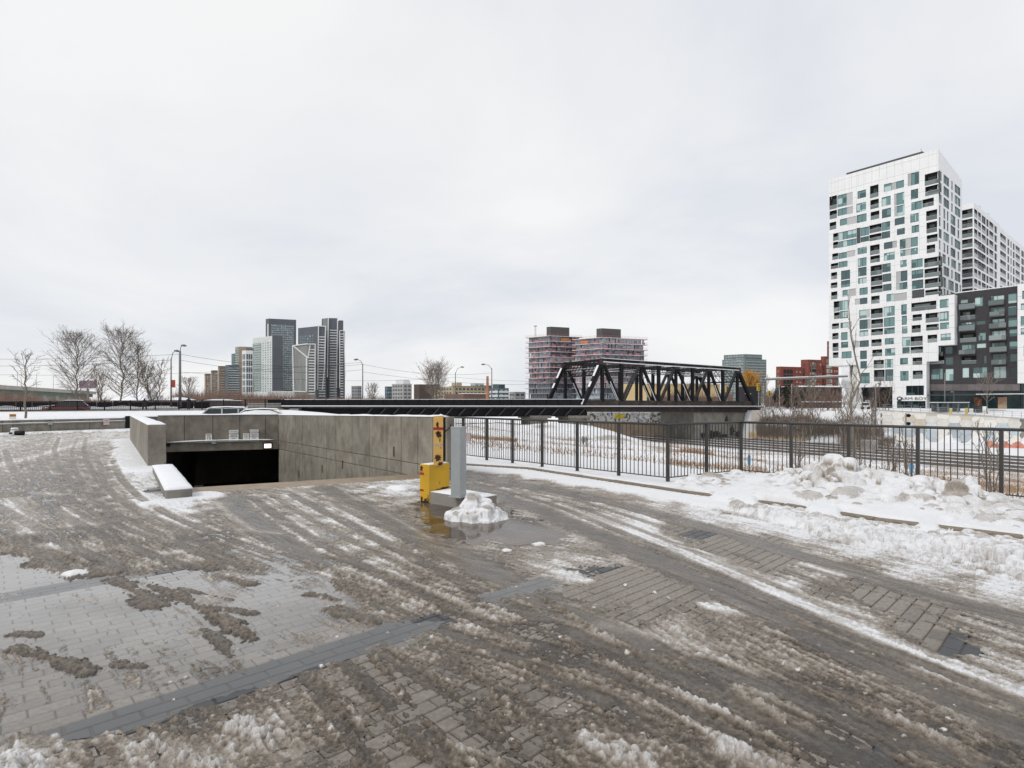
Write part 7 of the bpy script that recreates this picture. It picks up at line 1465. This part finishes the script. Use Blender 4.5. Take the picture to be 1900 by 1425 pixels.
# gate beside it
ga, gb_ = ray_line(233, LW0, LW1), ray_line(244, LW0, LW1 ); gte = empty('metal_gate', (ga.x, ga.y, 0), 'narrow dark metal gate between planter wall and ramp parapet', 'gate')
for k in range(4):
    p = ga.lerp(gb_, .08 + k * .28); mb = MB(); mb.obox(p, LWd, LWn, .05, .03, .0, 1.12); mb.build('gate_bar', BLACKM, gte)
for z in (.06, 1.1): mb = MB(); mb.beam(ga + Vector((0, 0, z)), gb_ + Vector((0, 0, z)), .05, .06); mb.build('gate_rail', BLACKM, gte)
mb = MB(); wall_panel(mb, ga + LWn * .4, gb_ + LWn * .4 + LWd * 3.5, -.2, -.2, 1.02, 1.02, LWn, .2); mb.build('gate_backing', mat('gate_grey', (.10, .10, .11), .7), gte); snowcap('snow_cap', gte, [ga + LWn * .5 + Vector((0, 0, 1.02)), gb_ + LWn * .5 + LWd * 3.5 + Vector((0, 0, 1.02))], .3, 0, .12, 15)
# snow topped pump cover with black drum
p = gp(22, 808); e = empty('pump_cover', p, 'white snow capped hood with a black drum lying beside it', 'equipment')
mb = MB(); mb.tube([p + Vector((0, .2, 0)), p + Vector((0, .2, .12)), p + Vector((0, .2, .3)), p + Vector((0, .2, .42))], [.42, .30, .2, .18], 14); mb.build('hood', mat('hood_white', (.6, .6, .6), .6, .1, 5), e, True)
mb = MB(); mb.tube([p + Vector((0, .2, .40)), p + Vector((0, .2, .5))], [.22, .16], 12); mb.build('snow_cap', SNOW, e, True); mb = MB(); mb.tube([p + Vector((.32, -.1, .16)), p + Vector((.80, -.02, .16))], .16, 14); bevel(mb.build('drum', BLACKM, e), .03, 2); mb = MB(); mb.tube([p + Vector((0, -.12, .12)), p + Vector((0, -.02, .12))], .1, 12); mb.build('vent', BLACKM, e)

# ================================================================== cars, people
CARW = mat('car_white', (.62, .63, .64), .3, coat=.6); CARS = mat('car_silver', (.42, .43, .45), .3, coat=.6); CARR = mat('car_red', (.10, .012, .012), .3, coat=.6); CGL = mat('car_glass', (.012, .03, .028), .06); TYRE = mat('tyre', (.02, .02, .02), .9); RIM = mat('rim', (.4, .4, .4), .3, metal=.6)
def car(name, label, loc, ang_, paint, snow=.0, hh=1.0, group='parked cars'):
    e = empty(name, loc, label, 'car', group); e.rotation_euler = (0, 0, ang_); ORG[e] = Vector((0, 0, 0))
    def loft(secs, m, nm, smooth=True, parent=e):
        mb = MB(); k = len(secs[0])
        for s_ in secs: mb.v += [tuple(p) for p in s_]
        for i in range(len(secs) - 1):
            for j in range(k - 1):
                a = i * k + j; mb.f.append((a, a + 1, a + k + 1, a + k)); mb.m.append(0)
        mb.f.append(tuple(range(k - 1, -1, -1))); mb.m.append(0); mb.f.append(tuple(range((len(secs) - 1) * k, len(secs) * k))); mb.m.append(0)
        return mb.build(nm, m, parent, smooth)
    def sec(x, w0, z0, z1, r_=.12): return [(x, -w0, z0), (x, -w0, z1 - r_), (x, -w0 + r_ * .8, z1), (x, 0, z1 + .02), (x, w0 - r_ * .8, z1), (x, w0, z1 - r_), (x, w0, z0)]
    body_ = loft([sec(-2.25, .70, .45, .70), sec(-2.15, .86, .28, .84), sec(-1.2, .92, .24, .98), sec(-.6, .92, .22, 1.03), sec(1.5, .92, .22, 1.04), sec(2.1, .88, .26, 1.0), sec(2.28, .76, .42, .85)], paint, 'body')
    def cab(x, w0, z): return [(x, -w0, z - .02), (x, -w0 * .98, z), (x, 0, z + .03), (x, w0 * .98, z), (x, w0, z - .02)]
    top = 1.04 + .62 * hh
    glass_ = MB(); 
    g0 = [(-1.05, .84, 1.02), (-.25, .68, top - .06), (1.55, .68, top - .07), (2.1, .82, 1.02)]
    for s_ in (-1, 1): glass_.quad([(x, s_ * w0, z) for x, w0, z in g0])
    glass_.quad([(-1.05, -.84, 1.02), (-1.05, .84, 1.02), (-.25, .68, top - .06), (-.25, -.68, top - .06)]); glass_.quad([(2.1, -.82, 1.02), (2.1, .82, 1.02), (1.55, .68, top - .07), (1.55, -.68, top - .07)]); glass_.build('windows', CGL, e)
    loft([cab(-.32, .60, top - .08), cab(-.1, .69, top - .03), cab(.7, .71, top), cab(1.45, .69, top - .04), cab(1.66, .6, top - .12)], paint, 'roof')
    mb = MB()
    for s_ in (-1, 1):
        for (a, b) in (((-1.07, .85, 1.01), (-.25, .695, top - .05)), ((.45, .865, 1.01), (.45, .70, top - .05)), ((1.3, .865, 1.01), (1.3, .70, top - .06)), ((2.12, .83, 1.01), (1.56, .69, top - .06))): mb.beam((a[0], s_ * a[1], a[2]), (b[0], s_ * b[1], b[2]), .08, .05)
    mb.build('pillars', paint, e)
    for x in (-1.4, 1.42):
        for s_ in (-1, 1):
            mb = MB(); mb.tube([(x, s_ * .72, .33), (x, s_ * .93, .33)], .33, 18); wl_ = mb.build('wheel', TYRE, e); mb = MB(); mb.tube([(x, s_ * .90, .33), (x, s_ * .94, .33)], .2, 14); mb.build('rim', RIM, wl_)
    for s_ in (-1, 1): mb = MB(); mb.box(-2.24, -2.1, s_ * .6 - .14, s_ * .6 + .14, .62, .76); mb.build('headlight', CARW, e)
    if snow > 0:
        loft([cab(-.38, .56, top - .05), cab(-.1, .68, top + snow * .7), cab(.7, .72, top + snow), cab(1.45, .68, top + snow * .8), cab(1.72, .58, top - .05)], SNOW, 'roof_snow')
        loft([cab(-2.2, .6, .86), cab(-1.9, .8, .93 + snow), cab(-1.15, .84, 1.03 + snow), cab(-1.0, .8, 1.02)], SNOW, 'bonnet_snow')
    return e
car('parked_car', 'silver parked car with dark windows behind the ramp wall', (-17.3, 32.9, .0), math.atan2(BD.y, BD.x), CARS, .07, 1.32)
c2 = car('parked_car', 'parked car buried under a smooth white hump of snow behind the ramp wall', (-14.4, 30.9, .0), math.atan2(BD.y, BD.x), CARW, .16, 1.05)
mb = MB(); pr = [(-1.1, 1.1), (-.8, 1.35), (-.2, 1.70), (.4, 1.80), (1.1, 1.78), (1.7, 1.55), (2.15, 1.2), (2.35, .95)]
for i, (x, z) in enumerate(pr): mb.v += [(x, w0, z - dz) for w0, dz in ((-.93, .35), (-.84, .06), (-.4, -.01), (0, -.03), (.4, -.01), (.84, .06), (.93, .35))]
for i in range(len(pr) - 1):
    for j in range(6): a = i * 7 + j; mb.f.append((a, a + 1, a + 8, a + 7)); mb.m.append(0)
mb.build('snow_hump', SNOW, c2, True)
car('parked_car', 'dark red car on the road behind the black fence', (bpt(52).x - .5, bpt(52).y + 6, .75), R(30), CARR, .05, .95)
def person(label, loc, ang_, pose, coat_c, leg_c):
    e = empty('person', loc, label, 'person', 'pedestrians on the raised road'); e.rotation_euler = (0, 0, ang_); s = pose
    def skin(nm, V, E, rad, m):
        me = bpy.data.meshes.new(nm); me.from_pydata(V, E, []); me.materials.append(m); o = link_mesh(nm, me, e)
        md = o.modifiers.new('skin', 'SKIN'); sub_ = o.modifiers.new('sub', 'SUBSURF'); sub_.levels = 1; sub_.render_levels = 1
        me.skin_vertices or None
        if not me.skin_vertices: me.attributes
        lay = me.skin_vertices[0].data if me.skin_vertices else None
        if lay:
            for i, r_ in enumerate(rad): lay[i].radius = r_ if hasattr(r_, '__len__') else (r_, r_)
            lay[0].use_root = True
        return o
    V = [(0, 0, .95), (0, 0, 1.2), (0, 0, 1.42), (0, 0, 1.53), (0, -.01, 1.64), (0, 0, 1.74), (.19, 0, 1.42), (.25, s * .10, 1.15), (.24, s * .26, .93), (-.19, 0, 1.42), (-.25, -s * .10, 1.15), (-.24, -s * .05, .92), (.10, 0, .90), (.11, s * -.18, .50), (.11, s * -.30, .09), (.11, s * -.30 - .14, .04), (-.10, 0, .90), (-.11, s * .16, .50), (-.11, s * .18, .09), (-.11, s * .18 - .14, .04)]
    E = [(0, 1), (1, 2), (2, 3), (3, 4), (4, 5), (2, 6), (6, 7), (7, 8), (2, 9), (9, 10), (10, 11), (0, 12), (12, 13), (13, 14), (14, 15), (0, 16), (16, 17), (17, 18), (18, 19)]
    Rr = [(.19, .14), (.18, .13), (.20, .12), (.06, .06), (.095, .105), (.07, .08), .075, .06, .045, .075, .06, .045, .11, .085, .055, .045, .11, .085, .055, .045]
    skin('body', V, E, Rr, coat_c)
    mb = MB(); mb.tube([(0, 0, 1.66), (0, .01, 1.74), (0, .01, 1.78)], [.115, .10, .04], 10); mb.build('hat', leg_c, e, True); ORG.pop(e, None)
DKC = mat('dark_coat', (.018, .018, .022), .8, .2, 5); DKC2 = mat('charcoal_coat', (.03, .028, .03), .8, .2, 5)
p = bpt(268, None, 1.6); person('person in dark clothes striding behind the black roadside fence', (p.x, p.y, zat(765, p.y) - .0), R(60), 1.0, DKC2, DKC)
p = bpt(350, None, 1.6); person('person in a dark coat standing behind the fence near the lamp posts', (p.x, p.y, zat(764, p.y) + .1), R(20), .25, DKC, DKC2)

# ================================================================== poles, wires, signals, expressway
def lamp_post(label, px, ybase, ytop, Y, arm, yarm, group='street lamps along the raised road', r_=.11):
    b = dp(px, ybase, Y); e = empty('street_lamp', b, label, 'lamp post', group); zt = zat(ytop, Y); mb = MB(); mb.tube([(b.x, b.y, b.z - .6), (b.x, b.y, zt)], [r_, r_ * .7], 8); mb.build('pole', POLE, e, True)
    if arm:
        q = dp(px + arm, yarm, Y); mb = MB(); mb.tube([(b.x, b.y, zt - .3), (b.x + (q.x - b.x) * .35, b.y, zt + (q.z - zt) * .7), (q.x, q.y, q.z)], .045, 6); mb.build('arm', POLE, e, True)
        mb = MB(); s_ = 1 if arm > 0 else -1; mb.tube([(q.x - s_ * .15, q.y, q.z + .02), (q.x + s_ * .25, q.y, q.z), (q.x + s_ * .6, q.y, q.z - .06)], [.09, .17, .07], 8); mb.build('lamp_head', POLE, e, True)
    return e
e = lamp_post('street lamp with a red banner left of the thick utility pole', 317.5, 747, 665, 78, 8, 651); p = dp(319.5, 712, 78); mb = MB(); mb.box(p.x - .05, p.x + .42, p.y - .02, p.y + .02, zat(719, 78), zat(705, 78)); mb.build('banner', mat('banner_red', (.35, .05, .04), .7), e)
e = lamp_post('thick grey utility pole beside the bannered lamp', 334, 747, 651, 78, 4, 641, r_=.2)
lamp_post('street lamp with its arm to the left, right of the tall towers', 673, 743, 675, 95, -10, 667)
lamp_post('street lamp with its arm to the right before the bare tree', 845, 741, 691, 120, 11, 681)
lamp_post('street lamp with its arm to the left beside the brick chimney', 912.5, 741, 683, 110, -14, 676)
lamp_post('slim tall street lamp in front of the framed towers', 622, 741, 683, 110, 7, 676)
lamp_post('slim galvanised lamp post beside the panel wall', 1625, 790, 713, 104, 5, 712, 'lamps near the shopfront'); lamp_post('pale leaning pole before the shopfront', 1753, 750, 692, 128, 0, 0, 'lamps near the shopfront', .13)
lamp_post('small lamp post behind the ticket shelter', 1770, 750, 728, 132, -1.5, 727, 'lamps near the shopfront', .05)
for i, (a, b, sag) in enumerate((((-200, 662, 78), (334, 657, 78), .5), ((-200, 676, 80), (318, 668, 78), .5), ((-200, 690, 85), (673, 672, 95), 1.2), ((334, 657, 78), (673, 676, 95), 1.0), ((334, 668, 78), (673, 686, 95), 1.0), ((673, 676, 95), (912, 692, 110), .9), ((673, 690, 95), (1040, 712, 116), .9), ((334, 690, 80), (845, 700, 120), 1.0), ((845, 700, 120), (1100, 704, 120), .6))):
    A_, B_ = dp(*a), dp(*b); mb = MB(); mb.tube([A_.lerp(B_, t / 12) - Vector((0, 0, sag * 4 * (t / 12) * (1 - t / 12))) for t in range(13)], .022, 4, caps=False); o = mb.build('overhead_wire', BLACKM); tag(o, 'thin overhead wire ' + ('running left from the top of the thick utility pole', 'running left from the bannered street lamp', 'crossing behind the tall bare trees to the lamp by the towers', 'from the utility pole top to the lamp right of the towers', 'lower of two from utility pole to the lamp right of the towers', 'from the lamp right of the towers to the lamp by the chimney', 'lower one passing the wide bare tree toward the construction blocks', 'low across the front of the tall towers', 'from the lamp before the bare tree toward the truss')[i], 'wire', 'overhead wires')
bb = dp(163, 745, 150); e = empty('billboard', bb, 'purple grey billboard on a post between the bare trees', 'billboard'); mb = MB(); mb.beam(bb + Vector((0, 0, -1)), (bb.x, bb.y, zat(721, 150)), .35, .35, up=(1, 0, 0)); mb.build('post', POLE, e); a, b = dp(148, 706, 150), dp(178, 720, 150); mb = MB(); mb.box(a.x, b.x, 149.7, 150.2, b.z, a.z); mb.build('board', mat('billboard_face', (.20, .14, .18), .6, .4, .5, col2=(.35, .33, .36), c2scale=.5), e)
ex = empty('expressway', dp(60, 740, 230), 'elevated concrete expressway on piers at the far left', 'viaduct'); EXC = mat('viaduct_concrete', (.36, .35, .31), .85, .15, .2)
a, b = dp(-260, 704, 145), dp(160, 729, 310); mb = MB(); mb.beam(a, b, 9, 1.5); mb.build('deck', EXC, ex); mb = MB(); mb.beam(a + Vector((0, 0, -1.5)), b + Vector((0, 0, -1.5)), 6, 1.6); mb.build('girder', mat('viaduct_green', (.13, .16, .13), .7, .2, .3), ex)
for t in np.linspace(.05, .97, 12): p = a.lerp(b, t); mb = MB(); mb.box(p.x - 2.8, p.x + 2.8, p.y - .7, p.y + .7, .3, p.z - 2.2); mb.build('pier', EXC, ex)
for t in np.linspace(.3, .95, 7): p = a.lerp(b, t); mb = MB(); mb.tube([p, p + Vector((0, 0, 7)), p + Vector((1.5, 0, 7.6))], .07, 5); mb.build('light_mast', POLE, ex)
def house(label, x0, x1, yr, ye, Y, m):
    a, b = dp(x0, ye, Y), dp(x1, ye, Y); e = empty('snowy_house', ((a.x + b.x) / 2, Y, .8), label, 'house', 'snow roofed low buildings'); zr = zat(yr, Y); xm = (a.x + b.x) / 2; d = 4; mb = MB(); mb.box(a.x + .4, b.x - .4, Y, Y + 2 * d, .5, a.z); mb.build('wall', m, e)
    mb = MB(); mb.prism([(a.x, Y - .4, a.z), (b.x, Y - .4, a.z), (b.x, Y + 2 * d + .4, a.z), (a.x, Y + 2 * d + .4, a.z)], [(a.x + 1.2, Y + d - .3, zr), (b.x - 1.2, Y + d - .3, zr), (b.x - 1.2, Y + d + .3, zr), (a.x + 1.2, Y + d + .3, zr)]); mb.build('roof', SNOW, e)
    return e
HB = mat('house_dark', (.07, .055, .05), .85, .3, .5)
house('steep snowy roofed house between the bare trees', 206, 268, 722, 743, 118, HB); house('low snow roofed hut right of the lamp posts', 298, 330, 737, 743, 125, HB); house('bus shelter like roof covered in snow beyond the fence', 366, 416, 740.5, 743.5, 110, HB)
# right side: hall, footbridge, signals, dark hoarding
e, A, B, la, lb, zt = far('brown_hall', 'low dark brown hall with snow lined roof left of the white tower', 1490, 1476, 1562, 718, 150, mat('hall_brown', (.065, .04, .028), .8, .3, .3), Vector((-.9, .43)), Vector((.98, .2))); prismf(B, -.5, lb, zt, zt + .35, .6, -8, SNOW, e, 'roof_snow'); prismf(B, -.5, lb, zt * .35, zt * .35 + .2, .5, -.1, SNOW, e, 'ledge_snow'); prismf(A, 0, la, zt, zt + .35, .6, -8, SNOW, e, 'roof_snow')
a, b = dp(1426, 704, 150), dp(1566, 698.5, 160); fb = empty('footbridge', a, 'snow topped footbridge beam crossing before the red brick blocks', 'footbridge'); mb = MB(); mb.beam(a, b, 2.4, .5); mb.build('deck_beam', mat('footbridge_grey', (.2, .19, .18), .8), fb); mb = MB(); mb.beam(a + Vector((0, 0, .32)), b + Vector((0, 0, .32)), 2.4, .25); mb.build('deck_snow', SNOW, fb)
for t in (.1, .5, .9): p = a.lerp(b, t); mb = MB(); mb.beam(p, (p.x, p.y, .3), .4, .4, up=(1, 0, 0)); mb.build('support', POLE, fb)
mb = MB(); a, b = dp(1382, 717, 138), dp(1412, 717, 140); wall_panel(mb, a, b, .3, .3, a.z, b.z, (0, 1, 0), 4); hb = mb.build('dark_hoarding', mat('hoarding_black', (.012, .012, .018), .6)); tag(hb, 'black boxy hoarding at the right end of the truss', 'hoarding'); mb = MB(); wall_panel(mb, a + Vector((0, -.2, 0)), b + Vector((-1, -.2, 0)), zat(731, 138), zat(731, 138), zat(730, 138), zat(730, 138), (0, 1, 0), .3); mb.build('ledge_snow', SNOW, hb)
SIGY = mat('signal_yellow', (.62, .40, .02), .5); 
for i, (px, y0, y1, Y, lab) in enumerate(((1348.5, 716, 727, 142, 'yellow traffic signal seen between the last truss bars'), (1407, 711, 725, 136, 'tall yellow traffic signal above the black hoarding'), (1427, 725, 736, 134, 'yellow traffic signal hanging between grey posts'), (1375.5, 720, 730, 145, 'narrow yellow traffic signal behind the truss end post'))):
    p = dp(px, y1, Y); e = empty('traffic_signal', (p.x, p.y, .4), lab, 'traffic signal', 'yellow traffic signals'); z0, z1 = zat(y1, Y), zat(y0, Y); mb = MB(); mb.box(p.x - .32, p.x + .32, p.y - .25, p.y + .2, z0, z1); mb.build('signal_head', SIGY, e)
    for k in range(3): zc = z0 + (z1 - z0) * (.2 + .3 * k); mb = MB(); mb.tube([(p.x, p.y - .25, zc), (p.x, p.y - .4, zc)], .14, 10); mb.build('lens', BLACKM, e)
    mb = MB(); mb.tube([(p.x + .2, p.y + .3, .2), (p.x + .2, p.y + .3, z1)], .09, 6); mb.build('pole', GALV, e)
for (px, yt, Y) in ((1416, 715, 134), (1446, 713, 134), (1469, 712, 134)):
    p = dp(px, 750, Y); mb = MB(); mb.tube([(p.x, p.y, .2), (p.x, p.y, zat(yt, Y))], .11, 7); o = mb.build('signal_post', GALV); tag(o, ('grey post beside the black hoarding' if px == 1416 else 'grey post right of the hanging yellow signal' if px == 1446 else 'grey post beside the evergreen shrub'), 'post')
# street furniture before the shopfront
sz = -.15
e = empty('ticket_shelter', dp(1766, 768, 125), 'grey framed street shelter with snow on its roof before the shopfront', 'shelter'); SHG = mat('shelter_grey', (.16, .17, .18), .5, .2, 1)
a, b = dp(1738, 747, 125), dp(1796, 768, 125); mb = MB(); mb.box(a.x, b.x, 124.6, 127, a.z - .15, a.z); mb.build('roof', SHG, e); mb = MB(); mb.box(a.x, b.x, 124.5, 127.1, a.z, a.z + .12); mb.build('roof_snow', SNOW, e)
for t in (0.01, .33, .66, .99): x = a.x + (b.x - a.x) * t; mb = MB(); mb.box(x - .08, x + .08, 124.7, 124.86, b.z - .3, a.z - .15); mb.build('post', SHG, e)
for t in (.02, .35, .7): x = a.x + (b.x - a.x) * t; mb = MB(); mb.box(x, x + (b.x - a.x) * .25, 126.7, 126.8, b.z + .2, a.z - .3); mb.build('side_panel', mat('shelter_glass', (.10, .13, .14), .2, .3, .5), e)
mb = MB(); mb.box(a.x + .6, a.x + 2.4, 124.9, 126, b.z - .3, b.z + 1.5); mb.build('kiosk', mat('kiosk_dark', (.06, .065, .07), .5, .4, 1.5), e)
for i, (px, y0, y1) in enumerate(((1764, 759, 767), (1793.5, 757, 768))):
    p = dp(px, y1, 121); mb = MB(); mb.tube([(p.x, p.y, p.z - .4), (p.x, p.y, zat(y0, 121))], .24, 10); o = mb.build('yellow_bollard', mat('bollard_yellow', (.62, .45, .03), .5)); tag(o, ('short fat yellow bollard in front of the street shelter', 'taller yellow bollard at the end of the street shelter')[i], 'bollard', 'yellow bollards')
a, b = dp(1810, 754, 124), dp(1829, 766, 124); mb = MB(); mb.box(a.x, (a.x + b.x) / 2, 123.5, 124.6, b.z - .4, a.z); e = mb.build('utility_cabinet', mat('cabinet_dark', (.04, .04, .045), .6)); tag(e, 'dark utility cabinet with a pale door beside the shelter', 'cabinet'); mb = MB(); mb.box((a.x + b.x) / 2 + .004, b.x, 123.5, 124.6, b.z + .6, a.z); mb.build('pale_door', SIGNW, e)
a, b = dp(1594, 746, 135), dp(1613, 753, 135); e = empty('delivery_van', dp(1603, 755, 135), 'white delivery van behind the scrub left of the shop entrance', 'van'); mb = MB(); mb.box(a.x, b.x, 134.5, 136.5, b.z - .5, a.z); bevel(mb.build('body', CARW, e), .15, 2); mb = MB(); mb.box(a.x + .3, b.x - .4, 134.44, 134.5, b.z + .15, a.z - .2); mb.build('side_window', CGL, e)
for x in (a.x + .5, b.x - .5): mb = MB(); mb.tube([(x, 134.4, b.z - .5), (x, 134.7, b.z - .5)], .35, 12); mb.build('wheel', TYRE, e)
fr = empty('street_guard_fence', dp(1690, 757, 122), 'thin grey guard fence along the street above the panel wall', 'fence')
for k in range(16):
    x = 1640 + k * 17; Yk = np.interp(x, [1633, 1900], [120, 112]); p = dp(x, 760, Yk); zt_ = np.interp(x, [1633, 1900], [.62, -.9]); mb = MB(); mb.tube([(p.x, p.y, zt_ - .3), (p.x, p.y, zt_ + 1.15)], .04, 5); mb.build('post', GALV, fr)
for hz in (.35, .75, 1.12):
    p, q_ = dp(1636, 760, 120), dp(1900, 760, 112); mb = MB(); mb.beam((p.x, p.y, .62 + hz), (q_.x, q_.y, -.9 + hz), .04, .04); mb.build('guard_rail', GALV, fr)
# railway signal mast before the panel wall
p = gp(1681, 830, -5.8); e = empty('rail_signal', p, 'black twin headed railway signal mast before the panel wall', 'rail signal'); mb = MB(); mb.tube([p, (p.x, p.y, zat(766, p.y))], .09, 6); mb.build('mast', POLE, e)
for y in (771, 786):
    z = zat(y, p.y); mb = MB(); mb.tube([(p.x + .4, p.y - .2, z), (p.x + .4, p.y + .1, z)], .30, 14); mb.build('signal_disc', BLACKM, e); mb = MB(); mb.tube([(p.x + .4, p.y - .5, z), (p.x + .4, p.y - .2, z)], .14, 10); mb.build('signal_hood', BLACKM, e)
# marker stakes, orange netting
for (px, y0, y1, Y) in ((1390, 846, 862, 18.5), (1691, 860, 876, 16.5)):
    X = ray(px) * Y; zg = tz(X, Y); e = empty('marker_stake', (X, Y, zg), 'thin marker stake with blue tape %s' % ('beyond the shorter railing run' if px == 1390 else 'by the leafless shrub'), 'stake', 'blue taped stakes'); mb = MB(); mb.box(X - .02, X + .02, Y - .02, Y + .02, zg - .2, zat(y0 - 2, Y)); mb.build('stake', BARK, e); mb = MB(); mb.box(X - .035, X + .035, Y - .035, Y + .035, zat(y1, Y), zat(y0, Y)); mb.build('blue_tape', mat('tape_blue', (.05, .22, .36), .5), e)
mb = MB(); a, b = gp(1832, 829, -5.8), gp(1960, 832, -5.8)
for k in range(24): t0, t1 = k / 24, (k + 1) / 24; p, q_ = a.lerp(b, t0), a.lerp(b, t1); h0, h1 = .8 + .35 * math.sin(k * 1.3), .8 + .35 * math.sin(k * 1.3 + 1.3); mb.prism([(p.x, p.y, -5.9), (q_.x, q_.y, -5.9), (q_.x, q_.y + .03, -5.9), (p.x, p.y + .03, -5.9)], [(p.x, p.y, -5.8 + h0), (q_.x, q_.y, -5.8 + h1), (q_.x, q_.y + .03, -5.8 + h1), (p.x, p.y + .03, -5.8 + h0)])
tag(mb.build('orange_netting', mat('netting_orange', (.55, .22, .15), .8, .3, 2)), 'sagging orange safety netting in the corridor below the panel wall', 'netting')
# concrete relay box near the tracks
p = gp(1618, 838, -5.8); mb = MB(); mb.box(p.x - 1.0, p.x + 1.0, p.y, p.y + 1.5, -6, zat(817, p.y)); o = mb.build('relay_box', mat('relay_grey', (.33, .31, .30), .8, .2, .5)); bevel(o, .05, 1); tag(o, 'grey trackside relay box standing in the snow', 'relay box')
